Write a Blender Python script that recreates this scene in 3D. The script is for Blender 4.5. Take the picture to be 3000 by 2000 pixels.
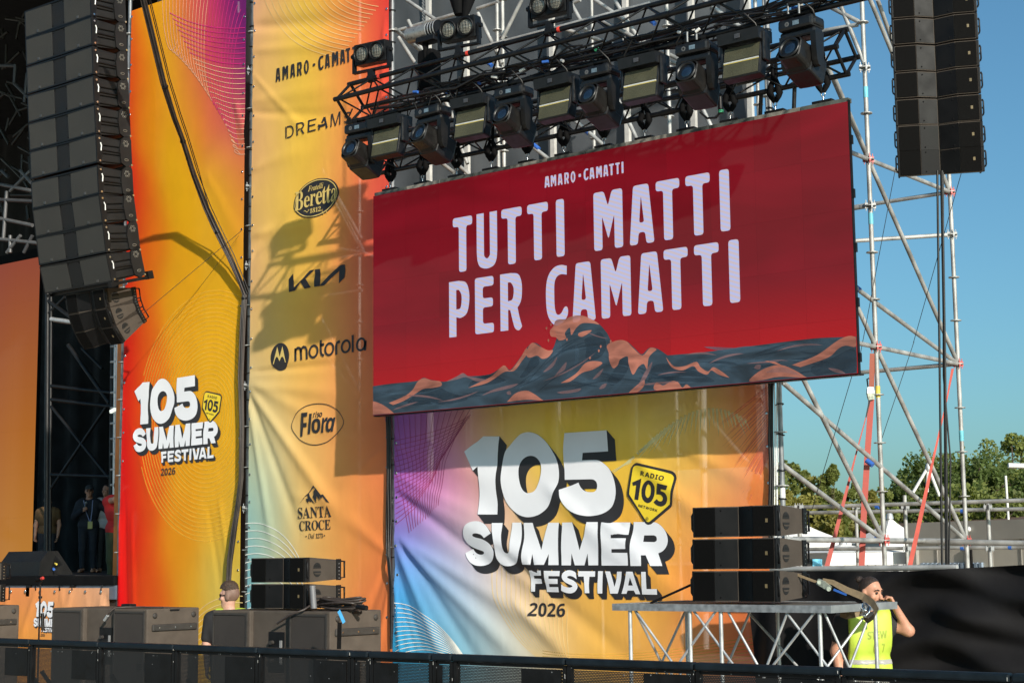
import bpy, bmesh, math, random
import numpy as np
from mathutils import Vector, Matrix, Quaternion
from mathutils.geometry import delaunay_2d_cdt
random.seed(7); rng = np.random.default_rng(7)
for o in list(bpy.data.objects): bpy.data.objects.remove(o)
S = bpy.context.scene; COL = S.collection
R = math.radians
# ------------------------------------------------------------------ camera
# world axes: X runs along the stage front, Y goes into the stage, Z up (metres)
CF, PITCH, YAW, ROLL, EYE = 4807.44, .1329, .6733, -.011, 1.85
_cy, _sy, _cp, _sp = math.cos(YAW), math.sin(YAW), math.cos(PITCH), math.sin(PITCH)
FW = Vector((-_sy*_cp, _cy*_cp, _sp)); _r0 = Vector((_cy, _sy, 0)); _u0 = _r0.cross(FW)
RT = math.cos(ROLL)*_r0 + math.sin(ROLL)*_u0; UP = math.cos(ROLL)*_u0 - math.sin(ROLL)*_r0
CAM = Vector((0, 0, EYE))
cd = bpy.data.cameras.new('camera'); cam = bpy.data.objects.new('camera', cd); COL.objects.link(cam)
cd.sensor_fit = 'HORIZONTAL'; cd.sensor_width = 36; cd.lens = CF/3000*36; cd.clip_end = 2000; cd.clip_start = .1
cam.matrix_world = Matrix(((RT.x, UP.x, -FW.x, 0), (RT.y, UP.y, -FW.y, 0), (RT.z, UP.z, -FW.z, EYE), (0, 0, 0, 1)))
S.camera = cam
# ------------------------------------------------------------------ sky and sun
SUN = Vector((.812, -.445, .378)).normalized()
W = bpy.data.worlds.new('World'); S.world = W; W.use_nodes = True
_n = W.node_tree.nodes; _l = W.node_tree.links
bg = _n['Background']; sky = _n.new('ShaderNodeTexSky'); sky.sky_type = 'NISHITA'; sky.sun_disc = False
sky.sun_elevation = math.asin(SUN.z); sky.sun_rotation = math.atan2(SUN.x, SUN.y)
sky.altitude = 100; sky.air_density = 1.0; sky.dust_density = 1.8; sky.ozone_density = 3
_t = _n.new('ShaderNodeVectorMath'); _t.operation = 'MULTIPLY'; _t.inputs[1].default_value = (.56, .85, .88)   # white balance of the photo
_l.new(sky.outputs[0], _t.inputs[0]); _l.new(_t.outputs[0], bg.inputs[0]); bg.inputs[1].default_value = .1
sl = bpy.data.lights.new('sun', 'SUN'); sl.energy = 3.95; sl.angle = R(.8); sl.color = (1, .91, .79)
so = bpy.data.objects.new('sun', sl); COL.objects.link(so); so.rotation_euler = (-SUN).to_track_quat('-Z', 'Y').to_euler(); so.location = SUN*60
S.view_settings.view_transform = 'Standard'; S.view_settings.look = 'None'; S.view_settings.exposure = .5; S.view_settings.gamma = 1
# ------------------------------------------------------------------ helpers
def ray(px, py): return FW + RT*((px-1500)/CF) - UP*((py-1000)/CF)
def P(px, py, Y=None, X=None, Z=None):
    """the point of the place that stands on the plane Y=, X= or Z= and shows at this spot of the photo"""
    d = ray(px, py)
    t = Y/d.y if Y is not None else (X/d.x if X is not None else (Z-EYE)/d.z)
    return CAM + d*t
def proj(p):
    d = Vector(p)-CAM; z = d.dot(FW); return 1500+CF*d.dot(RT)/z, 1000-CF*d.dot(UP)/z
def lin(c): return tuple((v/255/12.92 if v/255 <= .04045 else ((v/255+.055)/1.055)**2.4) for v in c)
def hexl(r, g, b): return lin((r, g, b))
class MB:
    def __init__(s): s.v = []; s.f = []; s.sm = []
    def add(s, vs, fs, smooth=False):
        o = len(s.v); s.v += [tuple(v) for v in vs]; s.f += [tuple(i+o for i in f) for f in fs]; s.sm += [smooth]*len(fs); return s
    def box(s, a, b, M=None, bev=0):
        x0, y0, z0 = a; x1, y1, z1 = b
        if bev <= 0:
            v = [Vector(p) for p in ((x0,y0,z0),(x1,y0,z0),(x1,y1,z0),(x0,y1,z0),(x0,y0,z1),(x1,y0,z1),(x1,y1,z1),(x0,y1,z1))]
            f = [(0,3,2,1),(4,5,6,7),(0,1,5,4),(1,2,6,5),(2,3,7,6),(3,0,4,7)]
        else:
            bm = bmesh.new(); bmesh.ops.create_cube(bm, size=1)
            for w in bm.verts: w.co = Vector(((x0+x1)/2+w.co.x*(x1-x0), (y0+y1)/2+w.co.y*(y1-y0), (z0+z1)/2+w.co.z*(z1-z0)))
            bmesh.ops.bevel(bm, geom=bm.edges[:], offset=bev, segments=2, affect='EDGES', profile=.5)
            bm.verts.index_update(); v = [w.co.copy() for w in bm.verts]; f = [tuple(w.index for w in q.verts) for q in bm.faces]; bm.free()
        if M is not None: v = [M @ p for p in v]
        return s.add(v, f)
    def prism(s, poly, ax, a, b, M=None):
        """polygon (2D list) extruded along axis ax from a to b"""
        n = len(poly); v = []
        for t in (a, b):
            for p in poly:
                q = [p[0], p[1]]; q.insert(ax, t); v.append(Vector(q))
        if M is not None: v = [M @ p for p in v]
        f = [tuple(range(n))[::-1], tuple(range(n, 2*n))] + [(i, (i+1) % n, n+(i+1) % n, n+i) for i in range(n)]
        return s.add(v, f)
    def tube(s, p0, p1, r, n=10, r1=None, caps=True):
        p0 = Vector(p0); p1 = Vector(p1); r1 = r if r1 is None else r1
        q = (p1-p0).to_track_quat('Z', 'Y'); a = q @ Vector((1,0,0)); b = q @ Vector((0,1,0)); v = []
        for p, rr in ((p0, r), (p1, r1)):
            for i in range(n):
                t = 2*math.pi*i/n; v.append(p+(a*math.cos(t)+b*math.sin(t))*rr)
        s.add(v, [(i, (i+1) % n, n+(i+1) % n, n+i) for i in range(n)], True)
        if caps: s.add(v[:n], [tuple(range(n))[::-1]]); s.add(v[n:], [tuple(range(n))])
        return s
    def path(s, pts, r, n=8, closed=False):
        pts = [Vector(p) for p in pts]; m = len(pts); v = []
        rr = r if hasattr(r, '__len__') else [r]*m
        up = Vector((0.13, .31, .94))
        for i in range(m):
            if closed: t = pts[(i+1) % m]-pts[i-1]
            else: t = pts[min(i+1, m-1)]-pts[max(i-1, 0)]
            t.normalize(); a = t.cross(up).normalized() if abs(t.dot(up)) < .98 else t.cross(Vector((1,0,0))).normalized(); b = t.cross(a)
            for k in range(n):
                w = 2*math.pi*k/n; v.append(pts[i]+(a*math.cos(w)+b*math.sin(w))*rr[i])
        f = [(i*n+k, i*n+(k+1) % n, (i+1)*n+(k+1) % n, (i+1)*n+k) for i in range(m-1) for k in range(n)]
        if closed: f += [((m-1)*n+k, (m-1)*n+(k+1) % n, (k+1) % n, k) for k in range(n)]
        s.add(v, f, True)
        if not closed: s.add(v[:n], [tuple(range(n))[::-1]]); s.add(v[-n:], [tuple(range(n))])
        return s
    def lathe(s, prof, c, axis, n=16, smooth=True):
        """profile (r, h) turned round an axis through c"""
        c = Vector(c); q = Vector(axis).to_track_quat('Z', 'Y'); v = []
        for r, h in prof:
            for i in range(n):
                t = 2*math.pi*i/n; v.append(c+q @ Vector((r*math.cos(t), r*math.sin(t), h)))
        m = len(prof)
        s.add(v, [(j*n+i, j*n+(i+1) % n, (j+1)*n+(i+1) % n, (j+1)*n+i) for j in range(m-1) for i in range(n)], smooth)
        s.add(v[:n], [tuple(range(n))[::-1]]); s.add(v[-n:], [tuple(range(n))]); return s
    def ribbon(s, pts, w, dirv, th=.003):
        """flat strap of width w along pts, wide in direction dirv"""
        pts = [Vector(p) for p in pts]; v = []
        ww = w if hasattr(w, '__len__') else [w]*len(pts)
        for i, p in enumerate(pts):
            t = (pts[min(i+1, len(pts)-1)]-pts[max(i-1, 0)]).normalized(); d = Vector(dirv[i] if isinstance(dirv, list) else dirv); d = (d-t*d.dot(t)).normalized(); nn = t.cross(d)
            v += [p-d*ww[i]/2-nn*th/2, p+d*ww[i]/2-nn*th/2, p+d*ww[i]/2+nn*th/2, p-d*ww[i]/2+nn*th/2]
        m = len(pts)
        f = [(i*4+k, i*4+(k+1) % 4, i*4+4+(k+1) % 4, i*4+4+k) for i in range(m-1) for k in range(4)]
        f += [(3, 2, 1, 0), (m*4-4, m*4-3, m*4-2, m*4-1)]
        return s.add(v, f, False)
    def mesh(s, name, off=(0, 0, 0)):
        me = bpy.data.meshes.new(name)
        o = Vector(off); me.from_pydata([(a[0]-o.x, a[1]-o.y, a[2]-o.z) for a in s.v], [], s.f)
        me.polygons.foreach_set('use_smooth', s.sm); me.update(); return me
    def build(s, name, mat, parent=None, local=False):
        off = (0, 0, 0) if (parent is None or local) else wloc(parent)
        return obj(name, s.mesh(name, off), mat, parent)
def wloc(o):
    p = Vector((0, 0, 0))
    while o is not None: p = p+Vector(o.location); o = o.parent
    return p
def obj(name, me, mat=None, parent=None):
    o = bpy.data.objects.new(name, me); COL.objects.link(o)
    if mat is not None and len(me.materials) == 0: me.materials.append(mat)
    if parent is not None: o.parent = parent
    return o
def tag(o, label=None, cat=None, group=None, kind=None):
    if label: o['label'] = label
    if cat: o['category'] = cat
    if group: o['group'] = group
    if kind: o['kind'] = kind
    return o
def thing(name, label, cat, loc=(0, 0, 0), rz=0, group=None):
    o = bpy.data.objects.new(name, None); COL.objects.link(o); o.location = loc; o.rotation_euler = (0, 0, rz); o.empty_display_size = .2
    return tag(o, label, cat, group)
def copy_tree(o, parent=None):
    c = o.copy(); COL.objects.link(c); c.parent = parent
    for ch in list(o.children): copy_tree(ch, c)
    return c
_ut = {}
def bar(name, p0, p1, r, mat, parent=None, n=10):
    """a straight round bar; alike bars share one unit mesh"""
    k = (mat.name, n)
    if k not in _ut:
        me = MB().tube((0,0,0), (0,0,1), 1, n).mesh('bar'); me.materials.append(mat); _ut[k] = me
    o = bpy.data.objects.new(name, _ut[k]); COL.objects.link(o)
    p0 = Vector(p0); p1 = Vector(p1); d = p1-p0
    o.location = p0-(wloc(parent) if parent else Vector((0,0,0))); o.rotation_euler = d.to_track_quat('Z', 'Y').to_euler(); o.scale = (r, r, d.length)
    if parent: o.parent = parent
    return o
def shared(name, me, loc, parent=None, rot=(0, 0, 0), scale=(1, 1, 1)):
    o = bpy.data.objects.new(name, me); COL.objects.link(o); o.rotation_euler = rot; o.scale = scale
    o.location = Vector(loc)-(wloc(parent) if parent else Vector((0,0,0)))
    if parent: o.parent = parent
    return o
def mm(me, mat): me.materials.append(mat); return me
# ------------------------------------------------------------------ materials
_M = {}
def mat(name, col, rough=.5, metal=0, var=.15, scale=6, bump=0, bscale=60, coat=0, spec=.5, detail=4, trans=0, sheen=0, rvar=.1):
    if name in _M: return _M[name]
    m = bpy.data.materials.new(name); m.use_nodes = True; nt = m.node_tree; N = nt.nodes; L = nt.links
    b = N['Principled BSDF']; b.inputs['Roughness'].default_value = rough; b.inputs['Metallic'].default_value = metal
    b.inputs['Specular IOR Level'].default_value = spec; b.inputs['Coat Weight'].default_value = coat; b.inputs['Sheen Weight'].default_value = sheen
    tc = N.new('ShaderNodeTexCoord'); ge = N.new('ShaderNodeNewGeometry')
    nz = N.new('ShaderNodeTexNoise'); nz.inputs['Scale'].default_value = scale; nz.inputs['Detail'].default_value = detail
    L.new(ge.outputs['Position'], nz.inputs['Vector'])
    mr = N.new('ShaderNodeMapRange'); mr.inputs['From Min'].default_value = .3; mr.inputs['From Max'].default_value = .7
    mr.inputs['To Min'].default_value = 1-var; mr.inputs['To Max'].default_value = 1+var; L.new(nz.outputs[0], mr.inputs['Value'])
    mx = N.new('ShaderNodeVectorMath'); mx.operation = 'SCALE'; mx.inputs[0].default_value = col; L.new(mr.outputs[0], mx.inputs['Scale'])
    L.new(mx.outputs[0], b.inputs['Base Color'])
    rr = N.new('ShaderNodeMapRange'); rr.inputs['From Min'].default_value = .3; rr.inputs['From Max'].default_value = .7
    rr.inputs['To Min'].default_value = max(.02, rough-rvar); rr.inputs['To Max'].default_value = min(1, rough+rvar); L.new(nz.outputs[0], rr.inputs['Value']); L.new(rr.outputs[0], b.inputs['Roughness'])
    if bump:
        n2 = N.new('ShaderNodeTexNoise'); n2.inputs['Scale'].default_value = bscale; n2.inputs['Detail'].default_value = 3; L.new(ge.outputs['Position'], n2.inputs['Vector'])
        bp = N.new('ShaderNodeBump'); bp.inputs['Strength'].default_value = bump; bp.inputs['Distance'].default_value = .01
        L.new(n2.outputs[0], bp.inputs['Height']); L.new(bp.outputs[0], b.inputs['Normal'])
    if trans:
        t = N.new('ShaderNodeBsdfTransparent'); ms = N.new('ShaderNodeMixShader'); ms.inputs[0].default_value = trans
        L.new(b.outputs[0], ms.inputs[1]); L.new(t.outputs[0], ms.inputs[2]); L.new(ms.outputs[0], N['Material Output'].inputs[0])
    _M[name] = m; return m
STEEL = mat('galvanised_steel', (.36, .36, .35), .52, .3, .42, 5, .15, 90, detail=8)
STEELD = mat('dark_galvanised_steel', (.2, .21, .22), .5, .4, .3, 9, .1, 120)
ALU = mat('aluminium', (.52, .53, .54), .42, .5, .2, 7, .05)
BLKTR = mat('black_truss_paint', (.006, .006, .0065), .36, 0, .4, 14, .05, spec=.35)
BLK = mat('black_plastic', (.007, .007, .0078), .42, 0, .3, 9, .05, spec=.25)
BLKM = mat('matt_black', (.005, .005, .0055), .8, 0, .3, 9, spec=.1)
SPK = mat('speaker_paint', (.066, .054, .045), .72, 0, .12, 5, .35, 240, spec=.15)
SPKD = mat('speaker_paint_dark', (.011, .0105, .0105), .55, 0, .15, 5, .3, 240, spec=.25)
GRL = mat('speaker_grille', (.005, .0048, .0047), .7, 0, .12, 3, .5, 420, spec=.06)
GRLL = mat('speaker_grille_light', (.046, .045, .042), .62, 0, .07, 3, .4, 420, spec=.1)
GRLS = mat('sub_grille', (.05, .044, .041), .65, 0, .07, 3, .4, 420, spec=.1)
CHR = mat('chrome', (.6, .6, .6), .2, 1, .1)
RED = mat('red_paint', (.42, .035, .03), .45, 0, .2, 20)
STRAP = mat('red_webbing', (.38, .075, .06), .75, 0, .12, 30)
CABLE = mat('black_cable', (.010, .009, .009), .45, 0, .2, 8)
CABLEB = mat('brown_black_cable', (.045, .034, .03), .5, 0, .25, 8)
WHITE = mat('white_paint', (.75, .75, .73), .5, 0, .06)
BLUE = mat('blue_label', (.03, .12, .45), .5)
TEAL = mat('cyan_label', (.15, .5, .6), .5)
GREEN = mat('green_label', (.05, .4, .2), .5)
YEL = mat('yellow_label', (.65, .5, .08), .5)
# glyph outlines in 1/1000 em: [left, width, loops of x,y]
FONT = {"sb":{"0":[24,335,[[191,-7,151,-3,116,10,88,30,64,59,34,137,24,240,33,344,62,421,76,441,113,470,136,480,191,487,232,483,266,471,295,450,318,422,349,344,359,240,350,136,321,59,307,39,270,10,221,-5],[191,75,223,85,244,116,255,168,259,240,255,312,244,363,223,395,191,405,159,395,139,363,128,312,125,240,128,168,139,117,159,86]]],"2":[26,336,[[27,0,27,71,206,254,238,300,247,333,247,358,239,380,223,394,202,401,176,401,136,389,81,353,26,418,82,459,157,484,241,482,294,460,330,423,344,392,349,357,345,319,333,284,287,220,153,85,362,85,362,0]]],"6":[24,338,[[199,-7,152,-1,110,16,75,44,47,85,25,169,25,245,38,325,59,379,93,425,124,450,184,476,264,485,328,480,328,399,308,403,242,404,178,387,140,350,126,317,117,256,160,296,188,308,225,312,282,302,325,272,341,250,360,194,359,123,351,90,318,38,266,4],[197,75,235,86,253,107,263,138,260,190,248,214,228,229,199,234,160,224,130,191,126,145,149,96,165,82]]],"7":[18,344,[[75,0,255,394,18,394,18,480,362,480,362,416,181,0]]],"A":[0,463,[[0,0,169,482,293,482,463,0,354,0,319,114,144,114,109,0],[170,199,295,199,240,375,232,407]]],"C":[39,365,[[255,-7,219,-5,158,10,110,41,75,84,52,139,40,203,46,307,65,367,97,417,141,455,197,478,229,484,300,484,404,453,371,370,317,392,264,402,212,391,192,377,161,334,146,274,151,171,172,120,189,102,209,88,235,81,279,78,386,103,386,18,324,-1]]],"D":[60,398,[[60,0,60,480,247,478,313,464,342,453,391,419,411,398,441,346,456,282,454,187,441,138,419,96,389,61,351,35,306,15,255,4],[162,84,206,84,270,94,316,123,343,173,353,242,344,311,318,359,275,387,248,394,162,396]]],"E":[60,276,[[60,0,60,480,336,480,336,396,162,396,162,291,324,291,324,208,162,208,162,84,336,84,336,0]]],"I":[21,219,[[21,0,21,58,80,85,80,395,21,422,21,480,240,480,240,422,181,395,181,85,240,58,240,0]]],"K":[60,386,[[60,0,60,480,162,480,162,260,202,316,332,480,445,480,277,267,446,0,330,0,205,202,162,171,162,0]]],"N":[60,426,[[60,0,60,480,189,480,397,120,394,480,486,480,486,0,357,0,148,363,151,0]]],"O":[39,457,[[267,-7,196,1,166,11,139,24,95,61,77,84,53,140,39,241,53,342,63,371,95,420,115,440,166,470,230,485,268,487,305,485,369,470,420,440,440,420,457,397,482,341,496,240,482,139,471,110,440,61,396,24,369,11,339,1],[267,79,323,89,361,122,382,173,389,240,382,308,361,359,323,392,268,402,212,392,175,359,153,308,146,240,153,173,175,122,212,89]]],"R":[60,383,[[60,0,60,480,246,477,285,471,345,444,380,399,389,370,391,320,379,278,346,237,302,209,443,0,330,0,216,184,162,184,162,0],[162,267,218,268,254,276,277,293,289,333,283,362,266,382,236,393,162,396]]],"S":[31,312,[[167,-7,95,1,31,22,31,117,120,84,192,78,219,85,235,99,243,118,242,141,217,172,114,225,68,262,43,306,36,350,47,407,80,450,131,477,199,486,270,478,341,453,308,373,223,400,182,401,160,394,144,381,136,353,141,330,158,313,275,250,312,220,335,183,343,133,332,76,297,31,242,3]]],"T":[13,362,[[144,0,144,395,13,395,13,480,375,480,375,395,245,395,245,0]]],"W":[0,649,[[122,0,0,480,100,480,168,190,185,92,207,211,277,480,373,480,450,177,465,92,488,218,549,480,649,480,527,0,412,0,324,364,308,274,238,0]]]},"sbi":{"F":[17,368,[[17,0,119,480,385,480,368,396,201,396,175,273,330,273,312,189,157,189,118,0]]],"a":[30,358,[[133,-7,83,6,52,35,33,83,30,149,42,215,65,276,100,327,145,361,180,372,231,370,267,351,293,320,312,367,388,367,310,0,236,0,238,48,193,8],[172,73,210,89,233,119,250,157,261,211,261,251,250,278,235,290,207,293,182,279,161,252,140,203,131,160,132,106,140,88,153,77]]],"i":[12,202,[[155,412,127,417,114,427,106,442,106,466,121,496,140,507,165,510,184,508,206,496,213,481,213,458,206,437,192,421],[12,0,90,367,189,367,111,0]]],"l":[12,207,[[12,0,120,510,219,510,111,0]]],"o":[30,333,[[170,-7,97,10,57,44,34,94,30,158,48,247,78,303,121,344,178,369,255,371,282,364,326,335,354,289,363,205,345,119,328,82,304,49,274,23,237,4],[178,74,203,79,225,96,242,121,258,171,264,228,258,265,239,288,217,293,196,289,170,270,150,238,134,187,132,108,141,89,157,78]]],"r":[12,296,[[12,0,90,367,165,367,162,299,198,343,227,362,259,372,308,370,286,275,253,280,218,273,187,251,174,234,153,191,111,0]]],"s":[7,297,[[118,-7,56,-2,7,15,7,96,58,74,112,66,154,76,167,89,172,106,166,125,64,200,50,225,46,257,55,307,83,344,127,366,185,373,246,366,304,343,272,272,220,295,187,300,158,292,146,269,156,246,226,203,260,169,271,139,269,91,262,65,248,44,207,11,181,1]]]},"rb":{"1":[28,315,[[65,0,65,36,128,36,146,45,152,58,154,416,108,365,87,351,52,349,35,367,28,396,87,418,179,482,254,482,254,69,261,47,271,38,343,36,343,0]]],"2":[24,321,[[24,0,24,69,143,191,187,245,218,307,226,354,218,417,196,441,174,445,145,438,126,416,116,380,112,329,77,333,50,344,32,365,27,407,35,430,63,459,92,474,129,483,209,484,267,469,306,440,318,421,328,375,326,352,301,294,221,202,87,74,263,77,292,101,305,141,345,141,341,0]]],"3":[19,326,[[163,-7,98,0,53,18,27,44,19,74,23,96,36,113,76,126,89,74,111,52,141,42,180,42,199,49,224,69,235,91,239,157,226,189,214,202,181,221,95,227,95,269,178,275,204,296,220,327,224,385,211,424,182,444,148,441,122,413,111,341,60,349,30,374,24,401,34,434,45,448,83,472,138,485,207,484,237,479,286,458,304,442,325,401,328,377,320,335,283,287,225,256,279,238,316,212,340,174,345,138,336,84,301,34,246,5]]],"7":[30,323,[[111,0,289,406,97,404,78,387,74,372,70,338,30,338,33,480,353,480,353,447,168,0]]],"8":[20,335,[[183,-7,111,3,74,20,38,57,21,105,22,143,35,178,79,219,119,242,83,267,57,296,37,345,39,395,50,423,70,449,99,469,164,485,254,478,299,453,314,435,332,393,333,350,321,318,297,293,244,260,315,215,341,183,355,127,344,71,330,48,285,13,222,-5],[203,283,239,317,250,370,239,415,222,436,206,444,174,446,153,435,134,402,130,372,135,341,149,318],[187,32,218,37,241,55,257,82,262,116,256,146,239,170,164,216,143,199,119,166,112,101,123,69,143,45]]],"A":[-9,452,[[-9,0,-9,18,24,30,43,60,206,466,224,465,399,55,417,27,443,18,443,0,229,0,229,18,270,25,283,46,253,132,103,132,75,48,87,26,128,18,128,0],[113,161,242,161,177,319]]],"B":[15,403,[[16,0,16,17,55,26,72,51,75,369,72,404,62,425,51,433,15,439,15,455,220,455,297,449,352,429,385,396,396,351,389,313,369,283,335,261,287,247,344,231,385,206,410,173,418,132,407,76,392,54,345,19,278,2],[182,252,251,263,273,285,285,345,281,385,269,412,234,433,198,432,188,425,182,402],[222,24,259,30,273,38,291,63,296,81,301,128,295,176,277,208,263,218,223,230,182,231,184,46,195,29]]],"C":[26,421,[[257,-11,164,6,113,37,72,79,43,132,28,194,28,262,43,323,72,376,92,399,139,435,195,458,283,464,382,435,408,443,419,465,437,465,437,308,420,308,392,364,356,407,313,434,265,443,212,430,174,389,151,321,144,226,152,138,177,74,219,36,278,24,318,29,377,56,428,106,447,89,409,45,365,14,314,-5]]],"E":[14,416,[[14,0,14,17,55,24,68,37,75,78,72,405,54,431,16,439,16,455,399,455,399,320,383,320,369,373,356,392,320,417,266,429,213,430,188,421,183,397,183,246,232,252,247,259,269,282,288,345,304,345,304,118,287,118,278,169,267,192,251,208,216,220,183,222,183,56,188,40,206,29,254,28,330,45,371,75,411,143,430,143,402,0]]],"N":[18,462,[[403,-11,107,350,110,49,126,26,167,17,167,0,18,0,18,17,65,30,76,67,76,388,33,435,18,439,18,455,156,455,391,169,390,399,375,429,331,439,331,455,480,455,480,439,433,425,422,393,422,-11]]],"O":[28,470,[[261,-11,213,-6,169,7,129,29,94,58,66,93,45,134,32,179,28,228,32,276,45,321,66,362,95,397,130,426,170,448,216,462,265,466,313,462,357,448,397,427,431,399,459,364,481,323,494,277,498,228,494,179,481,134,459,93,430,58,395,29,355,7,310,-6],[265,12,315,26,351,66,372,133,379,228,371,321,348,389,310,430,260,443,210,430,174,389,152,322,145,228,153,135,177,67,215,26]]],"R":[15,465,[[15,0,15,17,55,26,68,39,75,81,74,394,62,424,16,439,16,455,264,453,339,439,367,426,405,388,417,334,411,296,392,265,360,241,315,224,437,43,457,22,480,17,480,0,338,0,201,212,182,212,185,50,202,26,242,17,242,0],[182,234,249,240,280,258,290,272,304,336,299,378,284,407,259,425,224,431,202,429,186,417]]],"S":[43,316,[[43,-11,43,158,62,158,96,70,129,34,149,24,197,15,231,20,257,36,273,60,279,89,265,129,248,146,135,205,92,236,56,289,50,332,54,370,67,403,101,440,131,457,195,466,300,445,313,450,320,466,339,466,339,319,322,319,303,370,261,420,208,444,163,440,140,426,125,406,120,380,124,356,137,336,159,319,290,253,337,211,350,188,359,148,358,112,348,75,314,29,281,8,240,-6,158,-8,80,12,69,7,61,-11]]],"T":[11,399,[[92,0,92,17,123,21,142,31,155,64,156,433,102,426,65,403,41,367,29,318,11,318,11,455,410,455,410,317,394,317,381,368,357,404,319,426,263,433,264,63,276,30,328,17,328,0]]],"a":[20,309,[[255,-10,216,1,200,35,151,2,95,-9,64,-4,31,22,20,63,31,104,45,121,119,164,199,190,196,266,180,288,160,295,129,294,107,283,104,274,123,231,110,202,87,191,67,192,45,203,36,218,34,248,42,269,81,302,126,316,195,317,246,304,276,277,291,236,294,43,304,34,320,42,329,28,294,-1],[151,34,181,45,199,63,199,169,164,157,138,139,123,114,118,84,126,46]]],"e":[19,266,[[154,-10,100,1,58,35,29,88,19,157,24,201,47,258,87,298,138,317,185,316,209,309,249,280,274,234,283,173,283,166,117,166,123,112,138,73,164,50,199,42,219,45,237,53,270,86,285,73,258,36,228,11,193,-5],[116,192,201,192,199,252,188,286,161,297,141,291,127,274]]],"r":[18,271,[[18,0,18,16,41,22,52,46,51,273,42,289,20,293,21,310,146,310,146,252,176,292,199,309,222,317,258,315,282,296,289,257,278,234,248,222,227,227,199,257,182,259,168,250,152,220,150,45,159,25,197,16,197,0]]],"t":[20,202,[[124,-9,76,2,53,36,48,71,48,279,20,279,20,300,88,369,129,424,144,424,144,310,208,310,208,279,144,279,147,57,152,46,168,40,189,49,206,75,222,66,205,33,182,9,155,-5]]]},"rbi":{"F":[-34,460,[[-34,0,-34,15,7,24,31,59,115,369,117,417,102,430,73,435,73,451,426,451,400,323,381,323,380,356,366,393,337,416,291,427,252,428,234,422,224,405,181,248,222,248,258,257,296,287,313,320,330,320,283,135,269,135,267,183,249,214,220,223,175,226,133,71,130,40,140,24,177,15,177,0]]],"a":[-19,319,[[53,-9,24,-3,-8,26,-18,56,-15,109,2,166,32,220,70,264,105,291,146,308,184,307,198,299,214,265,225,303,297,303,241,108,228,56,234,41,259,52,285,87,300,78,274,40,223,-3,197,-9,166,2,155,34,162,75,111,12,84,-4],[93,41,116,49,146,83,186,175,198,248,192,272,172,281,149,271,125,244,95,190,75,136,65,89,67,63,81,43]]],"e":[-11,260,[[87,-9,66,-8,31,6,4,34,-4,53,-10,116,15,190,63,255,126,299,192,309,230,293,244,273,246,228,238,209,207,174,153,144,79,124,78,66,87,50,111,36,141,39,159,51,195,95,214,83,188,43,158,14,125,-4],[84,146,128,163,163,190,190,236,192,272,180,286,171,287,137,267,103,207]]],"i":[1,175,[[132,371,100,384,87,416,100,447,132,460,163,447,176,416,163,384],[49,-8,20,-1,1,30,4,64,53,250,46,268,19,273,19,289,150,310,84,55,90,43,104,45,142,90,155,81,103,14,76,-3]]],"l":[-10,193,[[40,-9,3,3,-7,19,-10,45,87,414,80,428,52,433,52,450,183,470,73,54,75,44,93,44,131,89,144,79,93,12,68,-4]]],"r":[-14,273,[[-14,0,52,254,45,268,18,273,17,289,151,310,114,189,158,264,184,293,210,308,238,307,250,298,257,284,259,254,249,230,220,218,202,223,180,241,169,237,143,204,110,139,66,0]]],"t":[-15,202,[[30,-9,-4,3,-13,18,-15,39,45,273,13,273,13,297,79,334,134,398,162,398,134,300,187,300,179,273,126,273,70,77,68,50,77,41,98,54,128,95,144,85,88,14,60,-3]]]},"ri":{"D":[-36,515,[[-36,0,-32,13,-1,16,18,26,37,56,126,385,129,433,113,446,81,451,85,465,263,465,325,459,378,442,421,413,453,375,472,328,479,272,473,219,457,169,430,122,372,64,322,34,265,12,201,1],[170,22,248,34,291,56,327,86,368,144,397,237,399,323,392,354,364,403,318,433,235,442,212,433,199,408,105,56,109,36,120,28]]],"a":[-7,299,[[50,-8,17,2,-3,33,-5,92,7,147,32,203,68,252,113,293,136,306,160,314,202,314,227,296,232,280,241,309,292,309,222,52,222,40,233,35,252,46,282,80,291,72,240,12,217,-3,183,-6,170,9,168,23,191,118,154,62,119,23,85,0],[82,33,107,41,134,65,193,156,217,230,217,275,210,288,185,299,154,291,124,266,96,226,65,148,53,85,60,43]]],"l":[-2,173,[[32,-7,18,-5,3,7,0,45,101,423,96,450,58,459,60,471,128,480,160,487,171,481,62,84,56,43,63,35,78,37,122,82,133,72,77,12,52,-3]]]},"in":{"D":[60,402,[[219,0,96,0,96,57,244,58,318,81,354,110,379,149,394,198,399,255,388,337,354,399,299,438,221,452,93,452,93,509,261,507,325,492,377,461,418,418,446,361,455,329,462,255,455,181,446,149,433,119,398,68,351,31,322,17,256,2],[125,509,125,0,60,0,60,509]]],"E":[60,315,[[60,0,60,509,372,509,372,452,125,452,125,286,355,286,355,229,125,229,125,57,375,57,375,0]]],"M":[60,508,[[60,0,60,509,152,509,277,187,322,49,307,49,342,158,476,509,568,509,568,0,504,0,507,457,513,457,482,363,342,0,286,0,170,291,112,457,119,457,122,328,122,0]]],"R":[60,368,[[60,0,60,509,264,507,333,489,367,465,399,415,408,374,408,330,399,290,367,240,333,217,289,203,96,198,96,255,234,255,284,262,309,273,327,290,344,338,344,367,334,405,298,440,252,451,125,452,125,0],[353,0,230,229,303,229,428,0]]],"S":[38,370,[[224,-9,149,1,91,31,54,77,38,137,104,137,116,98,142,71,194,52,241,50,286,60,321,82,345,126,338,171,296,205,154,249,105,274,86,289,60,326,53,393,75,448,119,488,180,511,227,516,275,511,316,498,365,463,387,433,401,378,337,378,326,412,302,437,267,453,209,458,167,448,136,427,118,398,119,352,131,334,158,313,312,264,359,238,379,220,401,185,407,118,386,64,343,21,302,2]]]}}
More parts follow.
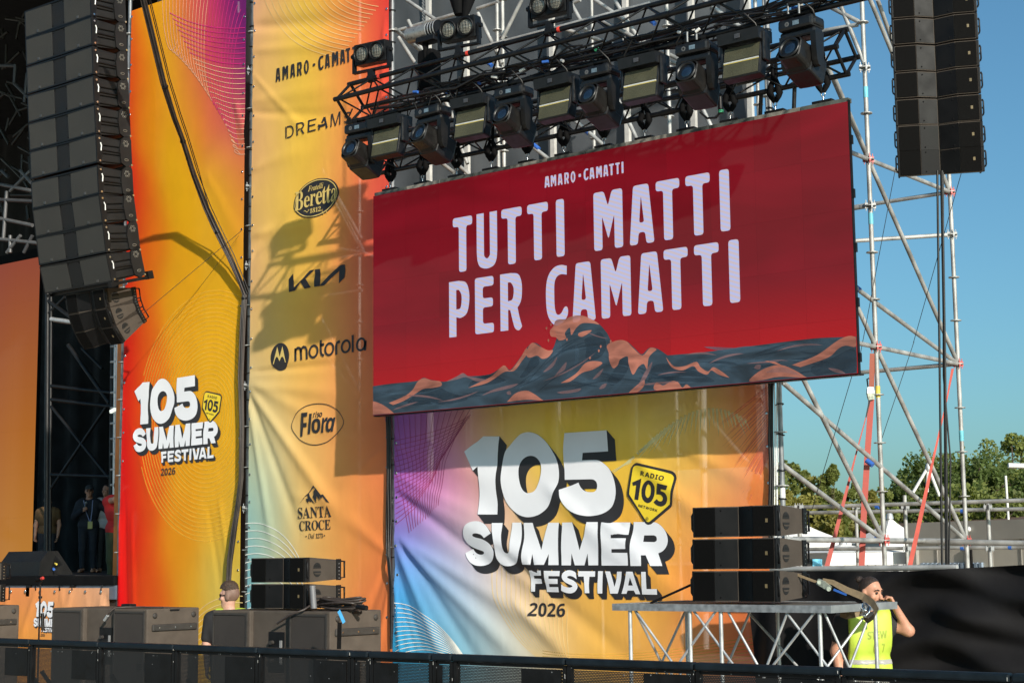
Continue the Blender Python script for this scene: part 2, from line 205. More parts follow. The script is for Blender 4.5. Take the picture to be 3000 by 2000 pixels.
# ------------------------------------------------------------------ flat print: outlines, filling, cloth surfaces
def smooth(pts, n=5):
    """closed outline; (x, y) is a corner, (x, y, 1) a smooth point"""
    m = len(pts); out = []
    for i in range(m):
        a, b, p, q = pts[i], pts[(i+1) % m], pts[i-1], pts[(i+2) % m]
        sa, sb = len(a) > 2, len(b) > 2
        A = np.array(a[:2], float); B = np.array(b[:2], float)
        if not sa and not sb: out.append(A); continue
        ta = (B-np.array(p[:2], float))/2 if sa else (B-A); tb = (np.array(q[:2], float)-A)/2 if sb else (B-A)
        L = np.linalg.norm(B-A)
        for t_ in ('a', 'b'):
            v = ta if t_ == 'a' else tb; l = np.linalg.norm(v)
            if l > L*1.3: v *= L*1.3/l
        for k in range(n):
            t = k/n; out.append((2*t**3-3*t*t+1)*A+(t**3-2*t*t+t)*ta+(-2*t**3+3*t*t)*B+(t**3-t*t)*tb)
    return [tuple(v) for v in out]
def fillet(pts, r, n=3):
    """round every corner of a closed outline"""
    out = []; m = len(pts)
    for i in range(m):
        p = np.array(pts[i], float); a = np.array(pts[i-1], float)-p; b = np.array(pts[(i+1) % m], float)-p
        la, lb = np.linalg.norm(a), np.linalg.norm(b); d = min(r, la*.45, lb*.45)
        A = p+a/la*d; B = p+b/lb*d
        for k in range(n+1):
            t = k/n; out.append(tuple((1-t)**2*A+2*t*(1-t)*p+t*t*B))
    return out
def inside(q, loops):
    """even-odd test for many points"""
    c = np.zeros(len(q), bool); x, y = q[:, 0], q[:, 1]
    for l in loops:
        l = np.asarray(l, float); a = l; b = np.roll(l, -1, 0)
        for (x0, y0), (x1, y1) in zip(a, b):
            if y0 == y1: continue
            k = ((y0 > y) != (y1 > y)) & (x < (x1-x0)*(y-y0)/(y1-y0)+x0); c ^= k
    return c
def fill(loops, grid=.05):
    pts = []; ed = []
    for l in loops:
        o = len(pts); pts += [Vector((float(p[0]), float(p[1]))) for p in l]; ed += [(o+i, o+(i+1) % len(l)) for i in range(len(l))]
    a = np.array([(p.x, p.y) for p in pts]); lo, hi = a.min(0), a.max(0)
    if grid and (hi-lo).max() > grid:
        g = np.array([(x, y) for x in np.arange(lo[0]+grid*.37, hi[0], grid) for y in np.arange(lo[1]+grid*.41, hi[1], grid)])
        if len(g):
            g = g[inside(g, loops)]; pts += [Vector((float(x), float(y))) for x, y in g]
    r = delaunay_2d_cdt(pts, ed, [], 0, 1e-6)
    v = np.array([(p.x, p.y) for p in r[0]]); f = np.array([q for q in r[2] if len(q) == 3])
    k = inside(v[f].mean(1), loops); return v, f[k]
class Sheet:
    """a hung cloth or screen face: the plane Y=Y0 pushed towards the audience by w(x, z)"""
    def __init__(s, Y0, w=None): s.Y0 = Y0; s.w = w or (lambda x, z: np.zeros_like(x))
    def y(s, x, z, layer=0): return s.Y0-s.w(np.asarray(x, float), np.asarray(z, float))-.006*layer
    def at(s, px, py): p = P(px, py, Y=s.Y0); return (p.x, p.z)
def crop(ox, oy, sc, sheet):
    return lambda pts: [sheet.at(ox+x*sc, oy+y*sc) for x, y in pts]
def put(sheet, shapes, layer, mat_, name, parent, grid=.05):
    """print shapes (each a list of loops in sheet metres) on a sheet"""
    V = []; F = []
    for loops in shapes:
        v, f = fill(loops, grid); yy = sheet.y(v[:, 0], v[:, 1], layer)
        o = len(V); V += [(x, y, z) for (x, z), y in zip(v, yy)]; F += [tuple(int(i)+o for i in t) for t in f]
    mb = MB(); mb.add(V, F, True); return mb.build(name, mat_, parent)
def strips(sheet, lines, w, layer, mat_, name, parent):
    """thin printed lines; each line a list of (x, z)"""
    V = []; F = []
    for l in lines:
        l = np.array(l, float); t = np.gradient(l, axis=0); t /= np.linalg.norm(t, axis=1)[:, None]+1e-9
        n = np.stack([-t[:, 1], t[:, 0]], 1)*w/2; A = l+n; B = l-n; o = len(V)
        for q in (A, B):
            yy = sheet.y(q[:, 0], q[:, 1], layer); V += [(x, y, z) for (x, z), y in zip(q, yy)]
        m = len(l); F += [(o+i, o+m+i, o+m+i+1, o+i+1) for i in range(m-1)]
    mb = MB(); mb.add(V, F, True); return mb.build(name, mat_, parent)
def bez(p, n=24):
    p = [np.array(q, float) for q in p]; out = []
    for k in range(n+1):
        t = k/n
        if len(p) == 3: out.append((1-t)**2*p[0]+2*t*(1-t)*p[1]+t*t*p[2])
        else: out.append((1-t)**3*p[0]+3*t*(1-t)**2*p[1]+3*t*t*(1-t)*p[2]+t**3*p[3])
    return out
def family(a, b, n, pw=1):
    """n curves blended between two Bezier curves"""
    return [bez([np.array(p)*(1-(k/(n-1))**pw)+np.array(q)*(k/(n-1))**pw for p, q in zip(a, b)]) for k in range(n)]
def onsheet(sheet, lines): return [[sheet.at(x, y) for x, y in l] for l in lines]
def text(font, s, BL, BR, TL, track=.06):
    """shapes of a word between baseline ends BL, BR (sheet metres); TL is the top left of a capital"""
    g = FONT[font]; pen = 0; items = []
    for c in s:
        if c == ' ': pen += 280; continue
        left, wd, loops = g[c]; items.append((pen-left, loops)); pen += wd+track*1000
    tot = pen-track*1000; H = 714.
    ys = [v for _, ls in items for l in ls for v in l[1::2]]; H = max(max(ys), 1)
    e0 = (np.array(BR)-np.array(BL))/tot; e1 = (np.array(TL)-np.array(BL))/H; out = []
    for dx, loops in items:
        out.append([[tuple(np.array(BL)+e0*(x+dx)+e1*y) for x, y in zip(l[0::2], l[1::2])] for l in loops])
    return out
def gbox(font, c, q):
    """one glyph squeezed into the quad q = (bottom left, bottom right, top left)"""
    left, wd, loops = FONT[font][c]; ys = [v for l in loops for v in l[1::2]]; y0, y1 = min(ys), max(ys)
    a, b, d = (np.array(v, float) for v in q)
    return [[tuple(a+(b-a)*(x-left)/wd+(d-a)*(y-y0)/(y1-y0)) for x, y in zip(l[0::2], l[1::2])] for l in loops]
def stroke(pts, w, closed=False):
    """outline loops of a thick pen stroke"""
    p = np.array(pts, float); n = len(p)
    if closed: t = np.roll(p, -1, 0)-np.roll(p, 1, 0)
    else: t = np.gradient(p, axis=0)
    t /= np.linalg.norm(t, axis=1)[:, None]; nn = np.stack([-t[:, 1], t[:, 0]], 1)*w/2
    if closed: return [[tuple(v) for v in p+nn], [tuple(v) for v in p-nn]]
    return [[tuple(v) for v in p+nn]+[tuple(v) for v in (p-nn)[::-1]]]
def oval(cx, cy, rx, ry, tilt=0, n=28, a0=0, a1=2*math.pi):
    c, s = math.cos(tilt), math.sin(tilt)
    return [(cx+rx*math.cos(t)*c-ry*math.sin(t)*s, cy+rx*math.cos(t)*s+ry*math.sin(t)*c) for t in [a0+(a1-a0)*i/n for i in range(n+(a1-a0 < 6.28))]]
def sweep(loop, dx, dz, th=0):
    """the flat drop side of a raised letter: the outline swept along (dx, dz)"""
    a = np.array(loop, float); out = []
    for i in range(len(a)):
        p, q = a[i], a[(i+1) % len(a)]; r = [tuple(p), tuple(q), (q[0]+dx, q[1]+dz), (p[0]+dx, p[1]+dz)]
        out.append(r)
    return out
def ridges(lst, Y0):
    """folds in a cloth: (x0, y0, x1, y1, half width, height) with the ends given as spots in the photo"""
    rr = []
    for x0, y0, x1, y1, wd, am in lst:
        a = P(x0, y0, Y=Y0); b = P(x1, y1, Y=Y0); rr.append((a.x, a.z, b.x, b.z, wd, am))
    def w(x, z):
        s = np.zeros_like(x)
        for ax, az, bx, bz, wd, am in rr:
            dx, dz = bx-ax, bz-az; L = math.hypot(dx, dz); u = ((x-ax)*dx+(z-az)*dz)/L; v = (-(x-ax)*dz+(z-az)*dx)/L
            t = np.clip(u/L, -.3, 1.3); env = np.clip((t+.06)/.2, 0, 1)*np.clip((1.15-t)/.45, 0, 1); env = env*env*(3-2*env)
            ww = wd*(.45+.75*np.clip(t, 0, 1.2)); s += .6*am*env*np.exp(-(v/ww)**2)
        return s
    return w
def colours(pts, x, z, Y, sx=75, sy=75, bl_=1.22):
    """print colours: blend of swatches read at spots of the photo"""
    d = np.stack([x, np.full_like(x, Y), z], 1)-np.array(CAM); zz = d @ np.array(FW)
    px = 1500+CF*(d @ np.array(RT))/zz; py = 1000-CF*(d @ np.array(UP))/zz
    num = np.zeros((len(x), 3)); den = np.zeros(len(x))
    for a, b, r, g, bl in pts:
        r2 = ((px-a)/sx)**2+((py-b)/sy)**2; w = np.exp(-r2/2)+1e-7/(r2+1); num += w[:, None]*np.array(lin((r, g, bl)))*np.array((1, 1.02, bl_)); den += w
    return num/den[:, None]
def clothmat(name, trans=.1, rough=.55, gain=1.12, bump=.25, bscale=9):
    m = bpy.data.materials.new(name); m.use_nodes = True; nt = m.node_tree; N = nt.nodes; L = nt.links; b = N['Principled BSDF']
    b.inputs['Roughness'].default_value = rough; b.inputs['Specular IOR Level'].default_value = .12
    at = N.new('ShaderNodeAttribute'); at.attribute_name = 'Col'
    ge = N.new('ShaderNodeNewGeometry'); nz = N.new('ShaderNodeTexNoise'); nz.inputs['Scale'].default_value = 2.2; nz.inputs['Detail'].default_value = 6; L.new(ge.outputs['Position'], nz.inputs['Vector'])
    mr = N.new('ShaderNodeMapRange'); mr.inputs['From Min'].default_value = .3; mr.inputs['From Max'].default_value = .7; mr.inputs['To Min'].default_value = gain*.95; mr.inputs['To Max'].default_value = gain*1.04; L.new(nz.outputs[0], mr.inputs['Value'])
    vs = N.new('ShaderNodeVectorMath'); vs.operation = 'SCALE'; L.new(at.outputs['Color'], vs.inputs[0]); L.new(mr.outputs[0], vs.inputs['Scale']); L.new(vs.outputs[0], b.inputs['Base Color'])
    n2 = N.new('ShaderNodeTexNoise'); n2.inputs['Scale'].default_value = bscale; n2.inputs['Detail'].default_value = 5; n2.inputs['Roughness'].default_value = .55
    mp = N.new('ShaderNodeMapping'); mp.inputs['Rotation'].default_value = (0, .6, 0); mp.inputs['Scale'].default_value = (1, 1, .35); L.new(ge.outputs['Position'], mp.inputs['Vector']); L.new(mp.outputs[0], n2.inputs['Vector'])
    bp = N.new('ShaderNodeBump'); bp.inputs['Strength'].default_value = bump; bp.inputs['Distance'].default_value = .02; L.new(n2.outputs[0], bp.inputs['Height']); L.new(bp.outputs[0], b.inputs['Normal'])
    tl = N.new('ShaderNodeBsdfTranslucent'); L.new(vs.outputs[0], tl.inputs[0]); m1 = N.new('ShaderNodeMixShader'); m1.inputs[0].default_value = .25; L.new(b.outputs[0], m1.inputs[1]); L.new(tl.outputs[0], m1.inputs[2]); last = m1
    if trans:
        t = N.new('ShaderNodeBsdfTransparent'); ms = N.new('ShaderNodeMixShader'); ms.inputs[0].default_value = trans
        L.new(m1.outputs[0], ms.inputs[1]); L.new(t.outputs[0], ms.inputs[2]); last = ms
    L.new(last.outputs[0], N['Material Output'].inputs[0])
    return m
def cloth(sheet, edgeL, edgeR, z0, z1, step, cols, mat_, name, parent, sx=75, sy=75, bl_=1.22):
    """the banner cloth between two edge lines x(z)"""
    nz = int((z1-z0)/step)+1; nx = int((edgeR(z0)-edgeL(z0))/step)+1
    zz = np.linspace(z0, z1, nz); V = []; 
    X = np.array([np.linspace(edgeL(z), edgeR(z), nx) for z in zz]); Z = np.repeat(zz[:, None], nx, 1)
    x, z = X.ravel(), Z.ravel(); y = sheet.y(x, z)
    F = [(j*nx+i, j*nx+i+1, (j+1)*nx+i+1, (j+1)*nx+i) for j in range(nz-1) for i in range(nx-1)]
    mb = MB(); mb.add(np.stack([x, y, z], 1).tolist(), F, True); o = mb.build(name, mat_, parent)
    c = colours(cols, x, z, sheet.Y0, sx, sy, bl_); a = o.data.color_attributes.new('Col', 'FLOAT_COLOR', 'POINT')
    a.data.foreach_set('color', np.concatenate([np.clip(c, 0, 1), np.ones((len(c), 1))], 1).astype(np.float32).ravel())
    return o
INK = mat('black_ink', (.022, .02, .022), .5, 0, .1, 3)
INKW = mat('white_ink', (.76, .77, .82), .5, 0, .04, 2, .12, 9)
INKY = mat('yellow_ink', (.82, .6, .03), .5, 0, .05, 2)
INKG = mat('gold_ink', (.62, .45, .14), .5, 0, .05, 2)
EYELET = mm(MB().lathe([(.007, -.002), (.014, -.004), (.016, 0), (.014, .003), (.007, .002)], (0, 0, 0), (0, -1, 0), 10).mesh('eyelet'), CHR)
# the festival logo, traced once and printed in three sizes; strokes grouped with their drop depth
def _T(s):
    out = []
    for t in s.split():
        q = t.split(','); out.append((float(q[0]), float(q[1].rstrip('s')), 1) if q[1].endswith('s') else (float(q[0]), float(q[1])))
    return out
LOGO_A = [["315,130 540,130 527,230s 517,380s 515,520s 500,650s 495,760s 500,900s 515,1040s 515,1205 258,1205 262,1050s 270,900s 268,760s 262,650s 252,545 190,603 57,340 150,262s 240,200s"],
 ["945,72s 1060,105s 1170,195s 1260,320s 1330,460s 1360,620s 1350,760s 1300,880s 1255,1000s 1200,1110s 1110,1190s 1010,1232s 905,1240s 800,1205s 700,1120s 625,1010s 580,860s 565,720s 575,580s 595,430s 625,330s 690,250s 760,165s 840,95s",
  "985,398s 1050,425s 1100,490s 1115,570s 1105,670s 1075,780s 1030,870s 970,905s 905,905s 850,850s 815,740s 803,620s 815,530s 855,455s 915,410s"],
 ["1435,85 2028,47 2040,337 1687,357 1678,460 1800,455s 1900,460s 1985,510s 2060,590s 2110,700s 2138,830s 2138,950s 2105,1070s 2050,1140s 1960,1195s 1850,1222s 1740,1225s 1620,1200s 1520,1150s 1440,1070s 1385,970s 1365,865 1450,835s 1550,800s 1630,765 1650,815s 1690,865s 1740,890s 1800,898s 1850,890s 1882,850s 1885,790s 1865,745s 1820,722s 1700,722 1440,728 1437,600s 1425,470s 1418,300s"]]
LOGO_B = [["635,410 500,505 450,445s 390,420s 320,412s 270,430s 265,462s 300,485s 370,505s 450,525s 540,570s 620,645s 660,740s 660,840s 625,930s 560,1000s 470,1040s 380,1053s 290,1040s 200,990s 130,900s 85,800 235,718 270,780s 330,820s 390,832s 440,820s 462,795s 445,765s 390,745s 300,715s 200,670s 120,600s 75,520s 65,430s 85,330s 145,240s 230,190s 340,172s 440,190s 540,265s"],
 ["645,208 848,208 838,330s 830,450s 845,600s 865,720s 890,780s 945,805s 990,775s 1000,700s 997,600s 1010,420s 1025,300s 1030,200 1203,200 1215,350s 1215,480s 1205,620s 1185,760s 1160,900s 1110,990s 1030,1040s 940,1057s 850,1045s 770,990s 715,900s 695,780s 690,650s 672,480s 650,350s"],
 ["1248,205 1425,205 1460,330s 1530,530s 1603,740 1640,540s 1690,350s 1735,203 1943,203 1930,350s 1925,600s 1930,800s 1948,1035 1755,1035 1750,815 1672,1030 1485,1030 1440,815 1410,1030 1240,1025 1232,900s 1240,740s 1262,540s 1262,400s"]]
LOGO_C = [["-8,200 197,195 235,350s 290,570s 332,745 380,590s 440,420s 495,190 707,190 712,400s 718,600s 705,830s 700,1040 508,1040 492,805 430,1040 243,1040 175,805 167,1040 -10,1040 -22,850s -30,700s -25,500s -15,350s"],
 ["778,197 1335,197 1320,320s 1305,440 973,440 973,508 1268,508 1262,620s 1265,718 988,722 988,793 1303,795 1312,900s 1315,1045 770,1045 768,900s 780,720s 780,560s 768,400s 768,280s"],
 ["1398,190 1790,190 1870,215s 1960,290s 2030,390s 2065,500s 2065,600s 2030,690s 1970,760s 1885,805 1975,1052 1755,1052 1655,842 1568,842 1580,1052 1365,1052 1358,900s 1350,700s 1355,550s 1385,380s 1397,280s",
  "1605,452 1790,450 1835,470s 1853,515s 1845,560s 1805,583 1590,578"]]
LOGO_D = [["65,112 278,112 275,195 138,198 142,245 270,247 270,328 152,330 153,458 85,458 88,330s 78,220s"],
 ["328,116 582,119 578,203 400,203 398,247 548,249 545,331 396,331 396,383 552,383 552,468 342,463 335,350s 326,230s"],
 ["838,150 852,255 800,215s 750,200s 710,207s 705,228s 740,248s 800,275s 850,320s 868,370s 855,420s 815,465s 760,485s 700,482s 640,465s 597,440 603,335 640,365s 690,385s 740,390s 778,380s 780,360s 740,340s 680,310s 635,270s 615,220s 625,165s 670,120s 740,106s 800,122s"],
 ["873,122 1150,124 1147,213 1057,213 1050,350s 1058,482 982,482 977,350s 965,210 878,210"],
 ["1197,122 1277,122 1270,300s 1267,488 1190,488 1187,350s 1195,230s"],
 ["1312,125 1397,127 1430,240s 1467,380 1500,260s 1515,130 1597,130 1580,260s 1550,380s 1520,490 1395,490 1375,380s 1345,250s"],
 ["1675,130 1787,130 1840,320s 1898,500 1820,498 1790,440 1685,440 1665,492 1582,492 1630,330s", "1735,225 1778,358 1697,358"],
 ["1932,133 2010,133 2010,300s 2012,415 2187,415 2187,508 1932,503 1928,400s 1932,250s"]]
SHIELD_O = "330,145s 385,122s 440,128s 800,215 1170,305s 1250,360s 1287,450s 1280,530s 1235,800 1190,1090s 1160,1140s 1100,1190 720,1510s 660,1535s 610,1530s 570,1500s 400,1230 165,890s 152,830s 155,780s 215,400 250,240s 280,185s"
SHIELD_I = "370,185s 430,188s 800,275 1150,370s 1215,420s 1232,480s 1180,780 1140,1050s 1120,1085s 690,1450s 640,1475s 590,1450s 430,1200 215,860s 203,820s 215,700 285,270s 315,210s"
SHIELD_N = [["275,570 487,478 415,970 328,958 370,630 295,645"],
 ["650,518s 740,560s 795,660s 795,780s 770,900s 715,1000s 640,1040s 560,1005s 505,920s 490,800s 505,680s 560,570s", "660,608s 700,660s 710,750s 690,860s 640,922s 595,890s 578,820s 590,710s 625,630s"],
 ["878,588 1113,645 1080,745 950,718 945,765 1030,800s 1080,870s 1088,960s 1050,1060s 970,1112s 890,1110s 820,1075s 765,1020 838,948 880,990s 930,1003s 975,975s 985,920s 960,870s 915,845s 835,840"]]
def logo(sheet, base, tf, parent, layer=1):
    """base: sheet on which the logo was measured; tf maps its metres to the sheet printed on"""
    def sh(groups, ox, oy, sc):
        return [[[tf(base.at(ox+x*sc, oy+y*sc)) for x, y in smooth(_T(t))] for t in g] for g in groups]
    A = sh(LOGO_A, 1350, 1250, .21259); B = sh(LOGO_B, 1350, 1500, .14881)+sh(LOGO_C, 1650, 1500, .14881); D = sh(LOGO_D, 1540, 1650, .17857)
    def vec(px, py, dx, dy): a = np.array(tf(base.at(px, py))); b = np.array(tf(base.at(px+dx, py+dy))); return b-a
    drops = []
    for grp, d in ((A, vec(1600, 1400, 22, 27)), (B, vec(1600, 1600, 18, 23)), (D, vec(1700, 1700, 13, 17))):
        for g in grp:
            for l in g:
                e = np.array(l); q = np.vstack([e, e[:1]])
                for k in range(len(e)): drops.append([[tuple(q[k]), tuple(q[k+1]), tuple(q[k+1]+d), tuple(q[k]+d)]])
            drops.append([[tuple(np.array(p)+d) for p in l] for l in g])
    V = []; F = []; mb = MB()
    for k, loops in enumerate(drops):
        if len(loops) == 1 and len(loops[0]) == 4:
            l = np.array(loops[0]); yy = sheet.y(l[:, 0], l[:, 1], layer+.0006*(k % 97)); mb.add([(a, y, b) for (a, b), y in zip(l, yy)], [(0, 1, 2, 3)], True)
        else:
            v, f = fill(loops); yy = sheet.y(v[:, 0], v[:, 1], layer+.06+.0006*(k % 97)); mb.add([(a, y, b) for (a, b), y in zip(v, yy)], f.tolist(), True)
    mb.build('logo_shadow', INK, parent)
    put(sheet, A+B+D, layer+.6, INKW, 'logo_lettering', parent)
    C = lambda s: [[tf(base.at(1820+x*.12757, 1340+y*.12757)) for x, y in smooth(_T(t))] for t in s]
    put(sheet, [C([SHIELD_O])], layer+1.0, INK, 'badge', parent)
    put(sheet, [C([SHIELD_I])], layer+1.5, INKY, 'badge_field', parent)
    q = lambda x, y: np.array(tf(base.at(1820+x*.12757, 1340+y*.12757)))
    words = text('sb', 'RADIO', q(470, 405), q(1010, 532), q(492, 300), .09)+text('sb', 'NETWORK', q(413, 1125), q(848, 1245), q(425, 1065), .09)
    words += [C(g) for g in SHIELD_N]
    reg = [tf(base.at(1820+x*.12757, 1340+y*.12757)) for x, y in oval(614, 1402, 30, 38)]
    words.append(stroke(reg, float(np.linalg.norm(q(0, 0)-q(6, 0))), True)); words += text('sb', 'R', q(603, 1425), q(628, 1425), q(605, 1382))
    put(sheet, words, layer+2, INK, 'badge_lettering', parent)
    y = lambda x, yy: np.array(tf(base.at(1540+x*.17857, 1650+yy*.17857)))
    put(sheet, text('sb', '2026', y(75, 855), y(645, 872), y(75, 638), .045), layer+.6, INK, 'year_lettering', parent)
# ------------------------------------------------------------------ ground
GROUND = mat('fill_bounce_ground', (.47, .40, .31), .9, 0, .25, 1.5, .3, 30)  # unseen ground, pale warm colour set to bounce fill light into the shade
g = MB(); g.add([(-900, -900, 0), (900, -900, 0), (900, 900, 0), (-900, 900, 0)], [(0, 1, 2, 3)]); tag(g.build('ground', GROUND), kind='structure')
# ------------------------------------------------------------------ scaffold
YF = 13.68                                   # front row of standards, just behind the banners
XA, XB2, XC2, XD2 = -7.617, P(1151, 1240, Y=YF).x, P(733, 700, Y=YF).x, P(351, 1500, Y=YF).x
ROS = mm(MB().lathe([(.024, -.006), (.062, -.005), (.062, .005), (.024, .006)], (0, 0, 0), (0, 0, 1), 14, False).mesh('rosette'), STEEL)
tower = thing('scaffold_tower', 'galvanised ringlock scaffold tower rising behind the banners and the red screen', 'scaffold', (XA, 15.6, 0))
def standard(x, y, z0, z1, ros=True, m=STEEL, zr0=None, par=None):
    par = par or tower
    bar('standard', (x, y, z0), (x, y, z1), .0242, m, par, 14)
    if ros:
        k = math.ceil((max(z0, zr0 or z0)-.02)/.5)
        while .02+.5*k < z1: shared('rosette', ROS, (x, y, .02+.5*k), par); k += 1
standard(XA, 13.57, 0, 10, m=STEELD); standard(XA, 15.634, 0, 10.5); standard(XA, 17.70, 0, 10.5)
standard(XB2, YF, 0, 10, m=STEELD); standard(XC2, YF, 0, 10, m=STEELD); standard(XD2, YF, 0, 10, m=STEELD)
for x in (XB2, XC2, XD2, -10.1): standard(x, 15.634, 0, 10, zr0=1.5)
for x in (XB2, -10.1): standard(x, 17.70, 0, 10, zr0=3)
def tb(x0, y0, x1, y1, Y0, Y1=None, r=.0242, m=STEEL, name='brace', par=None):
    return bar(name, P(x0, y0, Y=Y0), P(x1, y1, Y=Y0 if Y1 is None else Y1), r, m, par or tower, 12)
J = lambda x, y, k: Vector((x, y, .02+.5*k))
Bk, Ck, Ak = 15.634, 17.70, 13.57
def yb(k0, Ya, k1, Yb, x=XA, r=.0242):       # braces and ledgers in the end bay
    n = 'ledger' if k0 == k1 else 'brace'; return bar(n, J(x, Ya, k0), J(x, Yb, k1), r, STEEL, tower, 12)
for k in (20, 16, 12, 8, 4): yb(k, Ak, k, Bk); yb(k, Bk, k, Ck)
for a in (16, 12, 8): yb(a, Bk, a-4, Ck); yb(a, Ak, a-4, Bk)
yb(20, Ak, 16, Bk); yb(20, Bk, 16, Ck)
bar('brace', J(XA, Ak, 7), J(XA, Ck, 4), .0242, STEEL, tower, 12); bar('brace', J(XA, Ak, 5.4), J(XA, Bk, 4), .0242, STEEL, tower, 12)
for k in (12, 8): bar('ledger', J(XA, Ck, k), J(-12.6, Ck, k), .0242, STEEL, tower, 12)
bar('ledger', J(XA, Bk, 11), J(-12.6, Bk, 11), .0242, STEEL, tower, 12); bar('ledger', J(XA, Ck, 11), J(-9.9, Bk+.3, 10.7), .0242, STEEL, tower, 12)
bar('brace', P(2500, 838, Y=15.2), J(XA, Ck, 8), .0242, STEEL, tower, 12)
for x0, y0, x1, y1, Y0, Y1 in [(1191,0,1314,84,15.63,15.63),(1165,90,1333,42,15.63,15.63),(1159,87,1240,155,13.7,15.6),(1168,110,1235,215,15.6,15.6),(1398,26,1460,6,15.63,15.63),
  (1529,0,1471,116,15.63,15.63),(1400,39,1471,187,15.63,15.63),(1400,142,1904,10,15.5,15.5),(1742,0,1846,71,15.63,15.63),(1671,6,1717,90,15.63,15.63),(1658,87,1990,190,15.63,16.2),
  (1760,60,1990,175,15.7,15.7),(1680,350,1768,425,15.6,15.6),(1560,430,1610,468,15.6,15.6),(1810,290,1868,412,15.6,15.6),(2040,280,2084,372,15.6,15.6),(2391,0,2525,69,15.63,15.63),(2456,0,2532,187,15.63,15.63),
  (2380,97,2513,73,15.63,15.63),(2571,0,2628,160,16.4,17.0),(2443,226,2541,459,14.6,15.63),(1196,60,1330,350,15.6,15.6),(1230,430,1330,505,15.6,15.6),(1370,480,1330,380,15.8,15.8),(1700,0,1560,60,15.8,15.8),(1880,130,1800,0,15.7,15.7),(1470,190,1500,290,15.7,15.7),(2060,0,2210,110,15.7,15.7),(1290,440,1385,520,15.6,15.6)]:
    tb(x0, y0, x1, y1, Y0, Y1)
for x, y0, y1 in ((1475, -40, 600), (1959, -40, 450), (2248, -60, 400)):
    a = P(x, 300, Y=15.9); standard(a.x, 15.9, P(x, y1, Y=15.9).z, P(x, y0, Y=15.9).z)
# braces that show faintly through the printed mesh of the sponsor banner and the big banner
for x0, y0, x1, y1 in [(735,690,1065,740),(820,300,1065,740),(960,520,1065,735),(735,420,900,640),(745,800,1060,745),(740,905,1060,850),(745,560,1060,1160),(860,930,1065,1180),(735,1180,1065,1290),(900,420,1060,700),(1065,1180,1140,1110),(1065,740,1140,770)]:
    tb(x0, y0, x1, y1, 15.0)
for x0, y0, x1, y1 in [(1490,1000,1650,1265),(1180,1330,1560,1700),(1830,1190,1950,1340),(2040,1180,2230,1400)]: tb(x0, y0, x1, y1, 14.9)
for x in (1375, 1625, 1858, 2060): tb(x, 1130, x+8, 1900, 14.6, r=.035, name='post', m=WHITE)
# labels and coloured couplers on the tubes
def band(x, y, z, m, h=.1, d=None, name='tube_label'):
    p = Vector((x, y, z)); d = Vector(d).normalized() if d is not None else Vector((0, 0, 1))
    return bar(name, p-d*h/2, p+d*h/2, .0262, m, tower, 12)
for z, m in ((6.75, TEAL), (5.38, TEAL), (3.55, YEL)): band(XA, Bk, z, m, .12)
band(XA, Ck, 3.2, TEAL, .12); band(XA, Ak, 2.45, WHITE, .1)
for px, py, Y, m, dx in ((1716,384,15.6,BLUE,1),(1432,186,15.6,BLUE,1),(1570,430,15.6,BLUE,1),(1910,64,15.7,BLUE,1),(2510,843,15.3,BLUE,1),(2548,1355,14.6,BLUE,1)):
    a = P(px-9, py-7, Y=Y); b = P(px+9, py+7, Y=Y); bar('tube_label', a, b, .0268, m, tower, 12)
WEDGE = MB()
for a in range(4):
    M_ = Matrix.Rotation(a*math.pi/2+.78, 4, 'Z'); WEDGE.box((.026, -.009, -.03), (.06, .009, .03), M_); WEDGE.box((.042, -.004, -.055), (.05, .004, .06), M_)
WEDGE = WEDGE.mesh('wedge_coupler'); WR = WEDGE.copy(); mm(WEDGE, STEELD); mm(WR, RED)
for y, ks in ((Bk, (16, 12, 8, 4)), (Ck, (12, 8, 4))):
    for k in ks: shared('wedge_coupler', WR, J(XA, y, k), tower)
for x, y, ks in ((XA, Ak, (16, 12, 8, 7, 4)), (XA, Bk, (14, 11)), (XA, Ck, (11,)), (XB2, YF, (18, 17, 12, 5)), (XC2, YF, (16, 13, 11, 8, 5))):
    for k in ks: shared('wedge_coupler', WEDGE, J(x, y, k), tower)
# ------------------------------------------------------------------ grey tarpaulin behind the trusses with its rails
TARP = mat('grey_tarpaulin', (.075, .082, .09), .55, 0, .25, 1.1, .35, 5)
yt = 18.1; xl, xr = P(1150, 400, Y=yt).x, P(2197, 330, Y=yt).x
tarp = thing('tarpaulin_wall', 'dark grey tarpaulin wall with white rails behind the lighting trusses', 'tarpaulin', ((xl+xr)/2, yt, 0))
mb = MB(); nx, nz = 60, 30; V = []
for j in range(nz+1):
    for i in range(nx+1):
        x = xl+(xr-xl)*i/nx; z = 3+7.6*j/nz
        V.append((x, yt+.05*math.sin(x*2.1+math.sin(z*1.3))*math.sin(z*.9)+.02*math.sin(x*7+z*3), z))
mb.add(V, [(j*(nx+1)+i, j*(nx+1)+i+1, (j+1)*(nx+1)+i+1, (j+1)*(nx+1)+i) for j in range(nz) for i in range(nx)], True); mb.build('sheet', TARP, tarp)
for px in (1258, 1369, 1621, 1839, 2033, 2200):
    x = P(px, 300, Y=yt-.12).x; MB().box((x-.035, yt-.16, 3), (x+.035, yt-.1, 10.6)).build('rail', mat('rail_grey', (.5, .49, .47), .5), tarp)
for z in (6.6, 8.1): MB().box((xl, yt-.1, z-.03), (xr, yt-.07, z+.03)).build('seam_bar', STEELD, tarp)
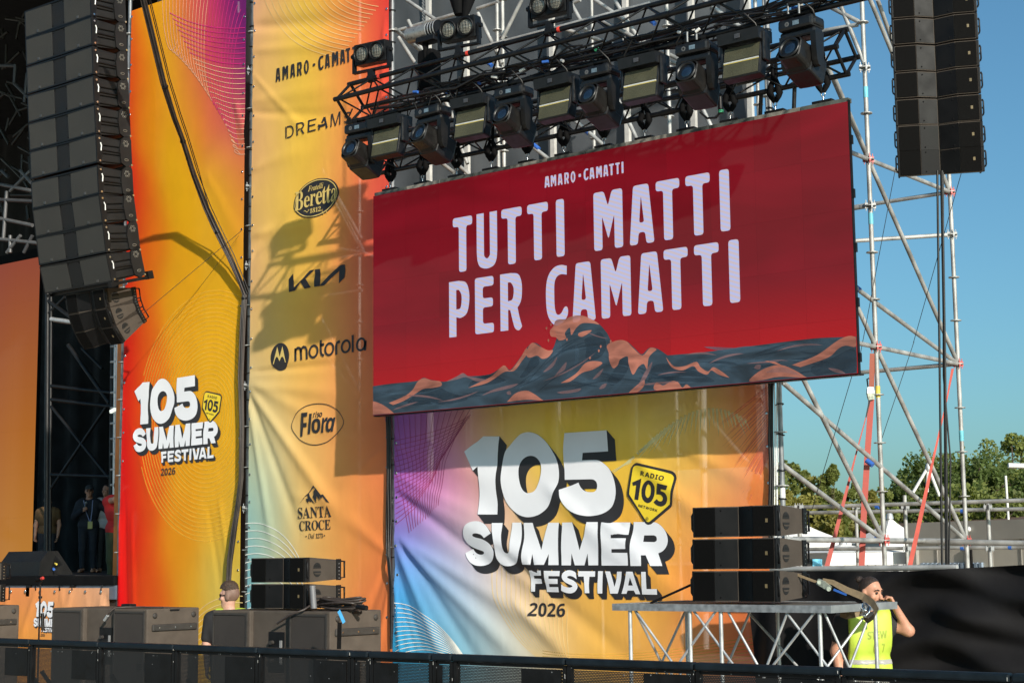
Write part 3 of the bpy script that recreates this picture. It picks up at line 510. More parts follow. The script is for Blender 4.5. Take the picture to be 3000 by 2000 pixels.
# ------------------------------------------------------------------ banners
Y0 = 13.6
CM = clothmat('printed_banner_mesh', .12)
def eyelets(par, x, z0, z1, sheet, dz=.3):
    z = z0
    while z < z1:
        shared('eyelet', EYELET, (x, float(sheet.y(np.array([x]), np.array([z]), 1)[0]), z), par); z += dz*random.uniform(.85, 1.15)
ZT = 9.3
# --- sunset banner beside the stage
w1 = ridges([(352, 1500, 352, 1900, .04, .035), (366, 1450, 372, 1900, .03, -.025), (385, 1500, 395, 1900, .04, .02), (640, 1450, 690, 1800, .05, .02), (610, 1480, 650, 1750, .05, -.015),
             (690, 300, 725, 420, .08, .03), (520, 560, 720, 470, .2, .012), (380, 1230, 450, 1500, .05, .01), (600, 500, 715, 730, .1, .012)], Y0)
s1 = Sheet(Y0, w1); L1, R1 = P(376, 485, Y=Y0).x, P(716, 500, Y=Y0).x
L1b = P(344, 1775, Y=Y0).x
ban1 = thing('stage_banner', 'tall red to orange banner with festival logo beside the stage opening', 'banner', ((L1+R1)/2, Y0, .3))
C1 = [(345,0,238,70,30),(345,300,232,20,25),(345,600,226,10,25),(345,1000,226,8,22),(345,1400,226,6,24),(345,1800,228,8,24),(395,200,238,80,25),(390,650,232,30,25),(385,1050,230,30,25),(380,1500,232,30,25),(440,0,244,167,20),(440,300,242,152,22),(440,700,240,126,22),(440,1050,240,111,25),(440,1400,236,90,25),(440,1750,236,80,25),(500,150,243,177,22),(520,500,244,180,20),(520,900,243,172,28),(540,1300,242,167,30),(520,1600,240,152,30),(560,1800,232,172,50),(540,60,236,111,60),(590,60,215,60,95),(640,120,190,30,115),(690,60,105,25,110),(715,150,95,30,115),(715,250,150,35,120),(690,330,220,70,110),(650,300,238,111,80),(715,420,238,111,80),(600,220,238,111,70),(560,300,240,152,40),(640,600,244,180,40),(690,520,243,167,50),(640,1000,243,180,35),(690,1200,242,182,40),(640,1450,240,174,40),(690,1600,232,192,70),(640,1760,226,192,90),(690,1850,215,195,110),(480,1850,234,111,30)]
edL = lambda z: L1b+(L1-L1b)*min(1, max(0, (z-.9)/6.0))
cloth(s1, edL, lambda z: R1, .25, ZT, .03, C1, CM, 'cloth', ban1, 34, 110, .95)
PALE = mat('pale_print', (.85, .45, .28), .5); PINK = mat('magenta_print', (.75, .02, .22), .5)
LYEL = mat('light_yellow_print', (.95, .55, .05), .5, trans=.6); LWH = mat('soft_white_print', (.78, .78, .72), .5); LYW = mat('soft_yellow_print', (.8, .58, .25), .5); LMAG = mat('dark_magenta_print', (.32, .03, .12), .5)
LORG = mat('orange_print', (.8, .2, .1), .5, trans=.45); LGRN = mat('pale_green_print', (.75, .74, .4), .5, trans=.5)
nets = []
for i in range(26):                                           # lines that sweep in from the right edge and fold along the slanting envelope
    y = 82+14.8*i; t = i/25; ex, ey = 502+208*t, 78+375*t
    nets.append(bez([(719, y), (640+40*t, y+8), (560+120*t, y-8-25*t), (ex-4, ey-40*(1-t))]))
strips(s1, onsheet(s1, nets[:8]), .008, 1, PINK, 'printed_lines', ban1); strips(s1, onsheet(s1, nets[8:]), .008, 1, PALE, 'printed_lines', ban1)
n2 = []
for i in range(24):
    t = i/23; n2.append(bez([(477+240*t, -20 if i < 18 else -20+12*(i-18)), (477+200*t, 120), (500+170*t, 190+120*t), (520+180*t, 120+310*t)]))
strips(s1, onsheet(s1, n2[:14]), .007, 1, PALE, 'printed_lines', ban1); strips(s1, onsheet(s1, n2[14:]), .007, 1, PINK, 'printed_lines', ban1)
c0 = np.array(s1.at(610, 1215)); rings = []
for k in range(24):
    r = .28+.052*k; a0, a1 = 0, 2*math.pi
    pts = [(c0[0]+r*.93*math.cos(t), c0[1]+r*1.06*math.sin(t)) for t in np.linspace(a0, a1, 90)]
    seg = []
    for p in pts:
        if edL(p[1])+.28+.006*k < p[0] < R1-.02: seg.append(p)
        else:
            if len(seg) > 3: rings.append(seg)
            seg = []
    if len(seg) > 3: rings.append(seg)
strips(s1, rings, .017, .5, LYEL, 'printed_rings', ban1)
strips(s1, onsheet(s1, family([(575, 1800), (620, 1740), (712, 1745)], [(575, 1930), (620, 1890), (712, 1900)], 9)), .008, 1, LYW, 'printed_lines', ban1)
for x, z0 in ((R1-.03, .5), (L1+.02, 3.2)): eyelets(ban1, x, z0, ZT, s1, .34)
# --- sponsor banner
w2 = ridges([(735, 80, 1060, 60, .12, -.05), (735, 150, 1080, 120, .1, .03), (735, 300, 1000, 250, .12, .03), (735, 330, 1010, 340, .07, -.03), (740, 215, 900, 395, .05, .02), (735, 690, 940, 640, .1, .04), (735, 760, 830, 640, .09, -.03),
             (735, 1090, 1000, 1065, .05, -.045), (730, 1130, 1010, 1150, .09, .035), (735, 1140, 1000, 1520, .09, .05), (733, 1160, 880, 1560, .07, -.04), (730, 1170, 800, 1600, .06, .035), (735, 1120, 1110, 1330, .12, .03),
             (1140, 1620, 1000, 1500, .1, .03), (1140, 1640, 1060, 1850, .07, -.03), (1146, 1700, 1110, 1900, .04, .03), (1128, 60, 1120, 500, .07, .03), (735, 500, 900, 430, .1, .03), (850, 1450, 1050, 1480, .12, .02), (1143, 1300, 1000, 1420, .06, .02), (760, 900, 1000, 860, .15, .02)], Y0)
s2 = Sheet(Y0-.01, w2); L2, R2 = P(741, 323, Y=Y0).x, P(1141, 200, Y=Y0).x
ban2 = thing('sponsor_banner', 'tall yellow banner printed with black sponsor names beside the red screen', 'banner', ((L2+R2)/2, Y0, .3))
C2 = [(738,0,236,165,140),(738,400,232,165,130),(738,800,228,170,130),(738,1080,225,190,130),(735,1250,205,205,150),(732,1400,150,200,175),(730,1600,110,190,195),(728,1800,85,175,195),(790,60,243,190,90),(780,300,246,198,85),(780,600,246,200,80),(780,900,240,198,85),(790,1150,248,195,95),
      (790,1350,235,205,130),(770,1500,170,205,175),(790,1650,180,200,150),(850,1500,238,205,115),(830,1750,225,195,120),(900,100,246,198,70),(900,400,250,200,70),(900,700,250,195,75),(900,1000,250,190,85),(900,1300,252,190,100),(920,1600,248,185,95),(920,1850,244,170,90),
      (1000,60,248,160,70),(1000,300,250,180,75),(1000,550,250,165,80),(1000,900,250,160,85),(1000,1250,252,170,90),(1010,1550,250,165,80),(1060,150,250,120,65),(1070,350,250,110,65),(1080,600,248,95,70),(1080,900,246,120,80),(1080,1250,248,140,80),(1090,1550,248,150,75),(1100,1850,240,135,70),
      (1130,0,245,55,55),(1130,200,246,65,55),(1130,450,246,80,65),(1130,800,240,90,75),(1130,1300,245,125,75),(1140,1700,238,120,65)]
cloth(s2, lambda z: L2, lambda z: R2+.02*max(0, 3-z), .25, ZT, .03, C2, CM, 'cloth', ban2, 50, 130)
strips(s2, onsheet(s2, family([(720, 1533), (790, 1520), (850, 1570), (880, 1640)], [(720, 1900), (790, 1860), (860, 1900), (960, 1990)], 17)), .009, 1, LWH, 'printed_lines', ban2)
strips(s2, onsheet(s2, family([(760, -60), (790, 80), (860, 150), (1000, 170)], [(1010, -60), (1000, -10), (1040, 10), (1110, 20)], 14)), .006, 1, LYW, 'printed_lines', ban2)
for x, z0 in ((L2+.03, .5), (R2-.03, .5)): eyelets(ban2, x, z0, ZT, s2, .34)
# --- sponsor lettering
cutr = lambda pts, r: fillet(pts, r)
def gothic(c, x0, x1, z0, z1, r=.016):
    """rounded condensed capitals"""
    w, h = x1-x0, z1-z0; q = lambda pts: [(x0+a*w, z0+b*h) for a, b in pts]; F_ = lambda pts: fillet(q(pts), r)
    if c == 'T': return [F_([(0, 1), (1, 1), (1, .835), (.69, .835), (.69, 0), (.31, 0), (.31, .835), (0, .835)])]
    if c == 'I': return [F_([(0, 0), (1, 0), (1, 1), (0, 1)])]
    if c == '-': return [F_([(0, 0), (1, 0), (1, 1), (0, 1)])]
    if c == 'U': return [smooth([tuple(p)+((1,) if i in (2, 3, 4, 5, 6, 10, 11, 12, 13, 14) else ()) for i, p in enumerate(q([(0, 1), (.355, 1), (.355, .3), (.37, .22), (.5, .17), (.63, .22), (.645, .3), (.645, 1), (1, 1), (1, .3), (.96, .14), (.82, .03), (.5, -.01), (.18, .03), (.04, .14), (0, .3)]))])]
    if c == 'M': return [F_([(0, 0), (0, 1), (.36, 1), (.5, .74), (.64, 1), (1, 1), (1, 0), (.71, 0), (.71, .58), (.5, .17), (.29, .58), (.29, 0)])]
    if c == 'A': return [F_([(0, 0), (.18, 1), (.8, 1), (1, 0), (.68, 0), (.63, .2), (.37, .2), (.33, 0)]), F_([(.4, .36), (.6, .36), (.49, .82)])]
    if c == 'E': return [F_([(0, 0), (0, 1), (1, 1), (1, .83), (.42, .83), (.42, .62), (.96, .62), (.96, .46), (.42, .46), (.42, .17), (1, .17), (1, 0)])]
    if c == 'O': return [oval(x0+w/2, z0+h/2, w/2, h/2*1.01, n=28), oval(x0+w/2, z0+h/2, w*.18, h*.33, n=24)]
    sm = lambda pts, s: smooth([tuple(p)+((1,) if i in s else ()) for i, p in enumerate(q(pts))])
    if c == 'P': return [sm([(0, 0), (0, 1), (.5, 1), (.85, .95), (1, .78), (1, .58), (.88, .4), (.6, .33), (.36, .35), (.36, 0)], (3, 4, 5, 6, 7)), sm([(.36, .84), (.5, .83), (.62, .74), (.62, .6), (.55, .5), (.36, .49)], (1, 2, 3, 4))]
    if c == 'R': return [sm([(0, 0), (0, 1), (.5, 1), (.85, .96), (1, .8), (1, .58), (.93, .46), (.8, .38), (.88, .22), (1, .04), (.85, -.02), (.68, .02), (.58, .14), (.46, .35), (.36, .36), (.36, 0)], (3, 4, 5, 6, 8, 10, 11, 12)), sm([(.36, .84), (.5, .83), (.62, .74), (.62, .62), (.55, .53), (.36, .51)], (1, 2, 3, 4))]
    if c == 'C': return [sm([(.98, .98), (.7, 1.01), (.38, .98), (.12, .86), (.0, .66), (.0, .34), (.1, .14), (.35, .0), (.6, -.01), (.85, .05), (1, .16), (.98, .27), (.85, .28), (.68, .18), (.5, .17), (.4, .28), (.38, .5), (.4, .72), (.52, .82), (.72, .85), (.97, .83)], tuple(range(1, 20)))]
def row(sheet, s, spans, ox, oy, sc, base, top, r=.016):
    """capitals set between measured edges on one line; base and top: sheet heights as functions of x"""
    out = []
    for c, (a, b, y) in zip(s, spans):
        p = sheet.at(ox+a*sc, oy+y*sc); q = sheet.at(ox+b*sc, oy+y*sc); z0, z1 = base(p[0]), top(p[0])
        if c == '-': m_ = (z0+z1)/2; z0, z1 = m_-.014, m_+.018
        out.append(gothic(c, p[0], q[0], z0, z1, r))
    return out
# gothic row on the sponsor banner
hz = lambda ox, oy, sc, sheet, x, y: sheet.at(ox+x*sc, oy+y*sc)[1]
_b = (hz(780,120,.19767,s2,148,618)+hz(780,120,.19767,s2,1108,352))/2; _t = (hz(780,120,.19767,s2,205,405)+hz(780,120,.19767,s2,1155,130))/2
am = row(s2, 'AMARO-CAMATTI', [(148,218,510),(248,333,480),(365,437,450),(465,535,425),(567,640,390),(697,735,368),(780,857,330),(880,953,305),(985,1078,272),(1105,1180,238),(1190,1258,210),(1288,1360,180),(1390,1416,160)], 780, 120, .19767, lambda x: _b, lambda x: _t, .012)
put(s2, am, 1.5, INK, 'sponsor_lettering', ban2)
k = crop(780, 120, .19767, s2); dr = []
for c, (x0, x1, y0, y1) in zip('DREMS', [(292,417,1455,1275),(458,578,1408,1225),(622,742,1362,1180),(958,1105,1282,1085),(1160,1270,1240,1070)]):
    sl = -(x1-x0)*.268; dr.append(gbox('in', c, k([(x0, y0), (x1, y0+sl), (x0, y1)])))
for pts in ([(858, 1130), (905, 1296)], [(858, 1130), (832, 1215)], [(800, 1262), (785, 1320)]): dr.append(stroke(k(pts), .032))
dr.append(stroke(k([tuple(p) for p in bez([(775, 1255), (800, 1270), (850, 1262), (885, 1225)], 8)]), .03))
put(s2, dr, 1.5, INK, 'sponsor_lettering', ban2)
k = crop(790, 500, .24238, s2)
OV = [(295,430,1),(310,340,1),(360,250,1),(450,160,1),(560,105,1),(650,92,1),(740,105,1),(810,160,1),(842,240,1),(835,310,1),(790,400,1),(720,480,1),(630,540,1),(530,572,1),(430,570,1),(350,530,1),(305,480,1)]
ov = smooth(OV); put(s2, [[k(ov)]], 1.2, INK, 'sponsor_oval', ban2)
cen = np.mean(ov, 0); ring = [tuple(cen+(np.array(p)-cen)*.925) for p in ov]
bt = [stroke(k(ring), .012, True)]
for c, (x0, x1, yb0, yt0) in zip('Beretta', [(312,412,490,265),(420,490,455,318),(494,558,432,288),(563,640,420,262),(640,692,408,200),(690,745,398,178),(748,810,385,222)]):
    sl = -(x1-x0)*.2; bt.append(gbox('rb', c, k([(x0, yb0), (x1, yb0+sl), (x0+6, yt0)])))
bt += text('rbi', 'Fratelli', k([(472, 258)])[0], k([(652, 212)])[0], k([(478, 190)])[0], .0)
bt += text('rb', '1812', k([(497, 520)])[0], k([(628, 490)])[0], k([(499, 462)])[0], .03)
for sx, cx in ((1, 457), (-1, 670)):
    bt.append(stroke(k([(cx-32*sx, 505-sx*8), (cx-20*sx, 485), (cx, 500), (cx+8*sx, 520-sx*12), (cx+30*sx, 480), (cx+18*sx, 470)]), .008))
put(s2, bt, 2.2, INKG, 'sponsor_lettering', ban2)
kia = [["237,1310 290,1243 297,1330 302,1410 410,1300 490,1210s 548,1197 440,1305 508,1412 432,1427 378,1345 318,1450 242,1468"], ["552,1195 615,1187 622,1260s 618,1382 720,1270 790,1205 860,1145s 915,1135 922,1200s 912,1290 846,1363 845,1290s 848,1212 740,1310 670,1385s 620,1395 548,1405 545,1330s 555,1260s"]]
put(s2, [[k(smooth(_T(t))) for t in gq] for gq in kia], 1.5, INK, 'sponsor_lettering', ban2)
k = crop(780, 960, .22956, s2)
put(s2, [[k(oval(180, 370, 117, 178, .12))]], 1.2, INK, 'sponsor_disc', ban2)
put(s2, [[k(smooth(_T("92,468 105,462 125,395s 150,372s 178,428 205,372s 230,385s 250,445 258,440 216,235 180,372 150,242")))]], 2, INKG, 'sponsor_emblem', ban2)
mo = []
for pts in ([(380,262),(380,425)], [(380,330),(385,280),(410,257),(435,262),(448,295),(453,412)], [(450,320),(455,270),(480,245),(508,250),(522,285),(525,402)], [(703,158),(703,300),(712,340),(742,358)], [(690,224),(745,210)], [(900,343),(900,230),(910,190),(945,172)], [(1110,93),(1110,312)], [(1274,165),(1265,290)]):
    mo.append(stroke(k(pts), .034))
for cx, cy in ((610, 302), (812, 272), (1022, 237), (1215, 212)): mo.append([k(oval(cx, cy, 63, 90, .2)), k(oval(cx, cy, 38, 62, .2))])
put(s2, mo, 1.5, INK, 'sponsor_lettering', ban2)
fl = [stroke(k(smooth([p+(1,) for p in [(330,1270),(345,1190),(400,1095),(500,1010),(600,975),(700,968),(800,985),(900,1040),(960,1110),(995,1190),(985,1260),(930,1340),(850,1410),(760,1465),(640,1492),(540,1480),(440,1430),(370,1350)]])), .009, True)]
for c, (x0, x1, y0, y1) in zip('Flora', [(440,545,1390,1090),(535,600,1358,1100),(590,712,1350,1165),(710,800,1340,1150),(778,895,1335,1150)]): fl.append(gbox('sbi', c, k([(x0, y0), (x1, y0-(x1-x0)*.1), (x0, y1)])))
for c, (x0, x1, y0, y1) in zip('riso', [(616,642,1150,1085),(643,662,1145,1070),(663,692,1143,1085),(692,727,1140,1080)]): fl.append(gbox('sbi', c, k([(x0, y0), (x1, y0-3), (x0, y1)])))
put(s2, fl, 1.5, INK, 'sponsor_lettering', ban2)
k = crop(840, 1400, .12757, s2)
sc_ = [[k(smooth(_T("290,605 440,420 520,340 650,175s 668,175s 840,385 885,370 1035,570 985,545 975,555 880,420 850,475 800,400 820,520 730,410 705,570 665,490 635,440 632,410 655,380 655,290 700,265 690,235 660,215 540,345 560,420 680,600 585,520 575,555 545,515 515,555 530,600 480,530 470,470 515,465 500,395 440,430 430,455 350,540")))]]
sc_ += text('rb', 'SANTA', k([(262, 925)])[0], k([(1052, 885)])[0], k([(262, 675)])[0], .02)+text('rb', 'CROCE', k([(290, 1208)])[0], k([(1020, 1170)])[0], k([(290, 985)])[0], .02)
sc_ += text('ri', 'Dal', k([(495, 1388)])[0], k([(645, 1380)])[0], k([(497, 1268)])[0], .01)+text('rb', '1273', k([(678, 1378)])[0], k([(845, 1370)])[0], k([(678, 1268)])[0], .01)
sc_ += [[k(oval(457, 1335, 15, 17))], [k(oval(878, 1315, 15, 17))]]
put(s2, sc_, 1.5, INK, 'sponsor_lettering', ban2)
# --- big festival banner under the screen
w3_ = ridges([(1162, 1575, 1560, 1960, .1, .075), (1160, 1570, 1700, 1900, .11, .06), (1160, 1565, 1440, 2000, .08, -.05), (1160, 1590, 1330, 2000, .08, .06), (1158, 1420, 1700, 1720, .13, .06), (1158, 1440, 1620, 1800, .09, -.05), (1156, 1390, 1500, 1560, .1, .05),
             (1156, 1640, 1250, 1950, .07, -.04), (1600, 1420, 2000, 1800, .15, .05), (1750, 1500, 2150, 1900, .14, .045), (1450, 1600, 1900, 1980, .1, -.04), (1850, 1330, 2200, 1640, .12, .05), (1980, 1300, 2240, 1430, .1, .04), (1600, 1180, 1900, 1300, .2, .03), (1160, 1300, 1500, 1420, .14, .045), (1158, 1700, 1180, 1960, .035, .05), (1175, 1760, 1230, 1960, .04, -.03), (2250, 1700, 1950, 1820, .12, .03), (1500, 1750, 1700, 1960, .09, .035)], Y0)
w3 = lambda x, z: .8*w3_(x, z)
s3 = Sheet(Y0-.01, w3); L3, R3 = P(1157, 1240, Y=Y0).x, P(2256, 1200, Y=Y0).x
ban3 = thing('festival_banner', 'wide multicoloured banner with giant festival logo below the red screen', 'banner', ((L3+R3)/2, Y0, .2))
C3 = [(1160,1230,150,80,165),(1160,1400,150,75,175),(1160,1500,140,100,200),(1160,1600,100,135,215),(1165,1700,45,150,205),(1165,1820,35,155,200),(1165,1940,60,170,200),(1230,1250,170,90,160),(1240,1380,190,95,175),(1250,1480,215,125,185),(1240,1560,150,150,205),(1240,1660,110,180,215),(1260,1760,60,165,200),(1270,1880,55,165,190),
      (1320,1260,215,140,150),(1330,1380,235,140,165),(1330,1480,238,165,170),(1330,1560,215,190,195),(1330,1680,200,200,208),(1350,1800,170,205,210),(1380,1900,120,190,195),(1420,1300,240,190,110),(1420,1420,240,180,150),(1420,1560,238,205,180),(1430,1720,225,210,195),(1470,1850,215,220,205),(1500,1940,190,210,195),
      (1520,1220,246,210,85),(1540,1350,250,205,80),(1520,1560,246,200,120),(1540,1750,246,200,130),(1580,1880,244,205,130),(1640,1200,248,212,80),(1700,1350,252,205,70),(1680,1560,252,195,70),(1680,1750,250,185,75),(1720,1900,250,190,80),(1820,1200,245,210,90),(1860,1380,252,200,65),(1900,1560,250,180,65),(1880,1750,250,180,70),(1900,1900,248,180,80),
      (2000,1180,235,205,105),(2020,1330,248,195,80),(2050,1500,250,165,65),(2050,1700,246,150,70),(2050,1900,242,150,80),(2130,1200,232,175,95),(2150,1350,248,165,80),(2180,1550,245,140,65),(2150,1800,235,125,65),(2230,1150,215,95,60),(2240,1300,235,110,70),(2240,1500,240,120,65),(2240,1900,215,95,55)]
cloth(s3, lambda z: L3-.03*math.exp(-((z-.9)/.3)**2), lambda z: R3, .2, 4.0, .024, C3, CM, 'cloth', ban3)
logo(s3, s3, lambda p: p, ban3)
strips(s3, onsheet(s3, family([(1390, 1180), (1340, 1260), (1300, 1330), (1290, 1480)], [(1120, 1180), (1150, 1330), (1180, 1450), (1200, 1560)], 15)), .006, 1, LMAG, 'printed_lines', ban3)
strips(s3, onsheet(s3, family([(1160, 1290), (1260, 1270), (1330, 1250), (1380, 1215)], [(1160, 1535), (1210, 1500), (1260, 1440), (1300, 1330)], 17)), .006, 1, LMAG, 'printed_lines', ban3)
strips(s3, onsheet(s3, family([(1160, 1765), (1230, 1770), (1310, 1840), (1365, 1930)], [(1160, 1935), (1240, 1890), (1320, 1920), (1380, 1945)], 13)), .007, 1, LWH, 'printed_lines', ban3)
strips(s3, onsheet(s3, family([(1440, 1640), (1430, 1760), (1500, 1880), (1600, 1940)], [(1660, 1780), (1660, 1840), (1668, 1890), (1672, 1945)], 17)), .0075, .5, LYW, 'printed_lines', ban3)
strips(s3, onsheet(s3, family([(1590, 1905), (1800, 1935), (2000, 1900), (2230, 1860)], [(1590, 1960), (1800, 1975), (2000, 1955), (2230, 1940)], 8)), .006, .5, LYEL, 'printed_lines', ban3)
pal = []; pal2 = []
for i in range(30):                                           # palm leaves
    t = i/29; a = (1850+330*t, 1350-215*math.sin(t*2.2)*.72); ang = 2.6-1.5*t+random.uniform(-.05, .05); L_ = 95-40*t+random.uniform(-10, 20)
    b = (a[0]+L_*math.cos(ang), a[1]+L_*math.sin(ang)); n = (-math.sin(ang)*4.2, math.cos(ang)*4.2); pal.append([[s3.at(a[0]-n[0], a[1]-n[1]), s3.at(*b), s3.at(a[0]+n[0], a[1]+n[1])]])
for i in range(26):
    t = i/25; a = (2268-20*t, 1130+380*t*.55); ang = 2.55+.35*t-t*.9+random.uniform(-.06, .06); L_ = 190-60*t+random.uniform(-25, 20)
    b = (a[0]+L_*math.cos(ang), a[1]+L_*abs(math.sin(ang))+8); n = (-math.sin(ang)*4.5, math.cos(ang)*4.5); pal2.append([[s3.at(a[0]-n[0], a[1]-n[1]), s3.at(*b), s3.at(a[0]+n[0], a[1]+n[1])]])
pal = [q for q in pal if all(L3 < p[0] < R3-.01 for p in q[0])]; pal2 = [[[(min(p[0], R3-.01), p[1]) for p in q[0]]] for q in pal2]
put(s3, pal, .5, LGRN, 'printed_palm_leaf', ban3, .2); put(s3, pal2, .7, LORG, 'printed_palm_leaf', ban3, .2)
for x, z0 in ((L3+.035, .45), (R3-.03, .45)): eyelets(ban3, x, z0, 3.6, s3, .3)
# logo on the stage banner: same artwork, scaled
def affine(src, dst, sheet):
    a = np.array([list(s3.at(*p))+[1] for p in src]); b = np.array([sheet.at(*p) for p in dst]); M_ = np.linalg.lstsq(a, b, rcond=None)[0]
    return lambda p: tuple(np.array([p[0], p[1], 1]) @ M_)
SRC = [(1362, 1322), (1781, 1260), (1944, 1656.5), (1360, 1564), (1930.5, 1740.7)]
logo(s1, s3, affine(SRC, [(397.4, 1147), (571, 1098), (635, 1297), (391, 1275), (627, 1341)], s1), ban1)
TIE = mm(MB().path([(.036*math.cos(t), .036*math.sin(t), 0) for t in np.linspace(0, 2*math.pi, 13)[:-1]], .006, 5, True).mesh('cable_tie'), BLK)
for x, y in ((XC2, YF), (XB2, YF), (XA, Ak)):
    z = .6
    while z < 9: shared('cable_tie', TIE, (x, y, z), tower, rot=(random.uniform(-.2, .2), random.uniform(-.2, .2), 0)); z += random.uniform(.22, .42)
# ------------------------------------------------------------------ LED screen
YS = 12.9
SX0, SX1, SZ0, SZ1 = P(1093.5, 1216.5, Y=YS).x, P(2483, 294, Y=YS).x, 3.426, 5.845
screen = thing('led_screen', 'red LED screen hanging under the truss, showing white lettering above dark waves', 'screen', ((SX0+SX1)/2, YS, SZ0))
def emit(name, col, base=(.011, .011, .012), stripes=0, gain=.78, var=0, trans=0):
    m = bpy.data.materials.new(name); m.use_nodes = True; nt = m.node_tree; N = nt.nodes; L = nt.links; b = N['Principled BSDF']
    b.inputs['Base Color'].default_value = base+(1,); b.inputs['Roughness'].default_value = .65; b.inputs['Specular IOR Level'].default_value = .12
    b.inputs['Emission Color'].default_value = tuple(col)+(1,); b.inputs['Emission Strength'].default_value = gain
    ge = N.new('ShaderNodeNewGeometry')
    if stripes:
        mp = N.new('ShaderNodeMapping'); mp.inputs['Rotation'].default_value = (0, R(68), 0); L.new(ge.outputs['Position'], mp.inputs['Vector'])
        wv = N.new('ShaderNodeTexWave'); wv.inputs['Scale'].default_value = 7.5; wv.inputs['Distortion'].default_value = .6; wv.inputs['Detail'].default_value = 0; wv.inputs['Detail Scale'].default_value = .4; L.new(mp.outputs[0], wv.inputs['Vector'])
        mx = N.new('ShaderNodeMix'); mx.data_type = 'RGBA'; L.new(wv.outputs[1], mx.inputs[0]); mx.inputs[6].default_value = (col[0]*1.12, col[1]*.96, col[2]*.8, 1); mx.inputs[7].default_value = (col[0]*.86, col[1]*1.0, col[2]*1.28, 1); L.new(mx.outputs[2], b.inputs['Emission Color'])
    if var:
        nz = N.new('ShaderNodeTexNoise'); nz.inputs['Scale'].default_value = 2.4; nz.inputs['Detail'].default_value = 5; nz.inputs['Distortion'].default_value = 1.6
        mp = N.new('ShaderNodeMapping'); mp.inputs['Rotation'].default_value = (0, .35, 0); mp.inputs['Scale'].default_value = (.6, 1, 2.2); L.new(ge.outputs['Position'], mp.inputs['Vector']); L.new(mp.outputs[0], nz.inputs['Vector'])
        mr = N.new('ShaderNodeMapRange'); mr.inputs['From Min'].default_value = .3; mr.inputs['From Max'].default_value = .7; mr.inputs['To Min'].default_value = 1-var; mr.inputs['To Max'].default_value = 1+var; L.new(nz.outputs[0], mr.inputs['Value'])
        vs = N.new('ShaderNodeVectorMath'); vs.operation = 'SCALE'; vs.inputs[0].default_value = col; L.new(mr.outputs[0], vs.inputs['Scale']); L.new(vs.outputs[0], b.inputs['Emission Color'])
    if trans:
        t = N.new('ShaderNodeBsdfTransparent'); ms = N.new('ShaderNodeMixShader'); ms.inputs[0].default_value = trans; L.new(b.outputs[0], ms.inputs[1]); L.new(t.outputs[0], ms.inputs[2]); L.new(ms.outputs[0], N['Material Output'].inputs[0])
    return m
def facelit(o, m_):
    o.data.materials.append(m_); o.data.polygons[2].material_index = 1; return o      # only the audience side glows
SRED = emit('screen_red', (.3, .001, .008))
nt = SRED.node_tree; N = nt.nodes; L = nt.links; b = N['Principled BSDF']; ge = N.new('ShaderNodeNewGeometry'); sx = N.new('ShaderNodeSeparateXYZ'); L.new(ge.outputs['Position'], sx.inputs[0])
# the picture's own drifting red folds: brighter towards the sea line, diagonal veils above
mp = N.new('ShaderNodeMapping'); mp.inputs['Rotation'].default_value = (0, R(38), 0); mp.inputs['Scale'].default_value = (.35, 1, 1.5); L.new(ge.outputs['Position'], mp.inputs['Vector'])
nz = N.new('ShaderNodeTexNoise'); nz.inputs['Scale'].default_value = 1.05; nz.inputs['Detail'].default_value = 3; nz.inputs['Distortion'].default_value = .5; L.new(mp.outputs[0], nz.inputs['Vector'])
cr = N.new('ShaderNodeValToRGB'); cr.color_ramp.elements[0].position = .38; cr.color_ramp.elements[0].color = (.15, .0005, .005, 1); cr.color_ramp.elements[1].position = .62; cr.color_ramp.elements[1].color = (.215, .0012, .009, 1); L.new(nz.outputs[0], cr.inputs[0])
hr = N.new('ShaderNodeMapRange'); hr.inputs['From Min'].default_value = 4.35; hr.inputs['From Max'].default_value = 3.75; hr.inputs['To Min'].default_value = 0; hr.inputs['To Max'].default_value = 1; L.new(sx.outputs['Z'], hr.inputs['Value'])
mx = N.new('ShaderNodeMix'); mx.data_type = 'RGBA'; mx.inputs[7].default_value = (.36, .0008, .004, 1); L.new(hr.outputs[0], mx.inputs[0]); L.new(cr.outputs[0], mx.inputs[6])
gv = N.new('ShaderNodeTexWave'); gv.bands_direction = 'Z'; gv.inputs['Scale'].default_value = 26; gv.inputs['Distortion'].default_value = .3; L.new(ge.outputs['Position'], gv.inputs['Vector'])
gm = N.new('ShaderNodeMapRange'); gm.inputs['To Min'].default_value = .88; gm.inputs['To Max'].default_value = 1.08; L.new(gv.outputs[1], gm.inputs['Value'])
vs = N.new('ShaderNodeVectorMath'); vs.operation = 'SCALE'; L.new(mx.outputs[2], vs.inputs[0]); L.new(gm.outputs[0], vs.inputs['Scale']); L.new(vs.outputs[0], b.inputs['Emission Color'])
oi = N.new('ShaderNodeObjectInfo'); om = N.new('ShaderNodeMapRange'); om.inputs['To Min'].default_value = .72; om.inputs['To Max'].default_value = .82; L.new(oi.outputs['Random'], om.inputs['Value']); L.new(om.outputs[0], b.inputs['Emission Strength'])
pw, ph = (SX1-SX0)/12, (SZ1-SZ0)/5
for j in range(5):
    for i in range(12):
        x, z = SX0+i*pw, SZ0+j*ph
        m_ = MB().box((x+.0003, YS, z+.0003), (x+pw-.0003, YS+.04, z+ph-.0003)); facelit(m_.build('panel', BLK, screen), SRED)
MB().box((SX0-.006, YS+.012, SZ0-.012), (SX1+.01, YS+.09, SZ0-.001)).build('bottom_frame', BLK, screen)
MB().box((SX1+.001, YS+.004, SZ0-.012), (SX1+.005, YS+.042, SZ1+.02)).build('side_frame', BLK, screen)
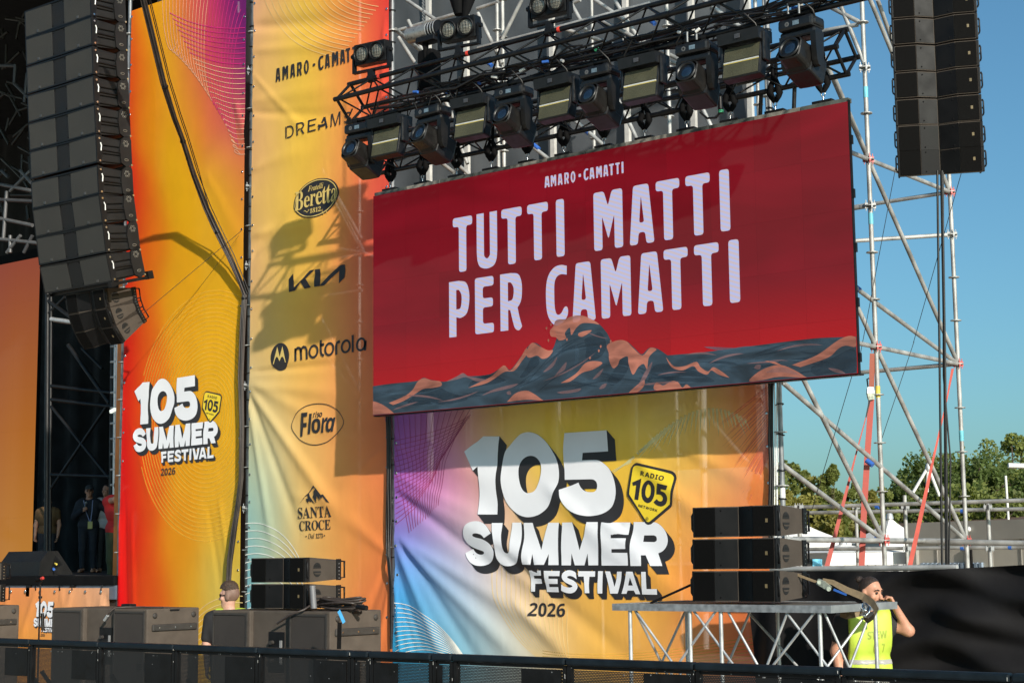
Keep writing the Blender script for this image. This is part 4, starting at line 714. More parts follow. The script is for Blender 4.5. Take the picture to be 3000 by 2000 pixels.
for j in range(5): MB().box((SX1+.006, YS+.01, SZ0+.1+ph*j), (SX1+.022, YS+.04, SZ0+.18+ph*j)).build('side_clamp', BLK, screen)
for i in range(12):
    x = SX0+i*pw; MB().box((x+.004, YS+.015, SZ1+.001), (x+pw-.004, YS+.085, SZ1+.04)).build('top_beam', [mat('grey_green_beam', (.09, .1, .09), .6, .2, .3, 12), mat('worn_beam', (.25, .24, .21), .6, .2, .3, 12)][i % 3 == 1], screen)
ssh = Sheet(YS-.002)
LET = emit('screen_white', (.48, .46, .58), stripes=1)
zb1, zt1 = ssh.at(1344.8, 797.6)[1], ssh.at(1327.6, 640.9)[1]; zb2, zt2 = ssh.at(1316.5, 988.9)[1], ssh.at(1316.5, 827)[1]
F_ = (1300, 460, .34453); G_ = (1580, 460, .31893)
lines = row(ssh, 'TUTTI', [(80,245,740),(282,456,700),(493,667,670),(713,890,630),(958,1027,600)], *F_, lambda x: zb1, lambda x: zt1, .03)
lines += row(ssh, 'MATTI', [(502,768,570),(827,1054,520),(1075,1293,470),(1348,1573,430),(1660,1750,390)], *G_, lambda x: zb1, lambda x: zt1, .03)
lines += row(ssh, 'PER', [(48,218,1300),(268,427,1260),(483,666,1230)], *F_, lambda x: zb2, lambda x: zt2, .03)
lines += row(ssh, 'CAMATTI', [(65,262,1260),(302,517,1230),(570,843,1190),(902,1135,1150),(1148,1370,1110),(1428,1655,1070),(1745,1840,1040)], *G_, lambda x: zb2, lambda x: zt2, .03)
for gq in lines: put(ssh, [gq], .6, LET, 'screen_letter', screen, 0)
zb, zt = ssh.at(1580+50*.31893, 460+285*.31893)[1], ssh.at(1580+65*.31893, 460+180*.31893)[1]
sm_ = row(ssh, 'AMARO-CAMATTI', [(50,97,232),(107,157,222),(172,215,210),(232,273,200),(290,333,188),(363,385,178),(410,452,162),(463,508,150),(524,577,138),(590,635,126),(643,687,115),(700,742,105),(757,775,97)], *G_, lambda x: zb, lambda x: zt, .008)
for gq in sm_: put(ssh, [gq], .6, LET, 'screen_letter', screen, 0)
SEA = emit('screen_sea', (.024, .045, .062), var=.5); SEAL = emit('screen_sea_light', (.036, .064, .088), var=.5, trans=.35); SEAD = emit('screen_sea_dark', (.012, .024, .036), var=.4, trans=.35)
FOAM = emit('screen_foam', (.38, .135, .085), var=.5, trans=.12); FOAMD = emit('screen_foam_shade', (.22, .115, .11), var=.5, trans=.45); HAZE = emit('screen_glow_line', (.4, .08, .05), var=.3)
kl = crop(1090, 900, .31463, ssh); km = crop(1780, 940, .31463, ssh)
def clip(pts): return [(min(max(p[0], SX0+.002), SX1-.002), min(max(p[1], SZ0+.002), SZ1-.002)) for p in pts]
def art(lst, m_, layer, name):
    for t, k_ in lst: put(ssh, [[clip(k_(smooth(_T(t), 4)))]], layer, m_, name, screen, 0)
sea = "0,735 180,710s 420,685s 480,655s 540,672s 600,682s 700,688s 850,615s 900,640s 1100,622s 1230,545s 1290,580s 1380,470s 1440,380s 1500,330s 1560,350s 1620,410s 1680,390s 1710,320s 1720,260s 1690,180s 1720,120s 1800,110s 1850,90s 1940,75s 2020,100s 2110,150s 2190,240s 2240,330s 2293,307s 2373,317s 2443,377s 2513,437s 2583,377s 2663,387s 2753,447 3093,417s 3443,372 4093,292s 4393,277s 4520,270 4520,700 3000,900 1500,1100 0,1100"
art([(sea, kl)], SEA, .5, 'picture_sea')
art([("2060,260s 2120,230s 2170,290s 2180,380s 2130,460s 2040,500s 1990,460s 2000,380s 1980,300s", kl), ("1480,480s 1540,465s 1560,520s 1500,580s 1440,640s 1380,650s 1440,560s", kl), ("120,360s 180,330s 200,420s 150,520s 60,600s 0,560s 60,460s", km), ("430,420s 560,400s 700,450s 800,460s 900,500s 1000,560s 900,570s 600,560s 450,520s 380,560s", km), ("1900,430s 2100,340s 2300,260s 2320,470s 2100,480s 1950,510s", km), ("470,760s 600,730s 720,790s 900,850s 700,900s 500,900s 330,900s", kl), ("1000,640s 1150,640s 1250,680s 1100,720s 900,740s", kl)], SEAD, .8, 'picture_dark_water')
art([("1700,360s 1760,330s 1770,420s 1720,520s 1600,620s 1450,720s 1300,790s 1450,690s 1600,560s 1680,460s", kl), ("1900,340s 1935,430s 1900,560s 1800,660s 1880,540s 1895,430s", kl), ("60,600s 160,540s 120,600s 40,680s 0,690s", km), ("900,240s 1300,250s 1700,200s 2200,155s 1900,230s 1500,280s 1200,300s", km), ("1000,380s 1300,330s 1450,330s 1300,390s 1100,440s", km), ("0,740s 200,720s 430,690s 300,740s 100,790s 0,800s", kl), ("600,330s 800,340s 1000,390s 1250,470s 1000,450s 760,390s", km), ("540,880s 620,900s 760,950s 650,950s", kl)], SEAL, 1.0, 'picture_light_water')
art([("1690,180s 1720,120s 1800,110s 1850,90s 1940,75s 2040,105s 2120,160s 2060,150s 1960,150s 1900,200s 1860,260s 1845,190s 1800,240s 1810,290s 1750,310s 1715,280s 1670,270s 1660,220s", kl), ("1930,240s 1990,220s 2050,215s 2010,250s 1960,275s 1925,265s", kl), ("1440,440s 1460,370s 1500,330s 1560,360s 1640,400s 1690,400s 1650,460s 1590,480s 1540,450s 1470,470s", kl),
     ("1290,590s 1380,480s 1440,380s 1450,430s 1400,500s 1330,590s 1240,600s 1150,660s 1060,710s 900,750 1000,700s 1120,640s 1230,540s", kl), ("0,225s 100,180s 180,190s 250,260s 330,320s 400,250s 460,265s 420,300s 385,350s 372,450s 340,400s 290,430s 240,500s 200,400s 190,330s 120,360s 100,410s 55,440s 20,370s 15,300s", km), ("1760,705 1900,620s 1990,520s 2080,500s 2150,520s 2060,580s 1960,610s 1850,690s", kl),
     ("430,690s 490,660s 560,680s 640,690s 650,730s 570,750s 480,760s 400,810s 300,870s 200,910 160,890 300,830s 380,770s", kl), ("0,880s 90,900s 180,960s 230,1010 120,990 0,1000", kl), ("1260,880 1340,800s 1440,775s 1520,810s 1600,870 1450,860s", kl), ("550,340s 620,420s 720,420s 830,380s 870,430s 940,470s 990,430s 1080,480s 1140,530 1040,500s 970,460s 930,500s 850,470s 800,420s 700,460s 600,430s", km),
     ("1720,410 1950,320s 2150,180s 2250,140s 2315,150 2315,240s 2220,230s 2150,260s 2060,340s 1800,430", km), ("1320,560s 1400,480s 1500,430s 1620,410s 1750,460s 1860,530 1600,520s 1450,550s", km), ("440,640s 460,570s 520,600s 600,560s 660,570s 700,620s 740,590s 790,630 600,650s", km), ("200,670s 300,580s 345,550s 340,610s 260,680s", km), ("1470,375s 1560,380s 1650,430s 1560,400s", km), ("1860,190s 2000,170s", km)][:-1], FOAM, 1.3, 'picture_foam')
art([("1600,600s 1680,520s 1730,460s 1700,540s 1640,590s", kl), ("1700,650s 1760,570s 1815,510s 1800,580s 1740,620s", kl), ("1030,820s 1150,760s 1360,710s 1300,750s 1130,790s", kl), ("1730,790s 1850,770s 1950,755s 1920,785s 1780,805s", kl), ("2120,760s 2150,720s 2190,710s 2170,750s", kl), ("2060,670s 2100,620s 2160,570s 2120,640s", kl), ("2060,440s 2150,450s 2220,490s 2130,480s", km), ("700,690s 800,640s 850,610s 900,640s 1000,660s 1090,680s 980,690s 880,650s 800,670s", kl), ("350,480s 420,380s 400,460s 330,590s 260,640s 310,560s", km), ("1480,480s 1560,440s 1640,430s 1740,470s 1800,510s 1650,480s 1560,480s", km), ("1370,440s 1390,410s 1430,410s 1420,450s", km), ("1260,790s 1290,780s 1300,810s 1268,812s", kl)], FOAMD, 1.6, 'picture_foam_shade')
art([(f"{x-9},{y}s {x},{y-14}s {x+9},{y-2}s {x},{y+15}s", kl) for x, y in ((1630, 195), (1648, 310), (1672, 160), (1820, 300), (2228, 318), (2135, 365), (2117, 405), (2035, 472))], FOAM, 1.7, 'picture_spray')
# brush strokes of the painted sea
sp_in = np.array(clip(kl(smooth(_T(sea), 4)))); strk = {0: [], 1: [], 2: []}; tries = 0
while sum(map(len, strk.values())) < 90 and tries < 3000:
    tries += 1; px_ = random.uniform(1100, 2500); py_ = random.uniform(920, 1210); big = math.exp(-((px_-1640)/190)**2); ang = -.09-1.0*big*max(0, (1640-px_)/190+.25)+.8*big*max(0, (px_-1640)/190)+random.uniform(-.25, .25)
    L_ = random.uniform(45, 140)*(1+.4*big); bend = random.uniform(-.3, .3)*L_*.5; d_ = np.array((math.cos(ang), math.sin(ang))); n_ = np.array((-d_[1], d_[0])); a_ = np.array((px_, py_))
    c_ = bez([a_, a_+d_*L_*.5+n_*bend, a_+d_*L_], 8); c_ = np.array([ssh.at(*q) for q in c_])
    if not inside(c_, [sp_in]).all() or c_[:, 1].min() < SZ0+.02 or c_[:, 0].max() > SX1-.02: continue
    w_ = random.uniform(.006, .024); t_ = np.linspace(0, 1, 9); wv_ = w_*np.sin(np.pi*t_)**.7*.5+.0005; tg = np.gradient(c_, axis=0); tg /= np.linalg.norm(tg, axis=1)[:, None]; nn_ = np.stack([-tg[:, 1], tg[:, 0]], 1)*wv_[:, None]
    strk[random.choice((0, 0, 1, 1, 1, 2))].append([[tuple(q) for q in c_+nn_]+[tuple(q) for q in (c_-nn_)[::-1]]])
for k_, m_ in ((0, SEAL), (1, SEAD), (2, FOAMD)): tag(put(ssh, strk[k_], 1.1+.1*k_, m_, 'picture_brush_strokes', screen, 0), kind='stuff')
# ------------------------------------------------------------------ trusses (square trusses hung on edge)
def truss(x0, x1, cy, cz, label, name='lighting_truss', h=.205, st=.29):
    t = thing(name, label, 'truss', ((x0+x1)/2, cy, cz)); cor = [(-h, 0), (0, h), (h, 0), (0, -h)]
    for dy, dz in cor: bar('chord', (x0, cy+dy, cz+dz), (x1, cy+dy, cz+dz), .025, BLKTR, t, 12)
    n = int((x1-x0)/st)
    for q in range(4):
        a, b_ = cor[q], cor[(q+1) % 4]
        for i in range(n):
            u, v = (a, b_) if (i+q) % 2 == 0 else (b_, a); xa, xb = x0+.06+(x1-x0-.12)*i/n, x0+.06+(x1-x0-.12)*(i+1)/n
            bar('lacing', (xa, cy+u[0], cz+u[1]), (xb, cy+v[0], cz+v[1]), .0095, BLKTR, t, 7)
        for xe in (x0+.03, x1-.03): bar('end_bar', (xe, cy+a[0], cz+a[1]), (xe, cy+b_[0], cz+b_[1]), .016, BLKTR, t, 8)
    for xe in [x0+(x1-x0)*k/3 for k in (1, 2)]:
        for dy, dz in cor: bar('chord_joint', (xe-.07, cy+dy, cz+dz), (xe+.07, cy+dy, cz+dz), .031, BLKTR, t, 12)
    return t
YU = 12.0                                    # upper truss centre
fp = P(980, 292, Y=YU-.205); UX0, UZ = fp.x, fp.z
lower_b = P(2483, 218, Y=12.97); LZ = lower_b.z+.205; LX1 = lower_b.x+.02
UX1 = UX0+6.1
upper_truss = truss(UX0, UX1, YU, UZ, 'upper black lighting truss carrying moving heads and strobes')
lower_truss = truss(P(1100, 520, Y=12.97).x, LX1, 12.97, LZ, 'lower black truss from which the red screen hangs', 'screen_truss')
# slings and hooks between lower truss and screen
SLX = [P(px, y, Y=12.95).x for px, y in zip((1144,1238,1338,1439,1545,1652,1770,1889,2012,2140,2272,2412), (560,545,522,500,480,460,435,410,385,358,332,302))]
def sling_mb(i):
    zt_, zb_ = LZ-.16, SZ1+.14; m_ = MB(); w = random.uniform(.03, .042); tw = random.uniform(-.2, .2)
    for s in (-1, 1):
        m_.path([(s*.012, -.0, zt_+.05), (s*.03+tw*.05, .012*s, zt_-.02), (s*w*1.1, .015*s, (zt_*.5+zb_*.5)), (s*w*.8, .01*s, zb_+.06), (s*.008, 0, zb_)], [.02, .03, .034, .032, .016], 8)
    m_.path([(0, -.03, zt_+.04), (0, -.036, zt_+.2), (0, 0, zt_+.235), (0, .036, zt_+.2), (0, .03, zt_+.04)], .017, 8); return m_
for i, x in enumerate(SLX):
    s_ = sling_mb(i); s_.v = [(a+x, b2+12.95, c) for a, b2, c in s_.v]
    t = thing('lifting_sling', f'black fabric sling above the screen, {["first","second","third","fourth","fifth","sixth","seventh","eighth","ninth","tenth","eleventh","twelfth"][i]} from the left', 'sling', (x, 12.95, SZ1+.04), group='slings holding the LED screen')
    s_.build('webbing', BLKM, t)
    MB().path([(x+.018*math.cos(a), 12.95, SZ1+.125+.022*math.sin(a)) for a in np.linspace(0, 2*math.pi, 11)[:-1]], .0055, 6, True).tube((x, 12.95, SZ1+.06), (x, 12.95, SZ1+.105), .008, 6).build('shackle', CHR, t)
    MB().box((x-.1, 12.915, SZ1+.041), (x+.1, 12.985, SZ1+.066), bev=.006).build('hanging_plate', BLK, t)
# ------------------------------------------------------------------ fixtures
BODY = mat('fixture_plastic', (.0065, .0068, .0078), .4, 0, .2, 20, .03); BODYW = mat('fixture_shell', (.0085, .0077, .0072), .36, .0, .15, 12, spec=.4)
LENS = mat('coated_lens', (.008, .016, .032), .05, 0, .3, 10, coat=1); DISP = mat('display_glass', (.12, .17, .21), .2, 0, .3, 30)
STRB = mat('strobe_led_grid', (.066, .063, .035), .45, 0, .1, 8, .6, 160); TUBEW = mat('strobe_tube', (.5, .5, .46), .25); LAMP = mat('blinder_reflector', (.3, .29, .25), .3, .3, .2, 60)
def moving_head(tilt=R(20)):
    """origin at the clamp, hanging down; front towards -Y"""
    t = bpy.data.objects.new('moving_head', None); COL.objects.link(t)
    bm_ = MB().box((-.2, -.13, -.155), (.2, .14, -.03), bev=.03); bm_.build('base', BODY, t, True)
    MB().box((-.215, -.1, -.135), (.215, .1, -.065), bev=.02).build('base_rim', BODY, t, True)
    for x in (-.1, .1): MB().box((x-.03, -.03, -.035), (x+.03, .03, .03)).tube((x-.03, 0, .03), (x+.03, 0, .03), .04, 10).build('clamp', BLK, t, True)
    MB().box((-.02, -.1335, -.115), (.05, -.129, -.07)).build('display', DISP, t, True)
    MB().lathe([(.012, 0), (.022, .002), (.026, 0)], (-.09, -.13, -.092), (0, -1, 0), 12).build('badge', mat('grey_badge', (.09, .09, .09), .4), t, True)
    # yoke: cross piece and two arms with rounded ends
    y = MB().box((-.205, -.085, -.235), (.205, .085, -.15), bev=.025); y.build('yoke', BODY, t, True)
    for s in (-1, 1):
        poly = [(-.085, -.2), (.085, -.2), (.075, -.38), (.062, -.5), (.035, -.545), (0, -.56), (-.035, -.545), (-.062, -.5), (-.075, -.38)]
        a = MB().prism(poly, 0, s*.15, s*.21); a.build('yoke_arm', BODYW if s > 0 else BODY, t, True)
    # head: squarish front hood that flows into a long body
    M_ = Matrix.Translation((0, 0, -.47)) @ Matrix.Rotation(-tilt, 4, 'X')
    secs = [(-.26, .118, .118, .5), (-.25, .128, .128, .45), (-.10, .135, .135, .4), (-.06, .138, .15, .35), (.10, .138, .155, .3), (.24, .13, .15, .3), (.27, .115, .13, .35)]
    V = []; n = 20
    for y_, rx, rz, e in secs:
        for i in range(n):
            a = 2*math.pi*i/n; c, s = math.cos(a), math.sin(a); V.append(M_ @ Vector((rx*math.copysign(abs(c)**e, c), y_, rz*math.copysign(abs(s)**e, s))))
    F = [(j*n+i, j*n+(i+1) % n, (j+1)*n+(i+1) % n, (j+1)*n+i) for j in range(len(secs)-1) for i in range(n)]+[tuple(range((len(secs)-1)*n, len(secs)*n))]
    hm = MB(); hm.add(V, F, False); hd = hm.build('head', BODYW, t, True)
    MB().lathe([(.118, 0), (.118, .02), (.098, .024), (.095, -.06)], M_ @ Vector((0, -.255, 0)), (M_.to_3x3() @ Vector((0, -1, 0))), 20).build('lens_ring', BODY, hd, True)
    MB().lathe([(.095, -.03), (.085, -.008), (.06, .008), (.03, .016), (.004, .018)], M_ @ Vector((0, -.25, 0)), (M_.to_3x3() @ Vector((0, -1, 0))), 20).build('lens', LENS, hd, True)
    MB().box((-.142, -.05, -.157), (.142, .24, -.02), M_, .02).build('underside_cover', BODY, hd, True)
    return t
def strobe(tilt=R(10)):
    t = bpy.data.objects.new('strobe_panel', None); COL.objects.link(t)
    MB().prism([(-.13, -.15), (-.15, -.04), (-.12, -.03), (.14, -.03), (.14, -.15)], 0, -.235, .235).build('base', BODY, t, True)
    MB().box((-.03, -.1525, -.115), (.03, -.147, -.07)).build('badge', mat('outline_badge', (.05, .05, .055), .4), t, True)
    for x in (-.12, .12): MB().box((x-.03, -.03, -.035), (x+.03, .03, .03)).tube((x-.03, 0, .03), (x+.03, 0, .03), .04, 10).build('clamp', BLK, t, True)
    for s in (-1, 1): MB().box((s*.24-.018, -.06, -.36), (s*.24+.018, .06, -.06), bev=.015).build('yoke_arm', BODY, t, True)
    M_ = Matrix.Translation((0, -.02, -.34)) @ Matrix.Rotation(-tilt, 4, 'X')
    p = MB().box((-.22, -.06, -.175), (.22, .07, .175), M_, .015); pn = p.build('panel', BODY, t, True)
    for z0, z1 in ((-.158, -.016), (.016, .158)): MB().box((-.2, -.064, z0), (.2, -.0595, z1), M_).build('led_grid', STRB, pn, True)
    MB().box((-.2, -.068, -.009), (.2, -.06, .006), M_).build('strobe_tube', TUBEW, pn, True)
    MB().box((-.2, -.066, -.015), (.2, -.0605, -.0095), M_).build('strobe_reflector', YEL, pn, True)
    return t
def blinder():
    """two lamps in a frame on a U-bracket; origin at the clamp, standing up"""
    t = bpy.data.objects.new('blinder_light', None); COL.objects.link(t)
    M_ = Matrix.Translation((0, 0, .215)) @ Matrix.Rotation(R(6), 4, 'X')
    MB().box((-.2, -.03, -.1), (.2, .11, .12), M_, .008).build('housing', BLK, t, True)
    for s in (-1, 1):
        c = M_ @ Vector((s*.1, -.035, .01)); ax = M_.to_3x3() @ Vector((0, -1, 0))
        r_ = MB().lathe([(.092, -.04), (.096, .02), (.086, .03), (.08, .004)], c, ax, 20).build('lamp_ring', BLK, t, True)
        MB().lathe([(.08, .0), (.05, .012), (.002, .018)], c, ax, 18).build('lamp_face', LAMP, r_, True)
        gm_ = MB()
        for d in (-.048, -.016, .016, .048):
            gm_.box((s*.1+d-.0015, -.062, -.06), (s*.1+d+.0015, -.059, .08), M_); gm_.box((s*.1-.07, -.062, .01+d-.0015), (s*.1+.07, -.059, .01+d+.0015), M_)
        gm_.build('lamp_grid', BLK, r_, True)
    for s in (-1, 1): MB().box((s*.225-.012, -.02, .05), (s*.225+.012, .03, .25)).build('bracket_arm', BLK, t, True)
    MB().box((-.237, -.02, .035), (.237, .03, .055)).build('bracket', BLK, t, True)
    for s in (-1, 1): MB().tube((s*.237, .005, .225), (s*.262, .005, .225), .022, 10).build('knob', BLK, t, True)
    MB().box((-.03, -.03, -.04), (.03, .03, .04)).tube((-.035, 0, -.05), (.035, 0, -.05), .042, 10).build('clamp', BLK, t, True)
    return t
ORD = ['first', 'second', 'third', 'fourth', 'fifth', 'sixth', 'seventh', 'eighth', 'ninth', 'tenth', 'eleventh', 'twelfth']
HB = UZ-.205                                 # height of the chord they hang from
mh0 = moving_head(); st0 = strobe()
hx = [P(px, py, Y=YU).x for px, py in ((1062,350),(1268,305),(1505,250),(1757,195),(2040,105),(2345,30))]
sxp = [P(px, py, Y=YU).x for px, py in ((1142,330),(1388,275),(1635,215),(1885,150),(2180,70))]
for i, x in enumerate(hx):
    o = mh0 if i == 0 else copy_tree(mh0)
    o.location = (x, YU, HB-.03); o.scale = (.83,)*3; o.rotation_euler = (0, 0, R((4, -3, 2, 0, 3, -2)[i]))
    tag(o, f'black moving head light under the upper truss, {ORD[i]} of six from the left', 'stage light', 'moving heads under the upper truss')
for i, x in enumerate(sxp):
    o = st0 if i == 0 else copy_tree(st0)
    o.location = (x, YU, HB-.03); o.scale = (.86,)*3; o.rotation_euler = (0, 0, R((0, 2, -1, 1, 0)[i]))
    tag(o, f'rectangular strobe panel with yellowish grid under the upper truss, {ORD[i]} of five from the left', 'strobe light', 'strobes under the upper truss')
bl0 = blinder(); bx = [P(px, py, Y=YU).x for px, py in ((1088,225),(1345,172),(1610,75))]
for i, x in enumerate(bx):
    o = bl0 if i == 0 else copy_tree(bl0); o.location = (x, YU, UZ+.205+.05); o.rotation_euler = (0, 0, R((6, 10, 3)[i]))
    tag(o, f'black twin-lamp blinder standing on the upper truss, {ORD[i]} of three from the left', 'blinder light', 'blinders on the upper truss')
# red tape marks and hoist
for x in bx: bar('tape_mark', (x+.1, YU, UZ+.205), (x+.13, YU, UZ+.205), .0275, mat('red_tape', (.7, .05, .03), .5), upper_truss, 12)
hc = P(1240, 95, Y=12.25); hoist = thing('chain_hoist', 'silver electric chain hoist hanging above the upper truss', 'hoist', tuple(hc))
MB().tube(hc+Vector((-.19, 0, 0)), hc+Vector((.08, 0, 0)), .085, 20).build('motor', mat('brushed_silver', (.42, .4, .37), .35, .7, .2, 30), hoist)
for k_ in range(8): MB().tube(hc+Vector((.085+.018*k_, 0, 0)), hc+Vector((.096+.018*k_, 0, 0)), .085, 20).build('cooling_fin', BLK if k_ % 2 else ALU, hoist)
MB().box(hc+Vector((-.05, -.07, -.13)), hc+Vector((.2, .07, -.07)), bev=.01).build('gearbox', BLK, hoist)
mb = MB(); z = hc.z+.08
while z < hc.z+1.2: mb.path([(hc.x+.0*1+.012*math.cos(a), hc.y, z+.02*math.sin(a)) for a in np.linspace(0, 6.28, 9)[:-1]], .0045, 5, True); z += .034
mb.build('chain', STEELD, hoist)
MB().path([hc+Vector((.03, 0, -.12)), hc+Vector((.035, 0, -.25)), hc+Vector((.02, .03, -.45)), hc+Vector((-.02, -.0, -.75))], .03, 8).build('lifting_strap', BLKM, hoist)
cb = thing('chain_bag', 'black fabric chain bag beside the silver hoist', 'bag', tuple(hc+Vector((.05, .1, -.35))))
MB().box(hc+Vector((-.08, -.02, -.62)), hc+Vector((.12, .16, -.18)), bev=.04).build('bag', BLKM, cb)
dr_ = P(1345, 30, Y=12.5); gr = thing('rigging_bag', 'black gathered rigging cloth hanging by the second blinder', 'rigging', tuple(dr_))
MB().path([dr_+Vector((-.05, 0, .6)), dr_+Vector((-.03, 0, .2)), dr_+Vector((0, 0, -.05))], [.12, .1, .05], 9).path([dr_+Vector((.12, .05, .6)), dr_+Vector((.1, .05, .15)), dr_+Vector((.05, .02, -.1))], [.09, .08, .03], 9).build('cloth', BLKM, gr)
# cables clipped along the trusses
for t_, x0, x1, cy, cz, nn, lab in ((upper_truss, UX0+.3, UX1-.1, YU, UZ-.16, 60, 'upper'), (lower_truss, lower_truss.location.x-2.9, LX1-.25, 12.97, LZ+.0, 26, 'lower')):
    mb = MB()
    for i in range(nn):
        a = random.uniform(x0, x1-.6); b2 = min(x1, a+random.uniform(.3, 1.6)); y_ = cy+random.uniform(-.12, .12); z_ = cz+random.uniform(-.02, .12)
        mb.path([(a, y_, z_), (a*.7+b2*.3, y_+random.uniform(-.05, .05), z_-random.uniform(0, .06)), (a*.3+b2*.7, y_+random.uniform(-.05, .05), z_-random.uniform(-.03, .05)), (b2, y_, z_+random.uniform(-.03, .03))], random.uniform(.006, .014), 6)
    mb.build('cable_loom', CABLE, t_)
    for i in range(14 if lab == 'upper' else 6):
        a = random.uniform(x0, x1); c = random.choice((BLUE, GREEN, WHITE, WHITE, ALU, ALU)); p_ = Vector((a, cy-.05+random.uniform(-.1, .1), cz+random.uniform(-.03, .08)))
        bar('connector', p_, p_+Vector((random.uniform(.03, .07), random.uniform(-.02, .02), random.uniform(-.02, .03))), .014, c, t_, 8)
for i, x in enumerate(sorted(hx+sxp)):
    mb = MB(); d = random.choice((-1, 1))*.12
    mb.path([(x+d*.6, YU+.06, HB-.04), (x+d*1.4, YU-.03, HB-.12), (x+d*1.3, YU-.08, HB-.02), (x+d*.4, YU-.1, HB+.1)], .008, 6); mb.path([(x-d*.4, YU+.1, HB-.05), (x-d*1.2, YU+.1, HB-.2), (x-d*1.7, YU+.05, HB+.05)], .007, 6)
    mb.build('fixture_cable', CABLE, upper_truss)
for i in range(16):
    x = random.uniform(UX0+.2, UX1-.3); w_ = random.uniform(.12, .45); dz = random.uniform(.05, .22); y_ = YU+random.uniform(-.1, .22); z_ = UZ-random.uniform(.05, .2)
    MB().path([(x, y_, z_), (x+w_*.2, y_, z_-dz*.7), (x+w_*.5, y_+.02, z_-dz), (x+w_*.8, y_, z_-dz*.6), (x+w_, y_, z_+.03)], random.uniform(.004, .008), 6).build('drooping_cable', CABLE, upper_truss)
mb = MB(); a = P(2060, 300, Y=12.7); mb.path([a+Vector((0, 0, .1)), a, P(2052, 330, Y=12.7), P(2072, 347, Y=12.7), P(2098, 345, Y=12.7), P(2112, 325, Y=12.7), P(2110, 300, Y=12.7)], .011, 7); mb.build('hanging_loop', CABLE, lower_truss)
bar('hanging_plug', P(2111, 332, Y=12.7), P(2109, 285, Y=12.7), .024, BLK, lower_truss, 10); bar('plug_ring', P(2112, 331, Y=12.7), P(2112, 323, Y=12.7), .026, GREEN, lower_truss, 10)
for px, py0, py1 in ((2328, 255, 345), (2230, 270, 345)): bar('drop_cable', P(px, py0, Y=13.0), P(px-3, py1, Y=13.05), .02, CABLE, lower_truss, 8)
for px, py in ((2013, 95), (2040, 88), (2308, 12), (2340, 10)):
    p_ = P(px, py, Y=11.9); bar('safety_clip', p_, p_+Vector((0, 0, -.09)), .010, STEELD, upper_truss, 8)
# ------------------------------------------------------------------ loudspeakers
HND = mat('recess_black', (.006, .006, .006), .8)
def kara():
    """compact line array box; origin at the bottom front centre, front towards -Y"""
    t = bpy.data.objects.new('line_array_box', None); COL.objects.link(t)
    w, h, d = .365, .246, .47
    body = MB()
    pr = [(.075, .004), (.075, h-.004), (d, h-.03), (d, .03)]      # side outline (y, z)
    body.prism(pr, 0, -w, w)
    for s in (-1, 1): body.prism([(s*w, -.01), (s*.17, -.01), (s*.004, .066), (s*.004, .0745), (s*w, .0745)], 2, .004, h-.004)
    body.build('cabinet', SPK, t, True)
    for s in (-1, 1):                                              # two grille halves folding in towards the middle
        MB().prism([(s*(w-.006), -.018), (s*.176, -.018), (s*.176, -.0105), (s*(w-.006), -.0105)], 2, .012, h-.012).build('grille', GRL, t, True)
        MB().prism([(s*.17, -.014), (s*.008, .060), (s*.008, .0655), (s*.17, -.0102)], 2, .012, h-.012).build('horn_flare', mat('flare_black', (.005, .005, .0055), .5, spec=.2), t, True)
        for z in (.035, h-.035): MB().tube((s*.13, .0, z), (s*.13, .012, z), .007, 8).build('grille_screw', BLKM, t, True)
        X = s*(w+.0005)
        for z0, up in ((h/2+.014, 1), (h/2-.014, -1)):           # half-round hand holes
            pts = [(.16+.052*math.cos(a), z0+up*.055*math.sin(a)) for a in np.linspace(0, math.pi, 10)]
            MB().prism(pts, 0, X-.002*s, X+.003*s).build('handle_recess', HND, t, True)
            pts = [(.16+.046*math.cos(a), z0+up*.018+up*.012*math.sin(a)) for a in np.linspace(0, math.pi, 8)]
            MB().prism(pts, 0, X+.0032*s, X+.0055*s).build('handle_grip', SPKD if up > 0 else SPK, t, True)
        MB().box((X-.004*s if s > 0 else X-.018, -.012, .004), (X+.018 if s > 0 else X+.004, .045, h-.004), bev=.004).build('front_rigging', BLK, t, True)
        MB().path([(X+.025*s, .01, .05), (X+.032*s, .0, .07), (X+.032*s, .0, h-.07), (X+.025*s, .01, h-.05)], .008, 6).build('front_bar', BLK, t, True)
        MB().box((X-.003 if s > 0 else X-.012, d-.05, .02), (X+.012 if s > 0 else X+.003, d+.01, h-.02), bev=.003).build('rear_rigging', BLK, t, True)
        for z in (.04, .075, .11, .145, .18): MB().tube((X+.011*s, d-.022, z), (X+.0145*s, d-.022, z), .006, 8).build('rigging_pin', CHR, t, True)
        MB().path([(X-.01*s, d, .04), (X-.01*s, d+.075, .045), (X-.01*s, d+.075, h-.045), (X-.01*s, d, h-.04)], .011, 7).build('rear_handle', BLK, t, True)
        for z in (.05, .12, .19): MB().tube((X+.018*s, .015, z), (X+.024*s, .015, z), .009, 8).build('rigging_knob', BLKM, t, True)
    MB().box((.285, -.0205, h*.45), (.305, -.0155, h*.57)).build('badge', mat('bronze_badge', (.16, .12, .06), .4), t, True)
    return t
